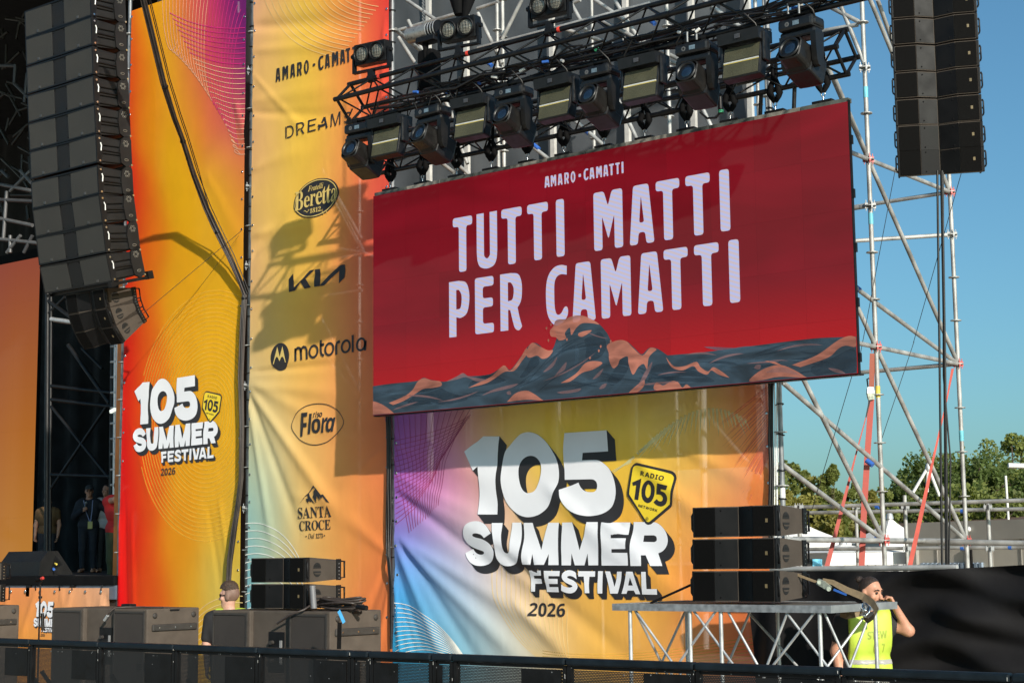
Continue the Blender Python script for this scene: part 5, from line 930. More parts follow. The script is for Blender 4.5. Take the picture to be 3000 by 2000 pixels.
def big_box():
    """large line array box; origin at the bottom front centre"""
    t = bpy.data.objects.new('line_array_cabinet', None); COL.objects.link(t)
    w, h, d = .665, .35, .5
    MB().prism([(-.0, .004), (.0, h-.004), (.1, h-.006), (d, h-.035), (d, .035), (.1, .006)], 0, -w+.06, w-.06).build('cabinet', SPKD, t, True)
    MB().box((-w, -.012, .002), (w, .02, .02)).box((-w, -.012, h-.02), (w, .02, h-.002)).box((-w, -.012, .02), (-w+.02, .02, h-.02)).box((w-.02, -.012, .02), (w, .02, h-.02)).build('front_frame', BLK, t, True)
    for s in (-1, 1):
        g = MB(); v = [(s*(w-.022), -.014, .021), (s*.13, -.006, .021), (s*.13, -.006, h-.021), (s*(w-.022), -.014, h-.021), (s*(w-.022), .01, .021), (s*.13, .01, .021), (s*.13, .01, h-.021), (s*(w-.022), .01, h-.021)]
        g.add(v, [(0, 1, 2, 3), (7, 6, 5, 4), (0, 4, 5, 1), (1, 5, 6, 2), (2, 6, 7, 3), (3, 7, 4, 0)]); g.build('grille', GRLL, t, True)
        MB().box((s*.4-.018, -.018, .028), (s*.4+.018, -.009, .06)).build('badge', mat('grey_badge2', (.05, .05, .05), .4), t, True)
        g = MB(); v = [(s*.128, -.004, .012), (s*.02, .035, .012), (s*.02, .035, h-.012), (s*.128, -.004, h-.012)]; g.add(v, [(0, 1, 2, 3)]); g.build('horn_flare', SPKD, t, True)
        for z in (.045, h-.045): MB().tube((s*.11, -.004, z), (s*.11, .01, z), .008, 8).build('flare_bolt', BLKM, t, True)
        X = s*(w-.06)
        pl = [(.0, .005), (.0, h-.005), (.07, h-.01), (.085, .18), (.07, .01)]
        MB().prism(pl, 0, X, X+.05*s).build('front_rigging', BLK, t, True)
        # bowed side flank with ribs, rear arm plate with pins
        for k in range(3):
            z0 = .03+k*.1; MB().box((X-.001 if s > 0 else X-.02, .09, z0), (X+.02 if s > 0 else X+.001, .38, z0+.09), bev=.012).build('flank_panel', SPKD, t, True)
        MB().tube((X+.028*s, .08, .17), (X+.028*s, .37, .165), .011, 8).build('side_bar', BLK, t, True)
        arm = [(.36, .04), (.345, .2), (.37, h-.03), (.43, h+.02), (.5, h+.03), (.52, h-.02), (.52, .03), (.44, -.01)]
        MB().prism(arm, 0, X+.012*s, X+.045*s).build('rear_arm', SPKD, t, True)
        ring_ = MB().path([(X+.047*s, .435+.03*math.cos(a), .08+.013*math.sin(a)) for a in np.linspace(0, 6.28, 11)[:-1]], .004, 5, True)
        for a in range(6): ring_.path([(X+.047*s, .435+.03*math.cos(a*1.05)+.012*math.cos(q), h-.07+.03*math.sin(a*1.05)+.012*math.sin(q)) for q in np.linspace(0, 6.28, 8)[:-1]], .0028, 4, True)
        ring_.build('rigging_holes', mat('scratched_metal', (.3, .28, .24), .4, .6), t, True)
        for y_, z_ in ((.03, .03), (.03, h-.05), (.5, .02)): MB().tube((X+.045*s, y_, z_), (X+.065*s, y_, z_), .013, 8).build('pin', CHR, t, True)
        MB().path([(X+.054*s, .055, h*.44), (X+.056*s, .062, h*.62), (X+.054*s, .05, h*.72)], .008, 5).build('tape_strip', WHITE, t, True)
    return t
kp = kara(); bb = big_box()
for p_ in (kp, bb): pass
def place(proto, used, label, cat, group, loc, rot):
    o = proto if not used else copy_tree(proto); o.location = loc; o.rotation_euler = rot; tag(o, label, cat, group); return o
# --- left main hang: cabinets chained along a bowed line
prof = [(270,48),(273,132),(276,218),(279.5,305),(284,391),(287.6,476.6),(292.4,568),(303.7,653.5),(313.4,739),(331,826)]
XR = -15.8; pts = [P(x, y, X=XR) for x, y in prof]; d0 = pts[0]-pts[1]; pts = [pts[0]+d0*k for k in (3, 2, 1)]+pts
ncab = len(pts)-1
for i in range(ncab):
    top, bot = pts[i], pts[i+1]; th = math.atan2(bot.y-top.y, top.z-bot.z)
    seq = i-2
    lab = 'black line array cabinet of the left hang, ' + ('cut by the top edge of the photo' if seq <= 0 else (f'{ORD[seq-1]} whole one from the top' if i < ncab-1 else 'lowest of the large ones'))
    if seq < 0: continue
    place(bb, i > 2, lab, 'loudspeaker', 'left line array', (XR-.665, bot.y, bot.z), (th, 0, 0))
bt_ = pts[-1]; ra = pts[-1]-pts[-2]
fr = thing('array_bumper', 'black steel frame under the left line array', 'rigging', (XR-.665, bt_.y+.3, bt_.z-.03)); M_ = Matrix.Translation(bt_) @ Matrix.Rotation(R(16), 4, 'X')
MB().box((-1.32, .0, -.045), (-1.26, .54, -.006), M_).box((-.07, .0, -.045), (-.01, .54, -.006), M_).box((-1.26, .05, -.045), (-.07, .1, -.01), M_).box((-1.26, .45, -.045), (-.07, .5, -.01), M_).build('frame', BLK, fr)
MB().box((-.07, .55, -.05), (.0, .63, .05), M_).box((-.06, -.03, -.06), (.0, .04, .0), M_).build('frame_lug', BLK, fr)
kpts = [P(x, y, X=XR-.3) for x, y in ((303.7, 845), (312, 903), (331, 958), (359, 1006))]
used = False
for i in range(3):
    top, bot = kpts[i], kpts[i+1]; th = math.atan2(bot.y-top.y, top.z-bot.z)
    place(kp, used, f'small black line array box tilted down under the left hang, {["top","middle","lowest"][i]} of three', 'loudspeaker', 'boxes under the left line array', (XR-.3-.365, bot.y, bot.z), (th, 0, 0)); used = True
# --- right hang, turned towards the audience on the right
ys = [-32, 46, 124, 203, 281, 360, 436, 505]; hang = [P(2747, y, Y=None, X=None, Z=None) if False else None for y in ys]
dref = ray(2747, 280); base = CAM+dref*(15.0/dref.dot(FW)); nrm = Vector((0-base.x, 0-base.y, 0)).normalized(); yawR = math.atan2(nrm.y, nrm.x)+math.pi/2
def hangpt(y):                               # vertical line through base
    lo, hi = 3.0, 9.0
    for _ in range(40):
        m_ = (lo+hi)/2
        if proj((base.x, base.y, m_))[1] > y: lo = m_
        else: hi = m_
    return (lo+hi)/2
zs = [hangpt(y) for y in ys]; back = 0
for i in range(7):
    tilt_ = (0, 0, 1, 2, 3, 6, 9)[i]; back += math.sin(R(tilt_))*.25
    loc = Vector((base.x, base.y, zs[i+1]))-nrm*back
    o = place(kp, True, 'black line array box of the right hang, '+('cut by the top edge of the photo' if i == 0 else (f'{ORD[i-1]} whole one from the top' if i < 6 else 'lowest one')), 'loudspeaker', 'right line array', loc, (0, 0, 0))
    o.rotation_euler = (Matrix.Rotation(yawR+R(2), 4, 'Z') @ Matrix.Rotation(R(tilt_), 4, 'X')).to_euler()
# cables that drop from the right hang
rc = thing('array_cables', 'bundle of black cables dropping from the right hanging array to the ground', 'cable', (base.x, base.y, 0))
for k_, (a, b_, c_) in enumerate([((2746, 500), (2752, 1000), (2760, 1660)), ((2757, 500), (2766, 1000), (2772, 1660)), ((2760, 500), (2768, 1010), (2776, 1660)), ((2763, 505), (2764, 1100), (2785, 1350))]):
    yy = base.y+.05; q = [P(a[0], a[1], Y=yy), P(b_[0], b_[1], Y=yy), P(c_[0], c_[1], Y=yy)]
    if k_ == 3: q += [P(2780, 1660, Y=yy)]
    else: q += [Vector((q[-1].x, yy, 0))]
    MB().path(q, .011 if k_ < 3 else .008, 6).build('cable', CABLE, rc)
# --- stacked boxes
YK = 11.2
for nm, px0, px1, rows, lab, grp in (('l', 747, 888, [(1.412, 'lower'), (1.665, 'upper')], 'small black line array box on the subwoofers before the sponsor banner, {} of two', 'pair of boxes on the subwoofers'),
                              ('r', 2036, 2247, None, 'small black line array box on the metal platform before the big banner, {} of three', 'boxes on the platform')):
    if nm == 'l':
        x = (P(px0, 1710, Y=YK).x+P(px1, 1710, Y=YK).x)/2
        for z, w_ in rows: place(kp, True, lab.format(w_), 'loudspeaker', grp, (x, YK, z), (0, 0, 0))
    else:
        x = (P(px0, 1640, Y=11.2).x+P(px1, 1640, Y=11.2).x)/2; ztab = P(1793, 1767, Y=11.0).z
        for k_, w_ in enumerate(('lowest', 'middle', 'top')): place(kp, True, lab.format(w_), 'loudspeaker', grp, (x+.01*k_, 11.25, ztab+.012+.252*k_), (0, 0, 0))
for k_, w_ in enumerate(('lower', 'upper')): place(kp, True, f'black line array box at the left photo edge above the subwoofer, {w_} one', 'loudspeaker', 'boxes at the left edge', (P(20, 1700, Y=11.6).x-.365, 11.1, 1.42+.253*k_), (0, 0, 0))
# --- subwoofers standing upright
STRIPM = mat('sub_skid', (.035, .031, .028), .6, 0, .2, 20)
def sub(kind):
    """origin at the bottom front left corner; kind front: grille side out, kind rear: connector side out"""
    t = bpy.data.objects.new('subwoofer', None); COL.objects.link(t); w, d, h = .542, .7, 1.40
    MB().box((0, .0, 0), (w, d, h), bev=.012).build('cabinet', mat('sub_paint', (.092, .075, .062), .75, 0, .14, 6, .4, 200, spec=.12), t, True)
    if kind == 'front':
        MB().box((.03, -.006, .04), (w-.05, .004, h-.045), bev=.003).build('grille', GRLS, t, True)
        MB().box((.012, -.014, .0), (.03, .0, h-.02)).box((w-.05, -.014, .0), (w-.03, .0, h-.02)).box((.03, -.014, h-.045), (w-.05, .0, h-.025)).build('frame_strip', STRIPM, t, True)
        MB().box((w-.13, -.018, .78), (w-.075, -.006, .85)).build('badge', SPKD, t, True)
        MB().box((w-.02, -.016, .77), (w+.004, .0, .86)).build('grille_clip', BLK, t, True)
    else:
        MB().box((.24, -.008, .82), (.46, .0, 1.2), bev=.003).build('connector_plate', BLK, t, True)
        for z, m_ in ((1.02, BLUE), (1.0, ALU), (.93, STRIPM), (1.1, STRIPM)): MB().tube((.3, -.045, z), (.3, -.008, z), .02, 10).build('connector', m_, t, True)
        MB().box((.4, -.016, .9), (.43, -.008, 1.12)).build('label_strip', mat('label_grey', (.25, .25, .25), .5), t, True)
    X = w
    MB().box((X, .06, 1.17), (X+.02, .66, 1.24), bev=.012).build('side_skid', STRIPM, t, True)
    for y_ in (.1, .62): 
        q = MB().lathe([(.028, 0), (.03, .008), (.018, .014), (.002, .014)], (X, y_, 1.33), (1, 0, 0), 12); q.build('corner_cup', STRIPM, t, True)
    for y_ in (.15, .36, .57): MB().tube((X+.02, y_, 1.205), (X+.023, y_, 1.205), .008, 8).build('skid_screw', CHR, t, True)
    MB().box((X-.001, .3, 1.375), (X+.012, .42, 1.39)).build('top_catch', BLK, t, True)
    return t
sf, sr = sub('front'), sub('rear'); sf_used = sr_used = False
YB = 11.05
specs = [(('f', 'r', 'f'), [P(x, 1785, Y=YB).x for x in (154, 242, 333)], 'left'), (('f', 'r', 'f'), [P(x, 1790, Y=YB).x for x in (622, 728, 847)], 'right')]
for kinds, xs, side in specs:
    for i, (k_, x) in enumerate(zip(kinds, xs)):
        if k_ == 'f': o = sf if not sf_used else copy_tree(sf); sf_used = True
        else: o = sr if not sr_used else copy_tree(sr); sr_used = True
        o.location = (x+.004, YB+(.05 if k_ == 'r' else 0), 0); o.rotation_euler = (0, 0, R((.4, -.3, .2)[i]))
        tag(o, {'left': 'dark brown subwoofer before the stage banner, ', 'right': 'dark brown subwoofer under the pair of small boxes, '}[side]+{0: 'left one of three', 1: 'middle one with cable socket', 2: 'right one of three'}[i], 'subwoofer', 'subwoofers before the stage')
o = copy_tree(sf); o.location = (P(57, 1785, Y=YB+.7).x-.542, YB, 0); tag(o, 'dark brown subwoofer cut by the left photo edge', 'subwoofer', 'subwoofers before the stage')
# ------------------------------------------------------------------ crowd barrier
PERF = bpy.data.materials.new('perforated_black_steel'); PERF.use_nodes = True; nt = PERF.node_tree; N = nt.nodes; L = nt.links; b = N['Principled BSDF']
b.inputs['Base Color'].default_value = (.006, .006, .0065, 1); b.inputs['Roughness'].default_value = .5
ge = N.new('ShaderNodeNewGeometry'); sp = N.new('ShaderNodeSeparateXYZ'); L.new(ge.outputs['Position'], sp.inputs[0])
def mth(op, a, b2=None):
    n = N.new('ShaderNodeMath'); n.operation = op
    for i, v in enumerate((a, b2)):
        if v is None: continue
        if isinstance(v, (int, float)): n.inputs[i].default_value = v
        else: L.new(v, n.inputs[i])
    return n.outputs[0]
pit = .0125                                  # staggered round holes
zr = mth('DIVIDE', sp.outputs['Z'], pit*.866); zf = mth('FLOOR', zr); odd = mth('MODULO', zf, 2)
xx = mth('FRACT', mth('ADD', mth('DIVIDE', sp.outputs['X'], pit), mth('MULTIPLY', odd, .5))); zz = mth('FRACT', zr)
r2 = mth('ADD', mth('POWER', mth('SUBTRACT', xx, .5), 2), mth('POWER', mth('MULTIPLY', mth('SUBTRACT', zz, .5), .866), 2)); hole = mth('LESS_THAN', r2, .04)
tr_ = N.new('ShaderNodeBsdfTransparent'); ms = N.new('ShaderNodeMixShader'); L.new(hole, ms.inputs[0]); L.new(b.outputs[0], ms.inputs[1]); L.new(tr_.outputs[0], ms.inputs[2]); L.new(ms.outputs[0], N['Material Output'].inputs[0])
BAR = mat('barrier_paint', (.006, .0063, .007), .42, 0, .35, 11, .1, 60, spec=.2); BARB = mat('barrier_rail_paint', (.006, .011, .016), .55, 0, .3, 9, .08, spec=.2); SCR = mat('bare_scratch', (.5, .5, .48), .5)
YW = 9.15; ZW = 1.19
edges = [-14.99, -13.97, -12.96, -11.952, -10.941, -9.918, -8.895, -8.698, -8.067, -7.867, -6.845, -5.811, -4.768, -3.704, -2.66]
wh = ['ninth', 'eighth'] 
for i in range(len(edges)-1):
    x0, x1 = edges[i], edges[i+1]; w = x1-x0; small = w < .7
    desc = ['beyond the left photo edge', 'at the left photo edge', 'under the wedge monitor', 'under the left pair of subwoofers', 'under the stage banner', 'under the right subwoofers', 'left of the narrow gate post', 'narrow link right of the subwoofers', 'short one below the left banner edge', 'narrow link below the banner edge', 'below the banner logo', 'below the year on the banner', 'below the metal platform', 'at the right photo edge'][i]
    if i == 0: continue
    t = thing('crowd_barrier', f'black steel crowd barrier section {desc}', 'barrier', ((x0+x1)/2, YW, 0), group='crowd barrier sections')
    MB().box((x0+.004, YW-.035, ZW-.05), (x1-.004, YW+.045, ZW), bev=.014).build('top_rail', BARB, t)
    for x in (x0+.004, x1-.034): MB().box((x, YW-.012, .05), (x+.03, YW+.03, ZW-.052)).build('post', BAR, t)
    MB().box((x0+.036, YW-.004, ZW-.075), (x1-.036, YW+.02, ZW-.053)).build('upper_flange', BAR, t)
    MB().add([(x0+.036, YW+.004, .08), (x1-.036, YW+.004, .08), (x1-.036, YW+.004, ZW-.078), (x0+.036, YW+.004, ZW-.078)], [(0, 1, 2, 3)]).build('perforated_sheet', PERF, t)
    if not small:
        xa = x0+w*.61; MB().box((xa, YW-.006, ZW-.33 if i != 12 else .1), (x1-.05, YW+.0, ZW-.082)).build('cover_plate', BAR, t)
    else: MB().box((x0+.04, YW-.006, .1), (x0+w*.45, YW, ZW-.082)).build('cover_plate', BAR, t)
    MB().box((x0+.03, YW-.5, 0), (x1-.03, YW+.05, .012)).build('base_plate', BAR, t)
    MB().tube((x0+.1, YW+.05, .9), (x0+.1, YW+.75, .05), .02, 8).build('rear_stay', BAR, t); MB().tube((x1-.1, YW+.05, .9), (x1-.1, YW+.75, .05), .02, 8).build('rear_stay', BAR, t)
    for k in range(3 if small else 7):
        x = random.uniform(x0+.03, x1-.03); z = random.choice((ZW-.065, ZW-.1, random.uniform(.95, 1.1)))
        MB().tube((x, YW-.0075, z), (x, YW-.0035, z), random.uniform(.0025, .005), 7).build('bolt', STEELD, t)
    for k in range(2):
        x = random.choice((x0+.012, x1-.012))+random.uniform(-.006, .006); z = random.uniform(1.0, ZW-.03); MB().box((x, YW-.0375 if z > ZW-.05 else YW-.0135, z), (x+.003, YW-.0352 if z > ZW-.05 else YW-.0122, z+random.uniform(.008, .03))).build('scratch', SCR, t)
# ------------------------------------------------------------------ metal platform with lattice legs
DECK = mat('grey_deck_edge', (.23, .245, .26), .55, .2, .35, 18, .2, 60); DECKS = mat('grey_deck_side', (.26, .28, .29), .5, .3, .2, 8)
tl, tr2 = P(1793, 1767, Y=11.0), P(2420, 1770, Y=11.0); tz = tl.z; tx0, tx1 = tl.x, tr2.x; ty0, ty1 = 11.0, 12.1
plat = thing('metal_platform', 'grey metal deck platform on thin lattice legs holding the three small boxes', 'platform', ((tx0+tx1)/2, 11.5, 0))
MB().box((tx0, ty0, tz-.055), (tx1-.003, ty0+.04, tz)).build('front_edge', DECK, plat); MB().box((tx1-.002, ty0-.001, tz-.055), (tx1+.04, ty1, tz)).build('side_edge', DECKS, plat)
MB().box((tx0, ty1-.04, tz-.055), (tx1-.003, ty1, tz)).build('rear_edge', DECK, plat); MB().box((tx0, ty0+.041, tz-.055), (tx0+.04, ty1-.041, tz)).build('side_edge', DECK, plat); MB().box((tx0+.041, ty0+.041, tz-.03), (tx1-.004, ty1-.041, tz-.006)).build('deck_board', mat('deck_plywood', (.11, .09, .07), .7), plat)
zb_ = tz-.056
for px in (1847, 2022, 2113, 2403):
    x = P(px, 1850, Y=11.03).x; bar('leg', (x, 11.03, 0), (x, 11.03, zb_), .016, ALU, plat, 10)
for px in (2280,): x = P(px, 1850, Y=12.0).x; bar('leg', (x, 12.0, 0), (x, 12.0, zb_), .016, ALU, plat, 10)
x = tx1+.02; bar('leg', (x, 11.75, 0), (x, 11.75, zb_), .016, ALU, plat, 10); bar('leg', (tx0+.05, 12.03, 0), (tx0+.05, 12.03, zb_), .016, ALU, plat, 10)
for a, b2, ya, yb_ in [((1860,1785),(1995,1935),11.03,11.03),((1860,1785),(1955,1935),11.03,11.5),((2010,1785),(1920,1940),11.5,11.5),((2100,1785),(1965,1935),11.03,11.03),((2030,1785),(2170,1935),11.03,11.03),((2130,1785),(2235,1935),11.03,11.03),((2200,1785),(2120,1935),11.5,11.5),((2310,1785),(2235,1940),11.03,11.03),((2390,1788),(2236,1945),11.03,11.03),((2300,1788),(2450,1945),11.03,11.03),((2414,1790),(2506,1955),11.05,11.2),((2528,1810),(2395,1950),11.6,11.3),((2540,1820),(2474,1955),11.75,11.4),((2190,1790),(2345,1920),11.9,11.9)]:
    bar('diagonal', P(a[0], a[1], Y=ya), P(b2[0], b2[1]+40, Y=yb_), .0105, ALU, plat, 8)
# strap that ties the boxes down
WEB = mat('tan_webbing', (.20, .145, .085), .8, 0, .15, 40, .2, 200)
st = thing('ratchet_strap', 'tan webbing ratchet strap tied from the boxes to the metal platform', 'strap', tuple(P(2535, 1790, Y=11.7)))
sp_ = lambda x, y, Y: P(x, y, Y=Y)
MB().ribbon([sp_(2322, 1677, 11.6), sp_(2360, 1692, 11.62), sp_(2398, 1706, 11.65)], .02, (0, 0, 1)).build('webbing', WEB, st)
MB().ribbon([sp_(2410, 1698, 11.6), sp_(2440, 1705, 11.6), sp_(2480, 1727, 11.6), sp_(2530, 1747, 11.6), sp_(2556, 1765, 11.55), sp_(2568, 1785, 11.5), sp_(2560, 1805, 11.5), sp_(2543, 1818, 11.55), sp_(2530, 1805, 11.6)], [.03, .04, .05, .055, .055, .05, .045, .04, .03], (.1, .3, 1)).build('webbing', WEB, st)
MB().ribbon([sp_(2462, 1796, 11.7), sp_(2480, 1803, 11.45), sp_(2505, 1798, 11.4), sp_(2527, 1793, 11.5)], .05, (0, .1, 1)).build('webbing', WEB, st)
MB().ribbon([sp_(2430, 1716, 11.6), sp_(2480, 1742, 11.6), sp_(2528, 1767, 11.6)], .026, (0, 0, 1)).build('webbing', BLKM, st)
MB().ribbon([sp_(2443, 1726, 11.595), sp_(2480, 1741, 11.595)], .016, (0, 0, 1), .012).build('webbing_label', BLUE, st)
rm = mat('zinc_ratchet', (.42, .45, .38), .4, .6, .3, 40)
MB().ribbon([sp_(2396, 1702, 11.58), sp_(2412, 1710, 11.58), sp_(2432, 1724, 11.58)], [.045, .05, .04], (0, .0, 1), .03).build('ratchet', rm, st)
for q in ((2401, 1705), (2428, 1724)): MB().tube(sp_(q[0], q[1], 11.56), sp_(q[0], q[1], 11.63), .018, 12).build('ratchet_wheel', rm, st)
MB().path([sp_(2528, 1768, 11.5), sp_(2524, 1780, 11.48), sp_(2538, 1790, 11.48), sp_(2546, 1778, 11.5), sp_(2536, 1768, 11.52)], .011, 8).path([sp_(2530, 1785, 11.46), sp_(2524, 1800, 11.45), sp_(2536, 1805, 11.46), sp_(2546, 1792, 11.47), sp_(2548, 1778, 11.5)], .012, 8).build('hook', CHR, st)
cs = thing('tension_strap', 'thin black strap slanting from the platform boxes to the deck', 'strap', tuple(sp_(1905, 1762, 11.3)))
MB().ribbon([sp_(2036, 1707, 11.3), sp_(1905, 1766, 11.2)], .02, (0, .3, 1)).build('webbing', BLKM, cs)
# ------------------------------------------------------------------ black drape on the right
DRAPE = mat('black_drape', (.013, .0125, .0135), .6, 0, .15, 2, .6, 7, sheen=.0, spec=.05)
dr = thing('black_drape', 'heavy black drape hung in folds along the low railing at the right', 'drape', (-5.3, 13.3, .2))
YD = 13.0; x0, x1 = P(2195, 1900, Y=YD).x, P(3060, 1660, Y=YD).x; nx, nz = 170, 90; V = []
for j in range(nz+1):
    for i in range(nx+1):
        u, v = i/nx, j/nz; x = x0+(x1-x0)*u
        px = 2195+865*u; topz = P(px, 1672-18*max(0, (px-2700)/300)**1.0 if px > 2260 else 1672+.5*(2260-px), Y=YD).z
        z = .1+(topz-.1)*v
        sag = .034*math.sin(21*(z+.12*math.sin(3*u*3)+.5*(u-.75)**2*6))*min(1, max(0, (u-.3)/.25)); sag += .05*math.sin(12*z-7*u+1+math.sin(5*u))*min(1, max(0, (u-.35)/.3))
        vert = .1*math.sin(26*u+3.5*(1-v)*(1 if u < .4 else .2)+math.sin(7*u))*max(0, 1-u/.5)*(.3+.7*(1-v))
        V.append((x, YD+sag+vert+.03*math.sin(3*u*6.28+v*4), z))
mb = MB(); mb.add(V, [(j*(nx+1)+i, j*(nx+1)+i+1, (j+1)*(nx+1)+i+1, (j+1)*(nx+1)+i) for j in range(nz) for i in range(nx)], True); mb.build('cloth', DRAPE, dr)
# ------------------------------------------------------------------ railing and background
YR = 13.12
rail = thing('railing_scaffold', 'low galvanised tube railing behind the black drape', 'railing', (-4.5, 15, 0))
def rt(x0, y0, x1, y1, Y0, Y1=None, r=.0242, name='rail'): return bar(name, P(x0, y0, Y=Y0), P(x1, y1, Y=Y1 or Y0), r, STEEL, rail, 12)
rt(2258, 1667, 2805, 1661, YR+.02)
rt(2290, 1487, 3060, 1463, 19.0); rt(2330, 1502, 3060, 1489, 20.5); rt(2325, 1578, 3060, 1592, 16.6, r=.03); rt(2335, 1608, 3060, 1602, 20.0)
for px, y0, y1, Y_ in ((2507, 1480, 1680, 20.2), (2650, 1450, 1680, 19.2), (2893, 1472, 1690, 19.3), (2340, 1480, 1680, 16.7)):
    a = P(px, y0, Y=Y_); b2 = P(px, y1, Y=Y_); bar('upright', Vector((a.x, Y_, b2.z-1)), a, .0242, STEEL, rail, 12)
    for zc in (P(px, 1484, Y=Y_).z, P(px, 1606, Y=Y_).z): shared('coupler', WEDGE, (a.x, Y_, zc), rail, scale=(.9, .9, .7))
for px, py, Y_ in ((2570, 1484, 19), (2570, 1577, 16.6), (2820, 1497, 20.4), (2820, 1605, 20), (2960, 1603, 20)): bar('tube_label', P(px-5, py, Y=Y_), P(px+5, py, Y=Y_), .027 if Y_ != 16.6 else .033, BLUE, rail, 12)
for i, (pts_, wds, lab) in enumerate([([(2555, 1033), (2553, 1142)], .055, 'upper'), ([(2553, 1168), (2542, 1320), (2530, 1500), (2524, 1662)], .062, 'main')]): pass
rs = thing('red_strap', 'wide red ratchet strap anchoring the scaffold tower', 'strap', tuple(P(2524, 1662, Y=15.5)))
MB().ribbon([P(2556, 1035, Y=15.6), P(2553, 1142, Y=15.6)], .055, RT).build('webbing', mat('faded_red_webbing', (.30, .09, .06), .8, 0, .1, 60), rs)
MB().ribbon([P(2553, 1166, Y=15.58), P(2542, 1320, Y=15.56), P(2531, 1500, Y=15.54), P(2524, 1665, Y=15.5)], .062, RT).build('webbing', STRAP, rs)
MB().ribbon([P(2549, 1136, Y=15.57), P(2550, 1152, Y=15.56), P(2552, 1170, Y=15.57)], [.06, .075, .06], RT, .05).build('ratchet', rm, rs); MB().path([P(2543, 1135, Y=15.55), P(2540, 1110, Y=15.52), P(2546, 1108, Y=15.52)], .008, 6).build('ratchet_handle', BLK, rs)
r2_ = thing('red_strap', 'narrow red strap fanning out left of the wide red strap', 'strap', tuple(P(2421, 1662, Y=14.6)))
MB().ribbon([P(2548, 1172, Y=15.5), P(2537, 1222, Y=15.4)], [.02, .012], RT).build('webbing', CABLE, r2_); MB().ribbon([P(2537, 1222, Y=15.4), P(2505, 1340, Y=15.2), P(2464, 1500, Y=14.9), P(2421, 1665, Y=14.6)], [.01, .016, .035, .048], RT).build('webbing', STRAP, r2_)
r3 = thing('red_strap', 'red strap slanting down from the farthest scaffold standard', 'strap', tuple(P(2665, 1662, Y=15.6)))
MB().ribbon([P(2791, 1080, Y=17.6), P(2772, 1180, Y=17.3), P(2735, 1340, Y=16.9), P(2700, 1500, Y=16.2), P(2664, 1665, Y=15.6)], [.03, .012, .025, .042, .046], RT).build('webbing', mat('pink_red_webbing', (.5, .09, .065), .75), r3)
for i, (a, b2, Ya, Yb, lab) in enumerate([((2626, 480), (2520, 1040), 15.3, 15.3, 'beside the first free standard'), ((2497, 1097), (2379, 1492), 14.2, 14.2, 'under the screen corner'), ((2678, 1000), (2581, 1292), 15.9, 15.7, 'between the free standards'), ((2816, 508), (2676, 1003), 14.8, 15.8, 'from the right hanging array'), ((2581, 1292), (2596, 1560), 15.7, 15.7, 'hanging along the middle standard'), ((706, 677), (412, 924), 13.5, 12.7, 'from the pole to the left array'), ((700, 690), (515, 935), 13.5, 13.3, 'faint one before the stage banner')]):
    w_ = thing('guy_wire', f'thin dark wire {lab}', 'wire', tuple(P(b2[0], b2[1], Y=Yb))); MB().path([P(a[0], a[1], Y=Ya), P((a[0]+b2[0])/2, (a[1]+b2[1])/2, Y=(Ya+Yb)/2), P(b2[0], b2[1], Y=Yb)], .0035 if i < 6 else .0018, 5).build('strand', CABLE, w_)
# cable bundle that swings from above the stage to the pole and down it
cpts = [((420,0),-.0),((481,245),0),((514,350),1.22),((533,405),1.0),((566,512),.62),((604,610),.4),((632,670),.27),((672,752),.16),((703,826),.1),((716,862),.07)]
P3 = []
for (x, y), gap in cpts:
    gap = {0: 2.2, 245: 1.62}.get(y, gap); P3.append(P(x, y, Y=Y0-gap))
P3 = [P3[0]+(P3[0]-P3[1])*.5]+P3
low = [P(x, y, Y=Y0-.07) for x, y in ((712, 950), (708, 1100), (710, 1250), (706, 1400), (697, 1480), (686, 1560), (676, 1640), (670, 1720), (664, 1850))]
bun = thing('cable_bundle', 'thick bundle of dark cables crossing the stage banner and running down the pole', 'cable', tuple(low[-1]))
for k in range(9):
    off = [Vector((random.uniform(-.034, .034), random.uniform(-.024, .024), random.uniform(-.024, .024)))]*len(P3+low)
    q = [p+o_*(.75+.25*math.sin(i*1.3+k)) for i, (p, o_) in enumerate(zip(P3+low, off))]
    MB().path(q, random.uniform(.008, .013), 6).build('cable', CABLEB if k % 3 else CABLE, bun)
q = [p+Vector((.10, .0, .04)) if i < 6 else p+Vector((.05, 0, 0)) for i, p in enumerate(P3)]; MB().path(q, .006, 5).build('cable', CABLE, bun); MB().path([p+Vector((.06, .02, .02)) for p in P3], .006, 5).build('cable', CABLE, bun)
for i in (2, 4, 7, 10): 
    p = (P3+low)[i]; d = ((P3+low)[i+1]-p).normalized(); MB().lathe([(.034, -.012), (.038, 0), (.034, .012)], p+d*.05, d, 12).build('tie', BLK, bun)
bun2 = thing('cable_bundle', 'black cables hanging beside the pole between sponsor and big banner', 'cable', tuple(P(1140, 1900, Y=Y0-.06)))
for k in range(4):
    x = 1133+3.6*k; MB().path([P(x+random.uniform(-2, 2), y, Y=Y0-.05-.012*(k % 2)) for y in (1180, 1300, 1420, 1520, 1600)]+[P(1136+k*2, 1640, Y=Y0-.1), P(1143+k*1.5, 1720, Y=Y0-.05), P(1146, 1900, Y=Y0-.05)], .011, 6).build('cable', CABLE, bun2)
bun3 = thing('cable_bundle', 'black and white cables hanging by the right edge of the big banner', 'cable', tuple(P(2262, 1480, Y=Y0-.06)))
for x, m_, r_ in ((2256, CABLE, .016), (2262, CABLE, .013), (2270, WHITE, .006), (2275, WHITE, .006), (2279, WHITE, .005)):
    MB().path([P(x+random.uniform(-2, 2), y, Y=Y0-.05) for y in (1105, 1200, 1290, 1380, 1480, 1600)], r_, 6).build('cable', m_, bun3)
vc = thing('array_cable', 'dark cables running down the rear of the left line array', 'cable', tuple(P(372, 540, X=XR)))
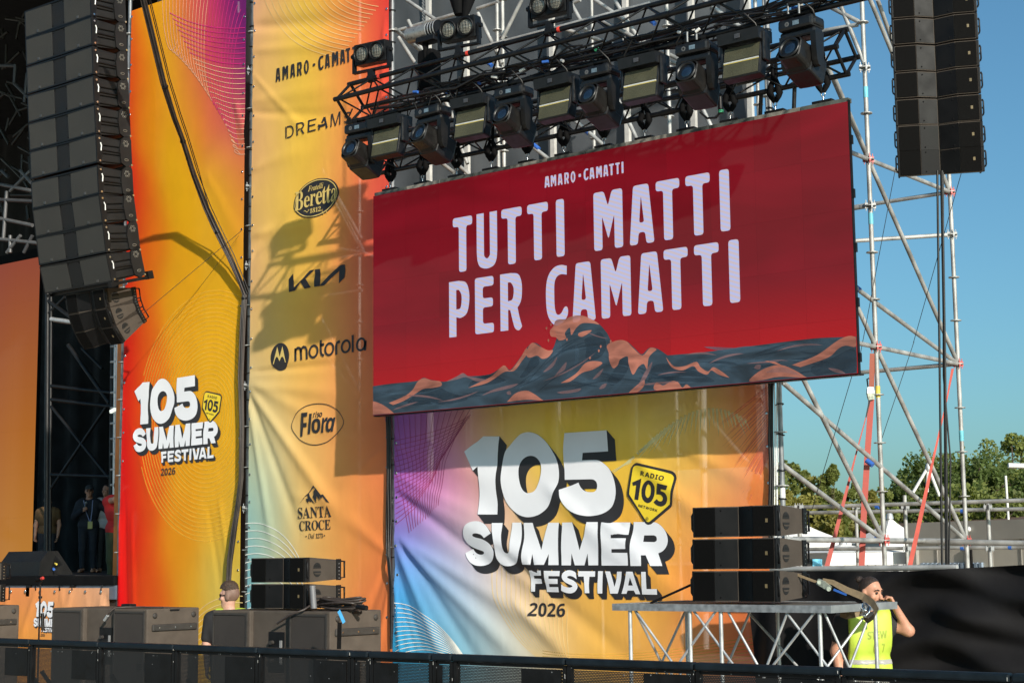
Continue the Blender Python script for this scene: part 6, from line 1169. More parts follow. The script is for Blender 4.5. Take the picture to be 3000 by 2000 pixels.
for k in range(4): MB().path([P(352+4*k, -10, Y=12.55), P(358+3*k, 200, Y=12.58), P(362+2.5*k, 350, Y=12.62), P(372+1.5*k, 480, Y=12.66), P(376, 540, Y=12.7), P(366, 570, Y=12.72)], .013, 6).build('cable', CABLEB, vc)
# cables on the subwoofers
cc = thing('coiled_cable', 'coil of black cable lying on the right subwoofer', 'cable', tuple(P(1000, 1780, Y=11.3)))
ctr = P(1000, 1776, Y=11.35)
for k in range(9):
    rx, rz = random.uniform(.16, .3), random.uniform(.05, .12); pts_ = [(ctr.x+random.uniform(-.01, .01)+rx*math.cos(a)+.02*math.sin(2*a+k), ctr.y+rz*math.sin(a), 1.42+.012*k+.012*math.sin(a*2+k)) for a in np.linspace(0, 6.28, 18)[:-1]]
    MB().path(pts_, .010, 6, True).build('loop', CABLEB, cc)
MB().tube((ctr.x+.26, ctr.y-.05, 1.44), (ctr.x+.38, ctr.y-.05, 1.43), .024, 10).build('plug', BLK, cc)
MB().path([(ctr.x-.28, ctr.y, 1.43), P(920, 1765, Y=11.2), P(890, 1785, Y=11.02), P(850, 1800, Y=10.98), P(812, 1825, Y=11.0)], .011, 6).build('lead', CABLEB, cc)
pad = thing('hose_piece', 'grey ribbed hose piece leaning on the lower small box', 'hose', tuple(P(920, 1780, Y=11.15)))
hp = [P(915, 1715, Y=11.15), P(916, 1745, Y=11.15), P(920, 1782, Y=11.15)]; rr_ = []
pp = []
for k in range(25): t = k/24; pp.append(hp[0].lerp(hp[2], t)); rr_.append(.026+.004*(k % 2))
MB().path(pp, rr_, 10).build('hose', mat('grey_hose', (.16, .16, .17), .5), pad)
tp = thing('tape_flag', 'blue tape flag hanging over the right subwoofer edge', 'tape', tuple(P(1000, 1800, Y=11.1)))
xs_ = P(963, 1790, Y=YB).x+.542+.028
MB().ribbon([P(992, 1788, X=xs_-.0), P(998, 1800, X=xs_), P(1008, 1823, X=xs_+.01)], .04, (0, 1, 0), .002).build('tape', mat('blue_tape', (.05, .3, .6), .6), tp)
MB().ribbon([P(995, 1822, X=xs_), P(993, 1900, X=xs_)], .05, (0, 1, 0), .004).build('strap', BLKM, tp)
lc = thing('speaker_lead', 'dark cable lying across the left subwoofers', 'cable', tuple(P(330, 1785, Y=11.1)))
MB().path([P(308, 1812, Y=11.02), P(318, 1795, Y=10.98), P(335, 1779, Y=11.05), P(370, 1777, Y=11.2), P(420, 1777, Y=11.3), P(480, 1780, Y=11.3)], .009, 6).build('lead', CABLEB, lc); bar('plug', P(306, 1816, Y=11.0), P(316, 1802, Y=10.99), .016, ALU, lc, 8)
lug = thing('cable_box', 'small black connector box lying on the left subwoofers', 'connector', tuple(P(380, 1772, Y=11.3)))
a = P(352, 1772, Y=11.3); MB().box((a.x, 11.25, 1.405), (a.x+.1, 11.3, 1.418)).box((a.x+.1, 11.23, 1.405), (a.x+.25, 11.32, 1.445), bev=.01).build('box', BLK, lug)
# ------------------------------------------------------------------ stage
ZS = 1.715; XS1 = P(343, 1688, Y=13.62).x
STG = mat('stage_floor', (.03, .028, .026), .6, 0, .2, 3); g = MB()
g.box((-60, 13.66, 0), (XS1, 32, ZS)); tag(g.build('stage_floor', STG), kind='structure')
FASC = mat('stage_fascia', (.13, .16, .21), .4, .25, .2, 5); sk = thing('stage_apron', 'blue-grey metal stage edge with an orange cloth skirt', 'stage', (XS1-3, 13.62, 0))
MB().box((-60, 13.57, ZS-.12), (XS1, 13.655, ZS+.004), bev=.012).build('edge_lip', BLKM, sk)
MB().box((-60, 13.6, ZS-.30), (XS1, 13.655, ZS-.121)).build('fascia', FASC, sk)
for px in (85, 213):
    a = P(px, 1712, Y=13.58); MB().box((a.x-.04, 13.56, ZS-.27), (a.x+.04, 13.599, ZS-.12)).build('bracket', BLK, sk)
s4 = Sheet(13.56, ridges([(110, 1722, 60, 1870, .05, .03), (178, 1725, 190, 1800, .04, .025), (212, 1725, 180, 1850, .06, .03), (295, 1722, 320, 1790, .05, -.04), (300, 1722, 290, 1850, .06, .03), (20, 1722, 20, 1850, .08, .02), (250, 1722, 262, 1850, .05, .02)], 13.56))
CM4 = clothmat('stage_skirt_cloth', 0, .6)
C4 = [(0,1720,225,140,90),(0,1860,225,130,60),(60,1740,235,140,75),(120,1740,240,150,85),(120,1860,240,170,70),(200,1750,238,165,105),(260,1740,225,165,115),(330,1740,215,165,130),(330,1850,225,165,100),(60,1860,240,160,60)]
zt4 = P(150, 1721, Y=13.56).z
sk2 = thing('skirt_banner', 'orange skirt banner with small festival logo along the stage front', 'banner', (XS1-2, 13.56, .2))
cloth(s4, lambda z: -24.0, lambda z: XS1-.08, .2, zt4, .05, C4, CM4, 'cloth', sk2)
logo(s4, s3, affine([(1362, 1322), (1781, 1260), (1360, 1564)], [(105.5, 1768), (158.5, 1761), (100.5, 1816)], s4), sk2)
for x in np.arange(-21, XS1-.1, .33): shared('eyelet', EYELET, (x, 13.54, zt4-.05), sk2, scale=(1.4, 1.4, 1.4))
for px in (105, 175, 210, 295): bar('tie', P(px, 1728, Y=13.55), P(px+(8 if px > 200 else -2), 1703, Y=13.6), .011, BLK, sk2, 7)
mk = MB(); V = []
for i in range(31):
    x = XS1+.05+2.5*i/30
    for z in (0, 9.4): V.append((x, 14.75+.05*math.sin(i*1.3), z))
mk.add(V, [(2*i, 2*i+2, 2*i+3, 2*i+1) for i in range(30)], True); tag(mk.build('light_blocker', mat('blocker_black', (.012, .011, .011), .8)), 'black masking cloth hung behind the red stage banner', 'drape')  # added sheet, keeps the sunlit ground from showing through the banner
# video wall, black drapes, roof so that the stage stays dim
VW = emit('video_wall_glow', (.16, .065, .012)); nt = VW.node_tree; N = nt.nodes; L = nt.links; b = N['Principled BSDF']; ge = N.new('ShaderNodeNewGeometry'); sx = N.new('ShaderNodeSeparateXYZ'); L.new(ge.outputs['Position'], sx.inputs[0])
YV = 24.0; a = P(118, 752, Y=YV); vx1, vz1 = a.x, a.z
mr = N.new('ShaderNodeMapRange'); mr.inputs['From Min'].default_value = ZS; mr.inputs['From Max'].default_value = vz1; L.new(sx.outputs['Z'], mr.inputs['Value'])
cr = N.new('ShaderNodeValToRGB'); cr.color_ramp.elements[0].color = lin((182, 122, 48))+(1,); cr.color_ramp.elements[1].color = lin((140, 68, 48))+(1,); e = cr.color_ramp.elements.new(.45); e.color = lin((168, 98, 32))+(1,); L.new(mr.outputs[0], cr.inputs[0])
mh = N.new('ShaderNodeMapRange'); mh.inputs['From Min'].default_value = vx1-6; mh.inputs['From Max'].default_value = vx1-1; L.new(sx.outputs['X'], mh.inputs['Value'])
mx = N.new('ShaderNodeMix'); mx.data_type = 'RGBA'; mx.inputs[6].default_value = lin((120, 62, 66))+(1,); L.new(mh.outputs[0], mx.inputs[0]); L.new(cr.outputs[0], mx.inputs[7]); L.new(mx.outputs[2], b.inputs['Emission Color']); b.inputs['Emission Strength'].default_value = .72
vw = thing('video_wall', 'dim orange glowing video wall at the back of the stage', 'screen', (vx1-4, YV, ZS))
for j in range(7):
    for i in range(8):
        w_ = 1.0; hh = (vz1-ZS-.25)/7; x = vx1-(i+1)*w_; z = ZS+.25+j*hh; facelit(MB().box((x+.0004, YV, z+.0004), (x+w_-.0004, YV+.1, z+hh-.0004)).build('panel', BLK, vw), VW)
MB().box((vx1-8, YV-.02, vz1+.0), (vx1+.06, YV+.2, vz1+.22)).build('header', BLKM, vw)
BD = mat('black_stage_cloth', (.006, .006, .0065), .8, 0, .2, 2)
bk = MB(); V = []; n_ = 120
for i in range(n_+1):
    x = -60+40*i/n_; y = 30+.12*math.sin(i*1.7)
    for z in (ZS, 16): V.append((x, y, z))
bk.add(V, [(2*i, 2*i+2, 2*i+3, 2*i+1) for i in range(n_)], True)
t = bk.build('stage_backdrop', BD); tag(t, 'black cloth backdrop closing the back of the stage', 'backdrop')
rf = MB().box((-60, 13.9, 15.5), (-17.6, 32, 15.8)).build('stage_shade_roof', BD); tag(rf, 'black roof skin over the stage', 'roof')  # out of view, put in to shade the stage inside
sd = MB(); V = []
for i in range(41):
    y = 15.5+14.5*i/40
    for z in (ZS, 16): V.append((-19.2-.23*(y-15.5)+.06*math.sin(i*1.9), y, z))
sd.add(V, [(2*i, 2*i+2, 2*i+3, 2*i+1) for i in range(40)], True); t = sd.build('side_drape', BD); tag(t, 'black side drape inside the stage opening', 'drape')
# orange return strip and light gap beside the opening
rp = thing('return_banner', 'narrow orange cloth strip turned inward beside the stage opening', 'banner', (XD2, 14.2, ZS))
a, b_ = P(338, 1300, Y=14.6), P(352, 1300, Y=14.6); MB().box((a.x, 14.6, ZS), (b_.x+.06, 14.61, 6.2)).build('cloth', mat('orange_cloth', (.5, .17, .035), .6), rp)
# trusses and tubes inside the stage
inn = thing('roof_truss', 'grey roof truss pieces half hidden behind the left line array', 'truss', (-27, 20, 7))
for x0, y0, x1, y1 in [(0,193,45,193),(45,190,42,245),(42,245,88,290),(80,215,72,300),(0,540,98,560),(20,560,10,700),(0,640,95,660),(60,500,96,540),(0,700,110,712),(30,560,90,500),(95,690,70,740),(20,740,60,690),(5,500,25,520),(0,585,110,590),(30,690,30,740)]:
    bar('tube', P(x0, y0, Y=20.5), P(x1, y1, Y=20.5), .04, mat('roof_steel', (.07, .07, .075), .5, .3) if (x0+y0) % 2 else mat('roof_alu', (.13, .13, .135), .5, .3), inn, 8)
for i in range(40):
    x0, y0 = random.uniform(0, 90), random.uniform(0, 700); an = random.uniform(0, 3.14); l_ = random.uniform(20, 80); bar('dark_tube', P(x0, y0, Y=22), P(x0+l_*math.cos(an), y0+l_*math.sin(an), Y=22), .035, mat('dim_steel', (.02, .018, .015), .5), inn, 6)
inn2 = thing('side_scaffold', 'black scaffold frame between video wall and stage banner', 'scaffold', (-24, 19.5, ZS))
DS = mat('dark_scaffold', (.007, .0072, .008), .5, .1)
for x0, y0, x1, y1, r_ in [(140,860,136,1700,.05),(150,860,146,1700,.03),(200,1010,320,1180,.04),(150,1170,325,1190,.035),(150,1130,325,1150,.035),(330,1000,322,1700,.04),(240,1020,300,1080,.03),(150,1190,320,1400,.03),(320,1180,150,1430,.03),(150,1390,325,1395,.035),(190,870,140,920,.03),(140,880,250,960,.04),(150,935,220,945,.045)]:
    bar('tube', P(x0, y0, Y=19.3), P(x1, y1, Y=19.3), r_, DS if r_ != .045 else ALU, inn2, 8)
for k in range(11): bar('ladder_rung', P(325, 1015+45*k, Y=16.2), P(341, 1014+45*k, Y=16.2), .02, STEEL, inn2, 7)
for px in (331, 337): bar('ladder_rail', P(px+7, 960, Y=16.2), P(px, 1700, Y=16.2), .022, ALU, inn2, 8)
wl = thing('work_light', 'small white work light fixed to the stage ladder', 'light', tuple(P(331, 1202, Y=16.1))); MB().ribbon([P(324, 1206, Y=16.1), P(338, 1198, Y=16.1)], .05, (0, 0, 1), .04).build('lamp', emit('work_lamp', (.8, .85, .75), (.5, .5, .5)), wl)
# wedge monitor
wx0, wx1 = P(10, 1670, Y=13.78).x, P(125, 1670, Y=13.78).x
wm = thing('wedge_monitor', 'black wedge stage monitor at the stage edge', 'loudspeaker', ((wx0+wx1)/2, 13.9, ZS))
MB().prism([(13.72, ZS+.006), (13.74, ZS+.2), (13.86, ZS+.345), (14.02, ZS+.345), (14.28, ZS+.03), (14.28, ZS+.006)], 0, wx0, wx1).build('cabinet', SPKD, wm)
v = [(wx1+.002, 14.0, ZS+.335), (wx1+.002, 14.27, ZS+.03), (wx1+.002, 14.24, ZS+.02), (wx1+.002, 13.97, ZS+.32)]
MB().prism([(13.9, ZS+.06), (13.98, ZS+.28), (14.1, ZS+.16)], 0, wx1+.001, wx1+.004).build('side_socket', BLK, wm)
MB().path([(wx1+.01, 13.95, ZS+.1), (wx1+.08, 13.92, ZS+.05), (wx1+.2, 13.9, ZS+.012), (wx1+.5, 13.95, ZS+.012)], .008, 6).build('cable', CABLE, wm)
bar('plug', (wx1+.004, 13.95, ZS+.1), (wx1+.05, 13.93, ZS+.09), .018, BLUE, wm, 8); bar('plug', (wx1+.004, 13.98, ZS+.17), (wx1+.05, 13.97, ZS+.16), .014, YEL, wm, 8)
# microphone on a stand
ms_ = thing('microphone_stand', 'thin black microphone stand before the orange stage skirt', 'microphone', tuple(P(120, 1870, Y=12.4)))
a = P(118, 1712, Y=12.4); bar('pole', (a.x, 12.4, .02), a, .011, BLK, ms_, 8); bar('boom', a+Vector((-.05, 0, -.02)), P(126, 1697, Y=12.4), .008, BLK, ms_, 8)
bar('clutch', P(118, 1745, Y=12.4), P(118, 1752, Y=12.4), .024, BLK, ms_, 8); bar('lower_grip', P(124, 1795, Y=12.4), P(126, 1845, Y=12.4), .022, BLK, ms_, 8)
MB().lathe([(.012, -.09), (.017, -.02), (.026, .0), (.029, .025), (.02, .05), (.003, .055)], P(112, 1697, Y=12.4), P(100, 1699, Y=12.4)-P(120, 1694, Y=12.4), 12).build('capsule', BLKM, ms_); bar('red_band', P(121, 1694, Y=12.4), P(126, 1692, Y=12.4), .02, RED, ms_, 8)
for an in (.4, 2.5, 4.6): bar('foot', (a.x, 12.4, .03), (a.x+.35*math.cos(an), 12.4+.35*math.sin(an), .012), .011, BLK, ms_, 7)
# ------------------------------------------------------------------ people: one continuous surface per body, drawn as a blended distance field
def nets(fn, lo, hi, res):
    lo, hi = np.array(lo, float), np.array(hi, float); n = np.ceil((hi-lo)/res).astype(int)+1
    ax = [lo[i]+res*np.arange(n[i]) for i in range(3)]; G = np.stack(np.meshgrid(*ax, indexing='ij'), -1).reshape(-1, 3).astype(np.float32)
    f = fn(G).reshape(n); s = f < 0
    c = [(i, j, k) for i in (0, 1) for j in (0, 1) for k in (0, 1)]
    sl = lambda o, a=f: a[o[0]:n[0]-1+o[0], o[1]:n[1]-1+o[1], o[2]:n[2]-1+o[2]]
    cnt = sum(sl(o, s).astype(int) for o in c); act = (cnt > 0) & (cnt < 8); idx = -np.ones(act.shape, int); A = np.argwhere(act); idx[act] = np.arange(len(A))
    acc = np.zeros((len(A), 3)); num = np.zeros(len(A))
    for a in range(8):
        for b in range(a+1, 8):
            oa, ob = np.array(c[a]), np.array(c[b])
            if abs(oa-ob).sum() != 1: continue
            fa, fb = sl(c[a])[act], sl(c[b])[act]; k = (fa < 0) != (fb < 0); t = np.zeros(len(A)); t[k] = fa[k]/(fa[k]-fb[k])
            acc[k] += oa+(ob-oa)*t[k][:, None]; num[k] += 1
    V = lo+(A+acc/num[:, None])*res; F = []
    for ax_ in range(3):
        u, v = (ax_+1) % 3, (ax_+2) % 3; d = np.zeros(3, int); d[ax_] = 1
        s0 = s[tuple(slice(0, n[i]-d[i]) for i in range(3))]; s1 = s[tuple(slice(d[i], n[i]) for i in range(3))]
        for p in np.argwhere(s0 != s1):
            if p[u] == 0 or p[v] == 0 or p[u] >= n[u]-1 or p[v] >= n[v]-1: continue
            q = []
            for du, dv in ((-1, -1), (0, -1), (0, 0), (-1, 0)):
                w = p.copy(); w[u] += du; w[v] += dv; q.append(idx[tuple(w)])
            if min(q) < 0: continue
            F.append(tuple(q) if s0[tuple(p)] else tuple(q[::-1]))
    return V, F
def smin(a, b, k): h = np.clip(.5+.5*(b-a)/k, 0, 1); return b+(a-b)*h-k*h*(1-h)
def cap(p, a, b, ra, rb):
    a = np.array(a, np.float32); b = np.array(b, np.float32); d = b-a; t = np.clip(((p-a) @ d)/max(1e-9, d @ d), 0, 1); return np.linalg.norm(p-a-t[:, None]*d, axis=1)-(ra+(rb-ra)*t)
def ell(p, c, r, M=None):
    q = p-np.array(c, np.float32)
    if M is not None: q = q @ M
    r = np.array(r, np.float32); k = np.linalg.norm(q/r, axis=1); return (k-1)*min(r)
SKIN = mat('skin', (.50, .25, .165), .5, 0, .1, 25, spec=.4); SKINP = mat('pale_skin', (.58, .33, .25), .5, 0, .1, 25)
HAIRD = mat('dark_brown_hair', (.03, .018, .013), .55, 0, .5, 90, .8, 160); HIVIS = mat('hi_vis_yellow', (.46, .6, .06), .6, 0, .06, 6, .25, 14); BTEE = mat('black_cotton', (.018, .018, .02), .8, 0, .2, 8)
REFL = mat('reflective_band', (.36, .35, .34), .45); EYE = mat('eye_dark', (.02, .015, .012), .3)
def rotz(a): c, s = math.cos(a), math.sin(a); return np.array([[c, -s, 0], [s, c, 0], [0, 0, 1]])
def rotx(a): c, s = math.cos(a), math.sin(a); return np.array([[1, 0, 0], [0, c, -s], [0, s, c]])
def head_field(c, yaw, pitch, k=1.0):
    """head with face towards -y before turning; c = head centre"""
    M = rotz(yaw) @ rotx(pitch); c = np.array(c)
    def f(p):
        q = ((p-c) @ M)/k
        d = ell(q, (0, .012, .028), (.074, .092, .092)); d = smin(d, ell(q, (0, -.022, -.045), (.054, .066, .07)), .03)
        d = smin(d, ell(q, (0, -.066, -.098), (.024, .022, .018)), .03)                                        # chin
        d = smin(d, cap(q, (0, -.084, .018), (0, -.106, -.022), .008, .0125), .012); d = smin(d, ell(q, (0, -.101, -.028), (.017, .012, .009)), .008)  # nose
        d = smin(d, cap(q, (-.034, -.074, .034), (.034, -.074, .034), .012, .012), .015)                      # brow
        for s in (-1, 1):
            d = smin(d, ell(q, (s*.044, -.058, -.022), (.024, .024, .022)), .02)
            d = np.maximum(d, -(ell(q, (s*.031, -.095, .014), (.018, .014, .011)))+.0) if False else d
            d = smin(d, ell(q, (s*.077, .012, -.005), (.012, .022, .034)), .008)                                # ears
        d = smin(d, cap(q, (-.018, -.084, -.06), (.018, -.084, -.06), .008, .008), .008)                       # lips
        return d*k
    return f, M, c
def hand_bones(w, d, side, curl=.6, sc=1.0):
    """wrist w, hand direction d, palm normal side; returns finger capsules"""
    d = np.array(d, float); d /= np.linalg.norm(d); n = np.array(side, float); n -= d*(n @ d); n /= np.linalg.norm(n); a = np.cross(d, n); w = np.array(w, float); out = []
    for k, (o, l) in enumerate(((-.030, .068), (-.010, .076), (.010, .072), (.029, .056))):
        b0 = w+a*o*.7*sc; k0 = w+d*.085*sc+a*o*sc; k1 = k0+(d*math.cos(curl)+n*math.sin(curl))*l*.5*sc; k2 = k1+(d*math.cos(curl*2.2)+n*math.sin(curl*2.2))*l*.5*sc
        out += [(b0, k0, .016*sc, .0125*sc), (k0, k1, .0095*sc, .0088*sc), (k1, k2, .0088*sc, .0078*sc)]
    t0 = w+d*.02*sc-a*.025*sc; t1 = w+d*.058*sc-a*.052*sc+n*.012*sc; t2 = t1+(d*.8+n*.5)*.03*sc; out += [(t0, t1, .014*sc, .011*sc), (t1, t2, .0105*sc, .009*sc)]
    return out
def field(bones, k=.03, extra=()):
    def f(p):
        d = None
        for a, b, ra, rb in bones:
            c = cap(p, a, b, ra, rb); d = c if d is None else smin(d, c, k)
        for g_, kk in extra:
            c = g_(p); d = c if d is None else smin(d, c, kk)
        return d
    return f
def meshf(fn, lo, hi, res, name, m_, parent):
    V, F = nets(fn, lo, hi, res); mb = MB(); mb.add(V.tolist(), F, True); return mb.build(name, m_, parent, True)
def torso(cx, zs, zp, ws, wp, dy=0):
    """chest, belly and pelvis capsules between hip height zp and shoulder height zs"""
    m = (zs+zp)/2
    return [((cx-ws*.62, dy, zs-.05), (cx+ws*.62, dy, zs-.05), .095, .095), ((cx-ws*.5, dy, zs-.16), (cx+ws*.5, dy, zs-.16), .115, .115), ((cx-wp*.45, dy, m), (cx+wp*.45, dy, m), .11, .11), ((cx-wp*.5, dy+.01, zp+.05), (cx+wp*.5, dy+.01, zp+.05), .115, .115)]
def legs(cx, zp, w=.1, r=.088):
    out = []
    for s in (-1, 1): out += [((cx+s*w, 0, zp), (cx+s*w*1.05, -.01, zp*.53), r, r*.65), ((cx+s*w*1.05, -.01, zp*.53), (cx+s*w*1.1, .02, .09), r*.62, r*.42), ((cx+s*w*1.1, .03, .045), (cx+s*w*1.25, -.15, .035), .045, .034)]
    return out
# --- steward in a hi-vis vest, hand raised to the side of the face
gp = P(2520, 1730, Y=12.4); guard = thing('person', 'person with a hair bun in a yellow hi-vis vest, hand raised to the face', 'person', (gp.x, 12.4, 0), YAW)
mpp = .00284; gz = lambda py: 1.682-(py-1692)*.00278; gx = lambda px: (px-2520)*mpp
hf, HM, HC = head_field((gx(2549), -.02, gz(1735)), R(40), R(10), 1.02)
sL, eL, wL = (gx(2588), .0, gz(1826)), (gx(2650), -.06, gz(1846)), (gx(2612), -.1, gz(1778))
sR, eR, wR = (gx(2462), .0, gz(1820)), (gx(2447), .03, gz(1905)), (gx(2452), -.04, gz(1985))
arms = [(sL, eL, .052, .042), (eL, wL, .043, .029), (sR, eR, .055, .044), (eR, wR, .043, .03)]
hb = hand_bones(wL, (-.42, .05, 1), (-1, .1, -.1), .9)+hand_bones(wR, (.1, -.1, -1), (1, 0, 0), .5)
tor = torso(gx(2530), 1.4, .9, .2, .17)
neck = [((gx(2532), .03, 1.36), (gx(2543), .01, gz(1765)), .058, .054)]
body = field(arms+tor+neck+legs(gx(2522), .88), .035, [(hf, .02), (field(hb, .008), .012)])
meshf(body, (-.42, -.24, 0), (.45, .2, 1.76), .0095, 'body', SKIN, guard)
tee = field([(a, b_, ra+.013, rb+.013) for a, b_, ra, rb in tor]+[(sL, tuple(np.array(sL)+(np.array(eL)-np.array(sL))*.32), .068, .062), (sR, tuple(np.array(sR)+(np.array(eR)-np.array(sR))*.5), .068, .066)], .04)
teef = lambda p: np.maximum(tee(p), -(cap(p, (gx(2534), -.02, 1.44), (gx(2534), -.04, 1.52), .072, .09)))
meshf(lambda p: np.maximum(teef(p), .84-p[:, 2]), (-.4, -.24, .8), (.4, .22, 1.5), .012, 't_shirt', BTEE, guard)
vest = field([(a, b_, ra+.03, rb+.03) for a, b_, ra, rb in tor], .05)
def vestf(p):
    d = vest(p)+.006*np.sin(p[:, 0]*38+p[:, 2]*6)*np.clip((1.35-p[:, 2])*3, 0, 1)
    d = np.maximum(d, -(cap(p, (gx(2534), -.05, 1.39), (gx(2534), -.08, 1.56), .075, .13)))
    d = np.maximum(d, .72-p[:, 2]); d = np.maximum(d, np.abs(p[:, 0]-gx(2537))-.178); return d
meshf(vestf, (-.36, -.26, .68), (.36, .24, 1.5), .012, 'hi_vis_vest', HIVIS, guard)
bandf = lambda z0, z1: (lambda p: np.maximum(np.maximum(np.maximum(vest(p)+.006*np.sin(p[:, 0]*38+p[:, 2]*6)-.004, np.abs(p[:, 0]-gx(2537))-.180), z0-p[:, 2]), p[:, 2]-z1))
meshf(bandf(.985, 1.03), (-.36, -.26, .93), (.36, .24, 1.08), .011, 'reflective_stripe', REFL, guard); meshf(bandf(.83, .88), (-.36, -.26, .78), (.36, .24, .93), .011, 'reflective_stripe', REFL, guard)
trs = field([(a, b_, ra+.012, rb+.014) for a, b_, ra, rb in legs(gx(2522), .88)+tor[2:]], .04); meshf(lambda p: np.maximum(np.maximum(trs(p), p[:, 2]-.93), .07-p[:, 2]), (-.32, -.22, .03), (.32, .2, 1.0), .016, 'trousers', BTEE, guard)
def hairf(M, c, k, front=.35, low=-.02, th=.006, bun=None):
    def f(p):
        q = ((p-c) @ M)/k; d = ell(q, (0, .014, .03), (.074+th, .092+th, .092+th)); cut = (-q[:, 1]-.055)+np.clip(-(q[:, 2]-.055)*1.2, -.1, .3)*front-.0
        d = np.maximum(d, .022-(q[:, 1]*.8+q[:, 2]*.6)); d = np.maximum(d, low-q[:, 2])
        if bun is not None: d = smin(d, ell(q, bun, (.036, .032, .03)), .012)
        return d*k
    return f
meshf(hairf(HM, HC, 1.02, low=-.06, bun=(-.015, .112, .085)), HC-.2, HC+.22, .008, 'hair', HAIRD, guard)
def on_head(M, c, q, k=1.0): return tuple(np.array(c)+M @ (np.array(q)*k))
for s in (-1, 1):
    MB().lathe([(.001, -.005), (.011, -.003), (.012, .0), (.008, .005), (.001, .006)], on_head(HM, HC, (s*.031, -.084, .012), 1.02), HM @ np.array((0, -1, 0)), 10).build('eye', EYE, guard, True)
    MB().path([on_head(HM, HC, q, 1.02) for q in ((s*.014, -.092, .033), (s*.032, -.09, .039), (s*.05, -.078, .032))], .005, 6).build('eyebrow', HAIRD, guard, True)
MB().path([on_head(HM, HC, q, 1.02) for q in ((-.028, -.09, -.05), (0, -.1, -.045), (.028, -.09, -.05))], .006, 6).build('moustache', HAIRD, guard, True)
meshf(lambda p: np.maximum(hf(p)-.004, (((p-HC) @ HM)[:, 2]+.048)), HC-.17, HC+.12, .008, 'beard', mat('stubble', (.12, .07, .05), .7), guard)
# printed word on the vest
vs_ = MB()
def vest_y(x, z):
    lo_, hi_ = np.full_like(x, -.3), np.full_like(x, 0.)
    for _ in range(22):
        m_ = (lo_+hi_)/2; inn_ = vest(np.stack([x, m_, z], 1))+.006*np.sin(x*38+z*6)*np.clip((1.35-z)*3, 0, 1) < 0; hi_ = np.where(inn_, m_, hi_); lo_ = np.where(inn_, lo_, m_)
    return lo_
for loops in text('sb', 'STEW', (gx(2526), gz(1868)), (gx(2582), gz(1864)), (gx(2526), gz(1846)), .05)+text('sb', 'C', (gx(2542), gz(1910)), (gx(2556), gz(1910)), (gx(2542), gz(1878)))+text('sb', '7', (gx(2566), gz(1905)), (gx(2574), gz(1905)), (gx(2566), gz(1880))):
    v_, f_ = fill(loops, .02); yy = vest_y(v_[:, 0], v_[:, 1])-.004; vs_.add([(a, y_, c) for (a, c), y_ in zip(v_, yy)], f_.tolist(), True)
vs_.build('vest_lettering', mat('vest_print', (.3, .38, .04), .6), guard, True)
# --- young person in sunglasses behind the subwoofers, seen from behind, head turned left
yp = P(672, 1750, Y=12.0); yng = thing('person', 'person with short dark hair and sunglasses behind the subwoofers, head turned left', 'person', (yp.x, 12.0, 0), YAW)
zz0 = 1.638
hf2, M2, C2_ = head_field((0.0, 0.0, zz0-.125), R(-104), R(4), 1.06)
sh = 1.315; tor2 = torso(0, sh, .84, .21, .17)
a2 = [((-.2, .0, sh-.04), (-.235, .0, sh-.3), .058, .045), ((-.235, 0, sh-.3), (-.22, -.06, sh-.54), .043, .03), ((.2, 0, sh-.04), (.235, 0, sh-.3), .058, .045), ((.235, 0, sh-.3), (.22, -.06, sh-.54), .043, .03)]
h2 = hand_bones((-.22, -.06, sh-.54), (0, -.1, -1), (1, 0, 0), .4)+hand_bones((.22, -.06, sh-.54), (0, -.1, -1), (-1, 0, 0), .4)
b2f = field(a2+tor2+[((0, .02, sh-.02), (.0, .005, zz0-.2), .06, .056)]+legs(0, .82), .035, [(hf2, .02), (field(h2, .008), .012)])
meshf(b2f, (-.34, -.26, 0), (.34, .24, 1.68), .011, 'body', SKINP, yng)
t2f = field([(a, b_, ra+.014, rb+.014) for a, b_, ra, rb in tor2]+[(a2[0][0], (-.23, 0, sh-.24), .074, .068), (a2[2][0], (.23, 0, sh-.24), .074, .068)], .04)
meshf(lambda p: np.maximum(np.maximum(t2f(p), .78-p[:, 2]), -(cap(p, (0, 0, sh+.03), (0, 0, sh+.2), .07, .09))), (-.36, -.24, .74), (.36, .24, 1.5), .013, 't_shirt', BTEE, yng)
v2 = field([(a, b_, ra+.027, rb+.027) for a, b_, ra, rb in tor2], .05)
meshf(lambda p: np.maximum(np.maximum(np.maximum(v2(p), np.abs(p[:, 0]-.03)-.17), .7-p[:, 2]), -(cap(p, (0, -.02, sh+.055), (0, -.02, sh+.25), .066, .09))), (-.36, -.26, .66), (.36, .26, 1.5), .013, 'hi_vis_vest', HIVIS, yng)
meshf(lambda p: np.maximum(np.maximum(field([(a, b_, ra+.012, rb+.014) for a, b_, ra, rb in legs(0, .82)+tor2[2:]], .04)(p), p[:, 2]-.86), .07-p[:, 2]), (-.3, -.22, .03), (.3, .2, .95), .018, 'trousers', BTEE, yng)
def hair2(p):
    q = ((p-C2_) @ M2)/1.06; d = ell(q, (0, .004, .07), (.076, .098, .088))+.006*np.sin(q[:, 0]*170)*np.sin(q[:, 1]*150+1)*np.sin(q[:, 2]*160)
    return np.maximum(d, .078-np.clip(q[:, 1]+.045, 0, .16)*.75-q[:, 2])*1.06
meshf(hair2, C2_-.2, C2_+.22, .007, 'hair', mat('brown_hair', (.055, .032, .02), .5, 0, .5, 70, 1, 150), yng)
meshf(lambda p: np.maximum(np.maximum(hf2(p)-.0035, -.02-((p-C2_) @ M2)[:, 1]), -.055-((p-C2_) @ M2)[:, 2]), C2_-.17, C2_+.17, .008, 'hair_fade', mat('hair_fade', (.2, .12, .09), .7), yng)
gl = MB(); k_ = 1.06
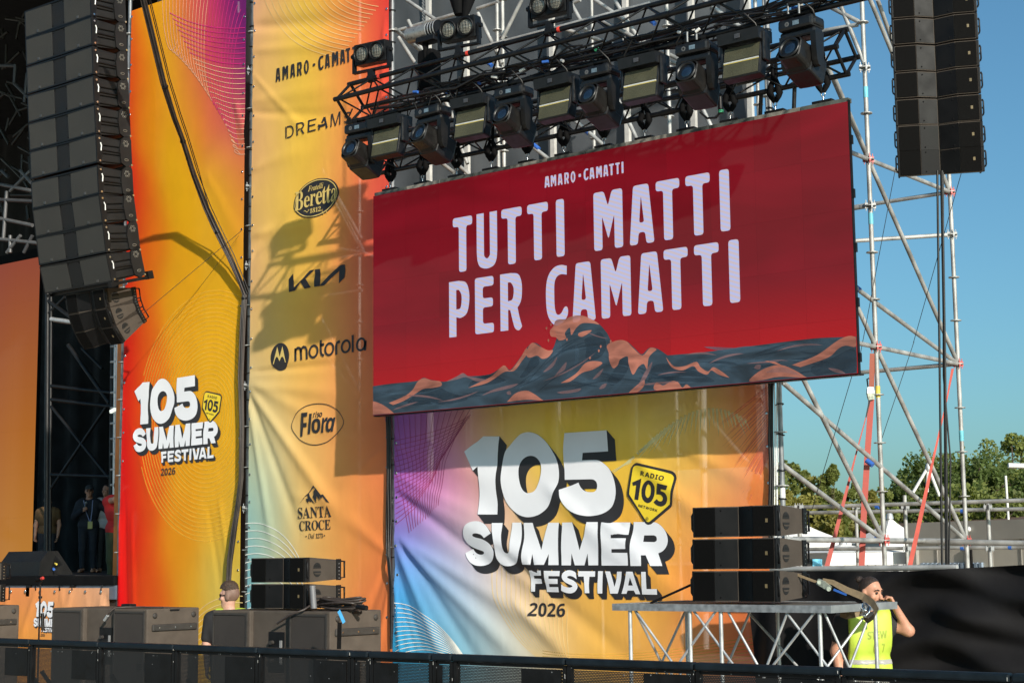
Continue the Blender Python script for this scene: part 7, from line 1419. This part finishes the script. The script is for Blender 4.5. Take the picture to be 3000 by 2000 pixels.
for s in (-1, 1):
    q = [(s*.010, -.094, .026), (s*.055, -.084, .026), (s*.053, -.083, -.004), (s*.02, -.094, -.008)]; q2 = [(a, b_+.008, c) for a, b_, c in q]
    gl.add([on_head(M2, C2_, v_, k_) for v_ in q+q2], [(0, 1, 2, 3), (7, 6, 5, 4), (0, 4, 5, 1), (1, 5, 6, 2), (2, 6, 7, 3), (3, 7, 4, 0)])
    gl.path([on_head(M2, C2_, v_, k_) for v_ in ((s*.058, -.082, .02), (s*.078, -.04, .014), (s*.083, .015, .006))], .0045, 6)
gl.build('sunglasses', mat('dark_glasses', (.01, .008, .008), .15), yng, True)
# --- people on the stage
def stander(label, px, Y, top_py, shirt, legcol, skin=SKIN, hair=HAIRD, height=1.76, yaw=0, arms_=None, cap_=None, res=.02, zf=ZS):
    p = P(px, 1600, Y=Y); t = thing('person', label, 'person', (p.x, Y, zf), YAW); k = height/1.76; s_ = 1.44*k
    hf_, M_, c_ = head_field((0, -.01, height-.125), yaw, 0, k); to = torso(0, s_, .9*k, .2*k, .17*k)
    A = arms_ or {}
    jl = A.get('l', [(.2, 0, s_-.05), (.25, 0, s_-.33), (.24, -.08, s_-.58)]); jr = A.get('r', [(-.2, 0, s_-.05), (-.25, 0, s_-.33), (-.24, -.08, s_-.58)])
    ar = [(jl[0], jl[1], .055, .043), (jl[1], jl[2], .042, .03), (jr[0], jr[1], .055, .043), (jr[1], jr[2], .042, .03)]
    hb_ = hand_bones(jl[2], np.array(jl[2])-np.array(jl[1]), (-1, -.2, .3), .7)+hand_bones(jr[2], np.array(jr[2])-np.array(jr[1]), (1, -.2, .3), .9)
    lo = np.min([a for b_ in ar for a in b_[:2]]+[(-.32, -.24, 0)], 0)-.16; hi = np.max([a for b_ in ar for a in b_[:2]]+[(.32, .2, height+.03)], 0)+.16; lo[2] = 0
    meshf(field(ar+to+[((0, .02, s_-.04), (0, .0, height-.2), .06, .056)]+legs(0, .88*k), .035, [(hf_, .02), (field(hb_, .008), .01)]), lo, hi, res*.75, 'body', skin, t)
    sl_ = A.get('sleeve', .45); shf = field([(a, b_, ra+.018, rb+.018) for a, b_, ra, rb in to]+[(j[0], tuple(np.array(j[0])+(np.array(j[1])-np.array(j[0]))*min(1, sl_)), .07, .062) for j in (jl, jr)]+([(j[1], j[2], .06, .05) for j in (jl, jr)] if sl_ > 1 else []), .04)
    meshf(lambda p: np.maximum(np.maximum(shf(p), .8*k-p[:, 2]), -(cap(p, (0, -.02, s_+.06), (0, -.03, s_+.2), .07, .09))), lo, hi, res, 'shirt', shirt, t)
    meshf(lambda p: np.maximum(np.maximum(field([(a, b_, ra+.014, rb+.018) for a, b_, ra, rb in legs(0, .88*k)+to[2:]], .04)(p), p[:, 2]-.9*k), .08-p[:, 2]), (-.32, -.24, .02), (.32, .22, 1.0), res, 'trousers', legcol, t)
    if cap_ is None: meshf(hairf(M_, c_, k, low=-.04), c_-.2, c_+.2, .012, 'hair', hair, t)
    else:
        meshf(lambda p: np.maximum(ell((p-c_) @ M_, (0, .012, .045), (.086*k, .104*k, .09*k)), .045-((p-c_) @ M_)[:, 2]), c_-.2, c_+.22, .012, 'cap', cap_, t)
        MB().ribbon([on_head(M_, c_, q) for q in ((0, -.08, .055), (0, -.12, .05), (0, -.155, .04))], [.14, .13, .1], M_ @ np.array((1, 0, 0)), .008).build('cap_brim', cap_, t, True)
    for s in (-1, 1): MB().lathe([(.001, -.004), (.011, 0), (.001, .005)], on_head(M_, c_, (s*.031, -.084, .012), k), M_ @ np.array((0, -1, 0)), 8).build('eye', EYE, t, True)
    return t, M_, c_, jl, jr
NAVY = mat('navy_knit', (.012, .014, .022), .8); GTEE = mat('light_grey_cotton', (.42, .41, .42), .8); RTEE = mat('red_cotton', (.55, .02, .02), .8); JEAN = mat('dark_jeans', (.012, .015, .024), .8); TAN = mat('tan_cotton', (.11, .06, .022), .8)
t, M_, c_, jl, jr = stander('person in a cap speaking into a microphone on the stage', 258, 20.3, 1440, NAVY, JEAN, height=1.72, yaw=R(10), cap_=mat('grey_cap', (.04, .045, .05), .8), arms_={'l': [(.2, 0, 1.35), (.38, -.02, 1.2), (.58, -.05, 1.1)], 'r': [(-.2, 0, 1.35), (-.27, -.06, 1.1), (-.08, -.2, 1.22)], 'sleeve': 1.2})
MB().tube((-.06, -.22, 1.18), (-.0, -.24, 1.33), .016, 8).build('microphone', mat('mic_metal', (.12, .12, .12), .4, .5), t, True); MB().lathe([(.002, -.03), (.028, -.01), (.03, .01), (.002, .035)], (.005, -.245, 1.36), (0.2, 0, 1), 10).build('microphone_head', mat('mic_grille', (.3, .3, .3), .4, .5), t, True)
MB().path([(-.08, -.11, 1.42), (-.02, -.15, 1.2), (.06, -.16, 1.0)], .009, 5).path([(.1, -.1, 1.42), (.1, -.15, 1.2), (.08, -.16, 1.0)], .009, 5).build('lanyard', mat('lanyard_blue', (.25, .3, .5), .6), t, True); MB().box((.03, -.175, .86), (.12, -.165, 1.0)).build('pass_card', mat('pass_card', (.5, .45, .15), .5), t, True)
gls = MB()
for s in (-1, 1): gls.path([on_head(M_, c_, (s*.034+.024*math.cos(a), -.092, .014+.018*math.sin(a))) for a in np.linspace(0, 6.28, 9)[:-1]], .0035, 5, True)
gls.build('glasses', BLK, t, True)
stander('person in a light grey T-shirt standing on the stage behind the speaker', 309, 20.6, 1450, GTEE, BTEE, height=1.74, yaw=R(-25))
stander('person in a red shirt reaching up beside the stage banner', 348, 15.6, 1440, RTEE, mat('olive_shorts', (.06, .07, .03), .8), height=1.62, yaw=R(60), arms_={'l': [(.2, 0, 1.27), (.25, 0, 1.0), (.24, -.05, .75)], 'r': [(-.19, -.02, 1.28), (-.02, -.22, 1.3), (.12, -.3, 1.44)], 'sleeve': .4}, zf=ZS-.2)
stander('person in a tan shirt, back turned, beside the video wall', 138, 21.2, 1480, TAN, JEAN, height=1.62, yaw=R(150))
# ------------------------------------------------------------------ behind the railing: trees, tents, cabins
def D(px, py, depth): d = ray(px, py); return CAM+d*(depth/d.dot(FW))
def leafmat(name, c):
    m = mat(name, c, .55, 0, .35, .9, spec=.3); nt = m.node_tree; N = nt.nodes; L = nt.links; b = N['Principled BSDF']; tl = N.new('ShaderNodeBsdfTranslucent'); tl.inputs[0].default_value = (c[0]*1.3, c[1]*1.3, c[2]*.7, 1)
    ms = N.new('ShaderNodeMixShader'); ms.inputs[0].default_value = .45; L.new(b.outputs[0], ms.inputs[1]); L.new(tl.outputs[0], ms.inputs[2]); L.new(ms.outputs[0], N['Material Output'].inputs[0]); return m
LF = [leafmat('leaf_dark', (.12, .165, .05)), leafmat('leaf_olive', (.2, .23, .065)), leafmat('leaf_yellowish', (.28, .26, .07))]
BARK = mat('bark', (.07, .05, .035), .9, 0, .3, 8)
def tree(label, name, base, h, w, mi, n=2600, leaf=.16, shape='col', grp=None):
    t = thing(name, label, 'tree' if name.endswith('tree') else 'shrub', tuple(base), group=grp); r_ = np.random.default_rng(abs(hash(label)) % 9973 if False else int(base[0]*100+base[1]*37) % 9973)
    top = base+Vector((0, 0, h)); tr_ = MB().tube(base, base+Vector((0, 0, h*.55)), .05*w, 7, .025*w)
    cl = []
    for i in range(int(26+w*9)):
        u = r_.uniform(.05, 1); a = r_.uniform(0, 6.28)
        rad = (w/2)*{'col': (1-u)**.55*.9+.12, 'round': math.sqrt(max(.05, 1-(2*u-1)**2)), 'hedge': .9-.25*u}[shape]*r_.uniform(.35, 1)
        c = base+Vector((rad*math.cos(a), rad*math.sin(a), h*(.12+.84*u))); cl.append((c, r_.uniform(.08, .24)*max(.7, w*.42)))
        if i % 2 == 0: tr_.tube(base+Vector((0, 0, h*.5*u)), c, .012*w, 5, .005*w)
    cl.append((top-Vector((0, 0, .1*h)), .12*w)); tr_.build('trunk', BARK, t)
    per = n//len(cl); C = []; 
    for c, rr in cl:
        v = r_.normal(size=(per, 3)); v /= np.linalg.norm(v, axis=1)[:, None]; v *= (r_.uniform(.25, 1, per)**.5)[:, None]*rr*r_.uniform(.8, 1.25); v[:, 2] *= 1.15; C.append(np.array(c)+v)
    C = np.concatenate(C); m = len(C); a = r_.normal(size=(m, 3)); a /= np.linalg.norm(a, axis=1)[:, None]; b = np.cross(a, r_.normal(size=(m, 3))); b /= np.linalg.norm(b, axis=1)[:, None]; s = (leaf*r_.uniform(.6, 1.3, m))[:, None]
    V = np.stack([C-a*s*.5, C+b*s*.28, C+a*s*.5, C-b*s*.28], 1).reshape(-1, 3); F = [(4*i, 4*i+1, 4*i+2, 4*i+3) for i in range(m)]
    mb = MB(); mb.add(V.tolist(), F, False); mb.build('crown', LF[mi], t); return t
def gbase(px, depth): p = D(px, 1640, depth); return Vector((p.x, p.y, 0))
specs_ = [(2262,1350,50,2.6,0,'col'),(2310,1338,52,2.3,1,'col'),(2362,1362,50,1.7,1,'col'),(2395,1375,48,1.8,2,'col'),(2440,1350,47,1.5,1,'col'),(2418,1410,55,2.0,0,'col'),(2505,1405,50,1.4,1,'col'),(2555,1425,52,1.7,2,'col'),(2602,1418,54,1.8,1,'col'),(2650,1410,56,2.0,0,'round'),(2300,1430,46,2.0,2,'round'),(2370,1450,46,2.4,2,'round'),(2470,1470,48,2.6,2,'round'),(2580,1480,48,3.0,1,'round')]
for i, (px, py, dep, w, mi, sh_) in enumerate(specs_):
    b_ = gbase(px, dep); h = D(px, py, dep).z; tree(f'{["dark green","olive green","yellowish green"][mi]} young tree behind the railing, {ORD[i] if i < 12 else ("thirteenth","fourteenth")[i-12]} of the row left of the cabins', 'young_tree', b_, h, w, mi, 6500, .15, sh_, 'trees behind the railing')
for i, (px, py, dep, w, mi) in enumerate([(2700,1370,62,4.2,0),(2745,1345,60,4.6,1),(2800,1335,58,5.0,0),(2850,1325,60,5.2,1),(2905,1345,58,5.0,0),(2950,1360,60,5.4,1),(3000,1375,60,5.4,0),(2680,1440,58,4.0,1),(2770,1430,55,4.2,0),(2880,1430,54,4.6,1),(2980,1440,55,4.6,0)]):
    b_ = gbase(px, dep); h = D(px, py, dep).z; tree(f'broad {["dark","olive"][mi]} green bush on the bank above the grey cabins, {ORD[i]} of the hedge', 'large_bush', b_, h, w, mi, 9000, .17, 'hedge', 'bushes above the cabins')
tree('tall leafy tree rising above the hedge at the right edge', 'leafy_tree', gbase(2985, 64), D(2985, 1262, 64).z, 4.4, 1, 9000, .17, 'round')
# earth bank
bkm = MB(); A_ = [D(2640, 1535, 40), D(3080, 1500, 40)]; B_ = [D(2600, 1500, 66), D(3150, 1470, 66)]
tag(bkm.add([(A_[0].x, A_[0].y, 0), (A_[1].x, A_[1].y, 0), (A_[1].x, A_[1].y, 2.6), (A_[0].x, A_[0].y, 2.3), (B_[0].x, B_[0].y, 3.4), (B_[1].x, B_[1].y, 3.8)], [(0, 1, 2, 3), (3, 2, 5, 4)]).build('terrain', mat('earth_bank', (.11, .06, .035), .95, 0, .3, 2, .5, 8)), kind='structure')
# grey site cabins
GC = mat('cabin_grey', (.30, .285, .26), .6, 0, .08, 1.5); GC2 = mat('cabin_panel', (.42, .39, .34), .6, 0, .06, 1.5); CB = mat('corrugated_blue', (.26, .33, .42), .5, .2, .1, 2)
c0_ = D(2668, 1640, 29); c1_ = D(3080, 1640, 26.5); ux = (c1_-c0_); ux.z = 0; LC = ux.length; ux.normalize(); uy = Vector((-ux.y, ux.x, 0)); ht = D(2668, 1531, 29).z
MC = Matrix(((ux.x, uy.x, 0, c0_.x), (ux.y, uy.y, 0, c0_.y), (0, 0, 1, 0), (0, 0, 0, 1)))
cab = thing('site_cabin', 'grey metal site cabin behind the right railing', 'cabin', (c0_.x, c0_.y, 0))
MB().box((0, .02, 0), (LC, 2.4, ht-.22), MC).build('wall', GC2, cab); MB().box((-.05, -.05, ht-.32), (LC, 2.45, ht), MC).build('roof_frame', GC, cab)
MB().box((-.05, -.05, 0), (.18, .1, ht-.33), MC).build('corner_post', GC, cab)
for k in range(1, 5): MB().box((LC*k/5-.01, .005, 0), (LC*k/5+.01, .019, ht-.33), MC).build('wall_joint', GC, cab)
for k in range(14): MB().box((.25+k*.1, -.03, 0), (.31+k*.1, .018, ht-.7), MC).build('door_rib', CB, cab)
MB().box((LC*.46, -.06, ht-.4), (LC*.47, -.02, .3), MC).build('down_pipe', BLK, cab); MB().lathe([(.03, 0), (.05, .03), (.01, .06)], MC @ Vector((LC*.47, -.06, ht-.14)), -uy, 10).build('wall_lamp', WHITE, cab)
# white pagoda tents
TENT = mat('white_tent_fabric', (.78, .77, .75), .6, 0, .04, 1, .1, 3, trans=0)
def tent(px, py, half, eave_py, dep, label):
    top = D(px, py, dep); e = D(px, eave_py, dep).z; wd = half/CF*dep; t = thing('pagoda_tent', label, 'tent', (top.x, top.y, 0)); n = 16; V = []
    rows = 8
    for j in range(rows+1):
        u = j/rows; z = e+(top.z-e)*u; w_ = wd*((1-u)**1.55*.93+.07*(1-u)+.012)
        for k in range(n):
            a = k/n*4; sd_ = int(a); fr = a-sd_; cs = [(-1, -1), (1, -1), (1, 1), (-1, 1), (-1, -1)]; x = cs[sd_][0]*(1-fr)+cs[sd_+1][0]*fr; y = cs[sd_][1]*(1-fr)+cs[sd_+1][1]*fr
            v = Vector((x*w_, y*w_, z)); v = Matrix.Rotation(YAW+.35, 4, 'Z') @ v; V.append((top.x+v.x, top.y+v.y, v.z))
    mb = MB(); mb.add(V, [(j*n+k, j*n+(k+1) % n, (j+1)*n+(k+1) % n, (j+1)*n+k) for j in range(rows) for k in range(n)], False); mb.build('roof', TENT, t)
    M_ = Matrix.Translation((top.x, top.y, 0)) @ Matrix.Rotation(YAW+.35, 4, 'Z')
    MB().box((-wd, -wd, e-.22), (wd, wd, e-.004), M_).build('valance', TENT, t)
    for a in (-1, 1):
        for b_ in (-1, 1): q = M_ @ Vector((a*wd*.97, b_*wd*.97, 0)); bar('pole', q, q+Vector((0, 0, e-.23)), .05, ALU, t, 8)
    MB().lathe([(.09, -.05), (.07, .05), (.03, .1)], (top.x, top.y, top.z-.02), (0, 0, 1), 10).build('finial', ALU, t)
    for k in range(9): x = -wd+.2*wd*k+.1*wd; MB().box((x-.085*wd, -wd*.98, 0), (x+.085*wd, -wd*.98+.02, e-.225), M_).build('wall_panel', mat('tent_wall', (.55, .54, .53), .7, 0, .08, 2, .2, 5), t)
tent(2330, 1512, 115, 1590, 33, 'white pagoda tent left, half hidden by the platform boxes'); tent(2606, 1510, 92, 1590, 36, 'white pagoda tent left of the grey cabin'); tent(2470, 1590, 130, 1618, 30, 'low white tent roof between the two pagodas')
co = thing('drinks_cooler', 'small black cooler with a bright blue front under the tents', 'cooler', tuple(D(2393, 1660, 22)))
a = D(2380, 1636, 22); M_ = Matrix.Translation(a) @ Matrix.Rotation(YAW, 4, 'Z'); MB().box((-.12, 0, -.6), (.13, .3, 0), M_).build('body', BLK, co); MB().box((0, -.006, -.55), (.128, -.001, -.005), M_).build('front', mat('blue_splash', (.12, .5, .75), .4, 0, .6, 14), co)
# white poles
tp_ = thing('pole_tripod', 'white pole tripod standing in the bushes', 'tripod', tuple(D(2720, 1450, 52)))
for q in ((2672, 1447), (2752, 1452), (2716, 1440)): bar('leg', D(2719, 1367, 52), D(*q, 52), .05, WHITE, tp_, 8)
MB().lathe([(.07, -.1), (.1, 0), (.05, .15)], D(2719, 1370, 52), (0, 0, 1), 10).build('head', ALU, tp_)
wp_ = thing('white_post', 'thin white post before the right bushes', 'post', tuple(D(2958, 1610, 40))); bar('post', D(2946, 1393, 40), D(2960, 1610, 40), .03, WHITE, wp_, 8)
wb_ = thing('white_beam', 'white beam cut by the right photo edge among the trees', 'beam', tuple(D(3000, 1362, 50))); bar('beam', D(2954, 1363, 50), D(3060, 1366, 50), .08, WHITE, wb_, 8)
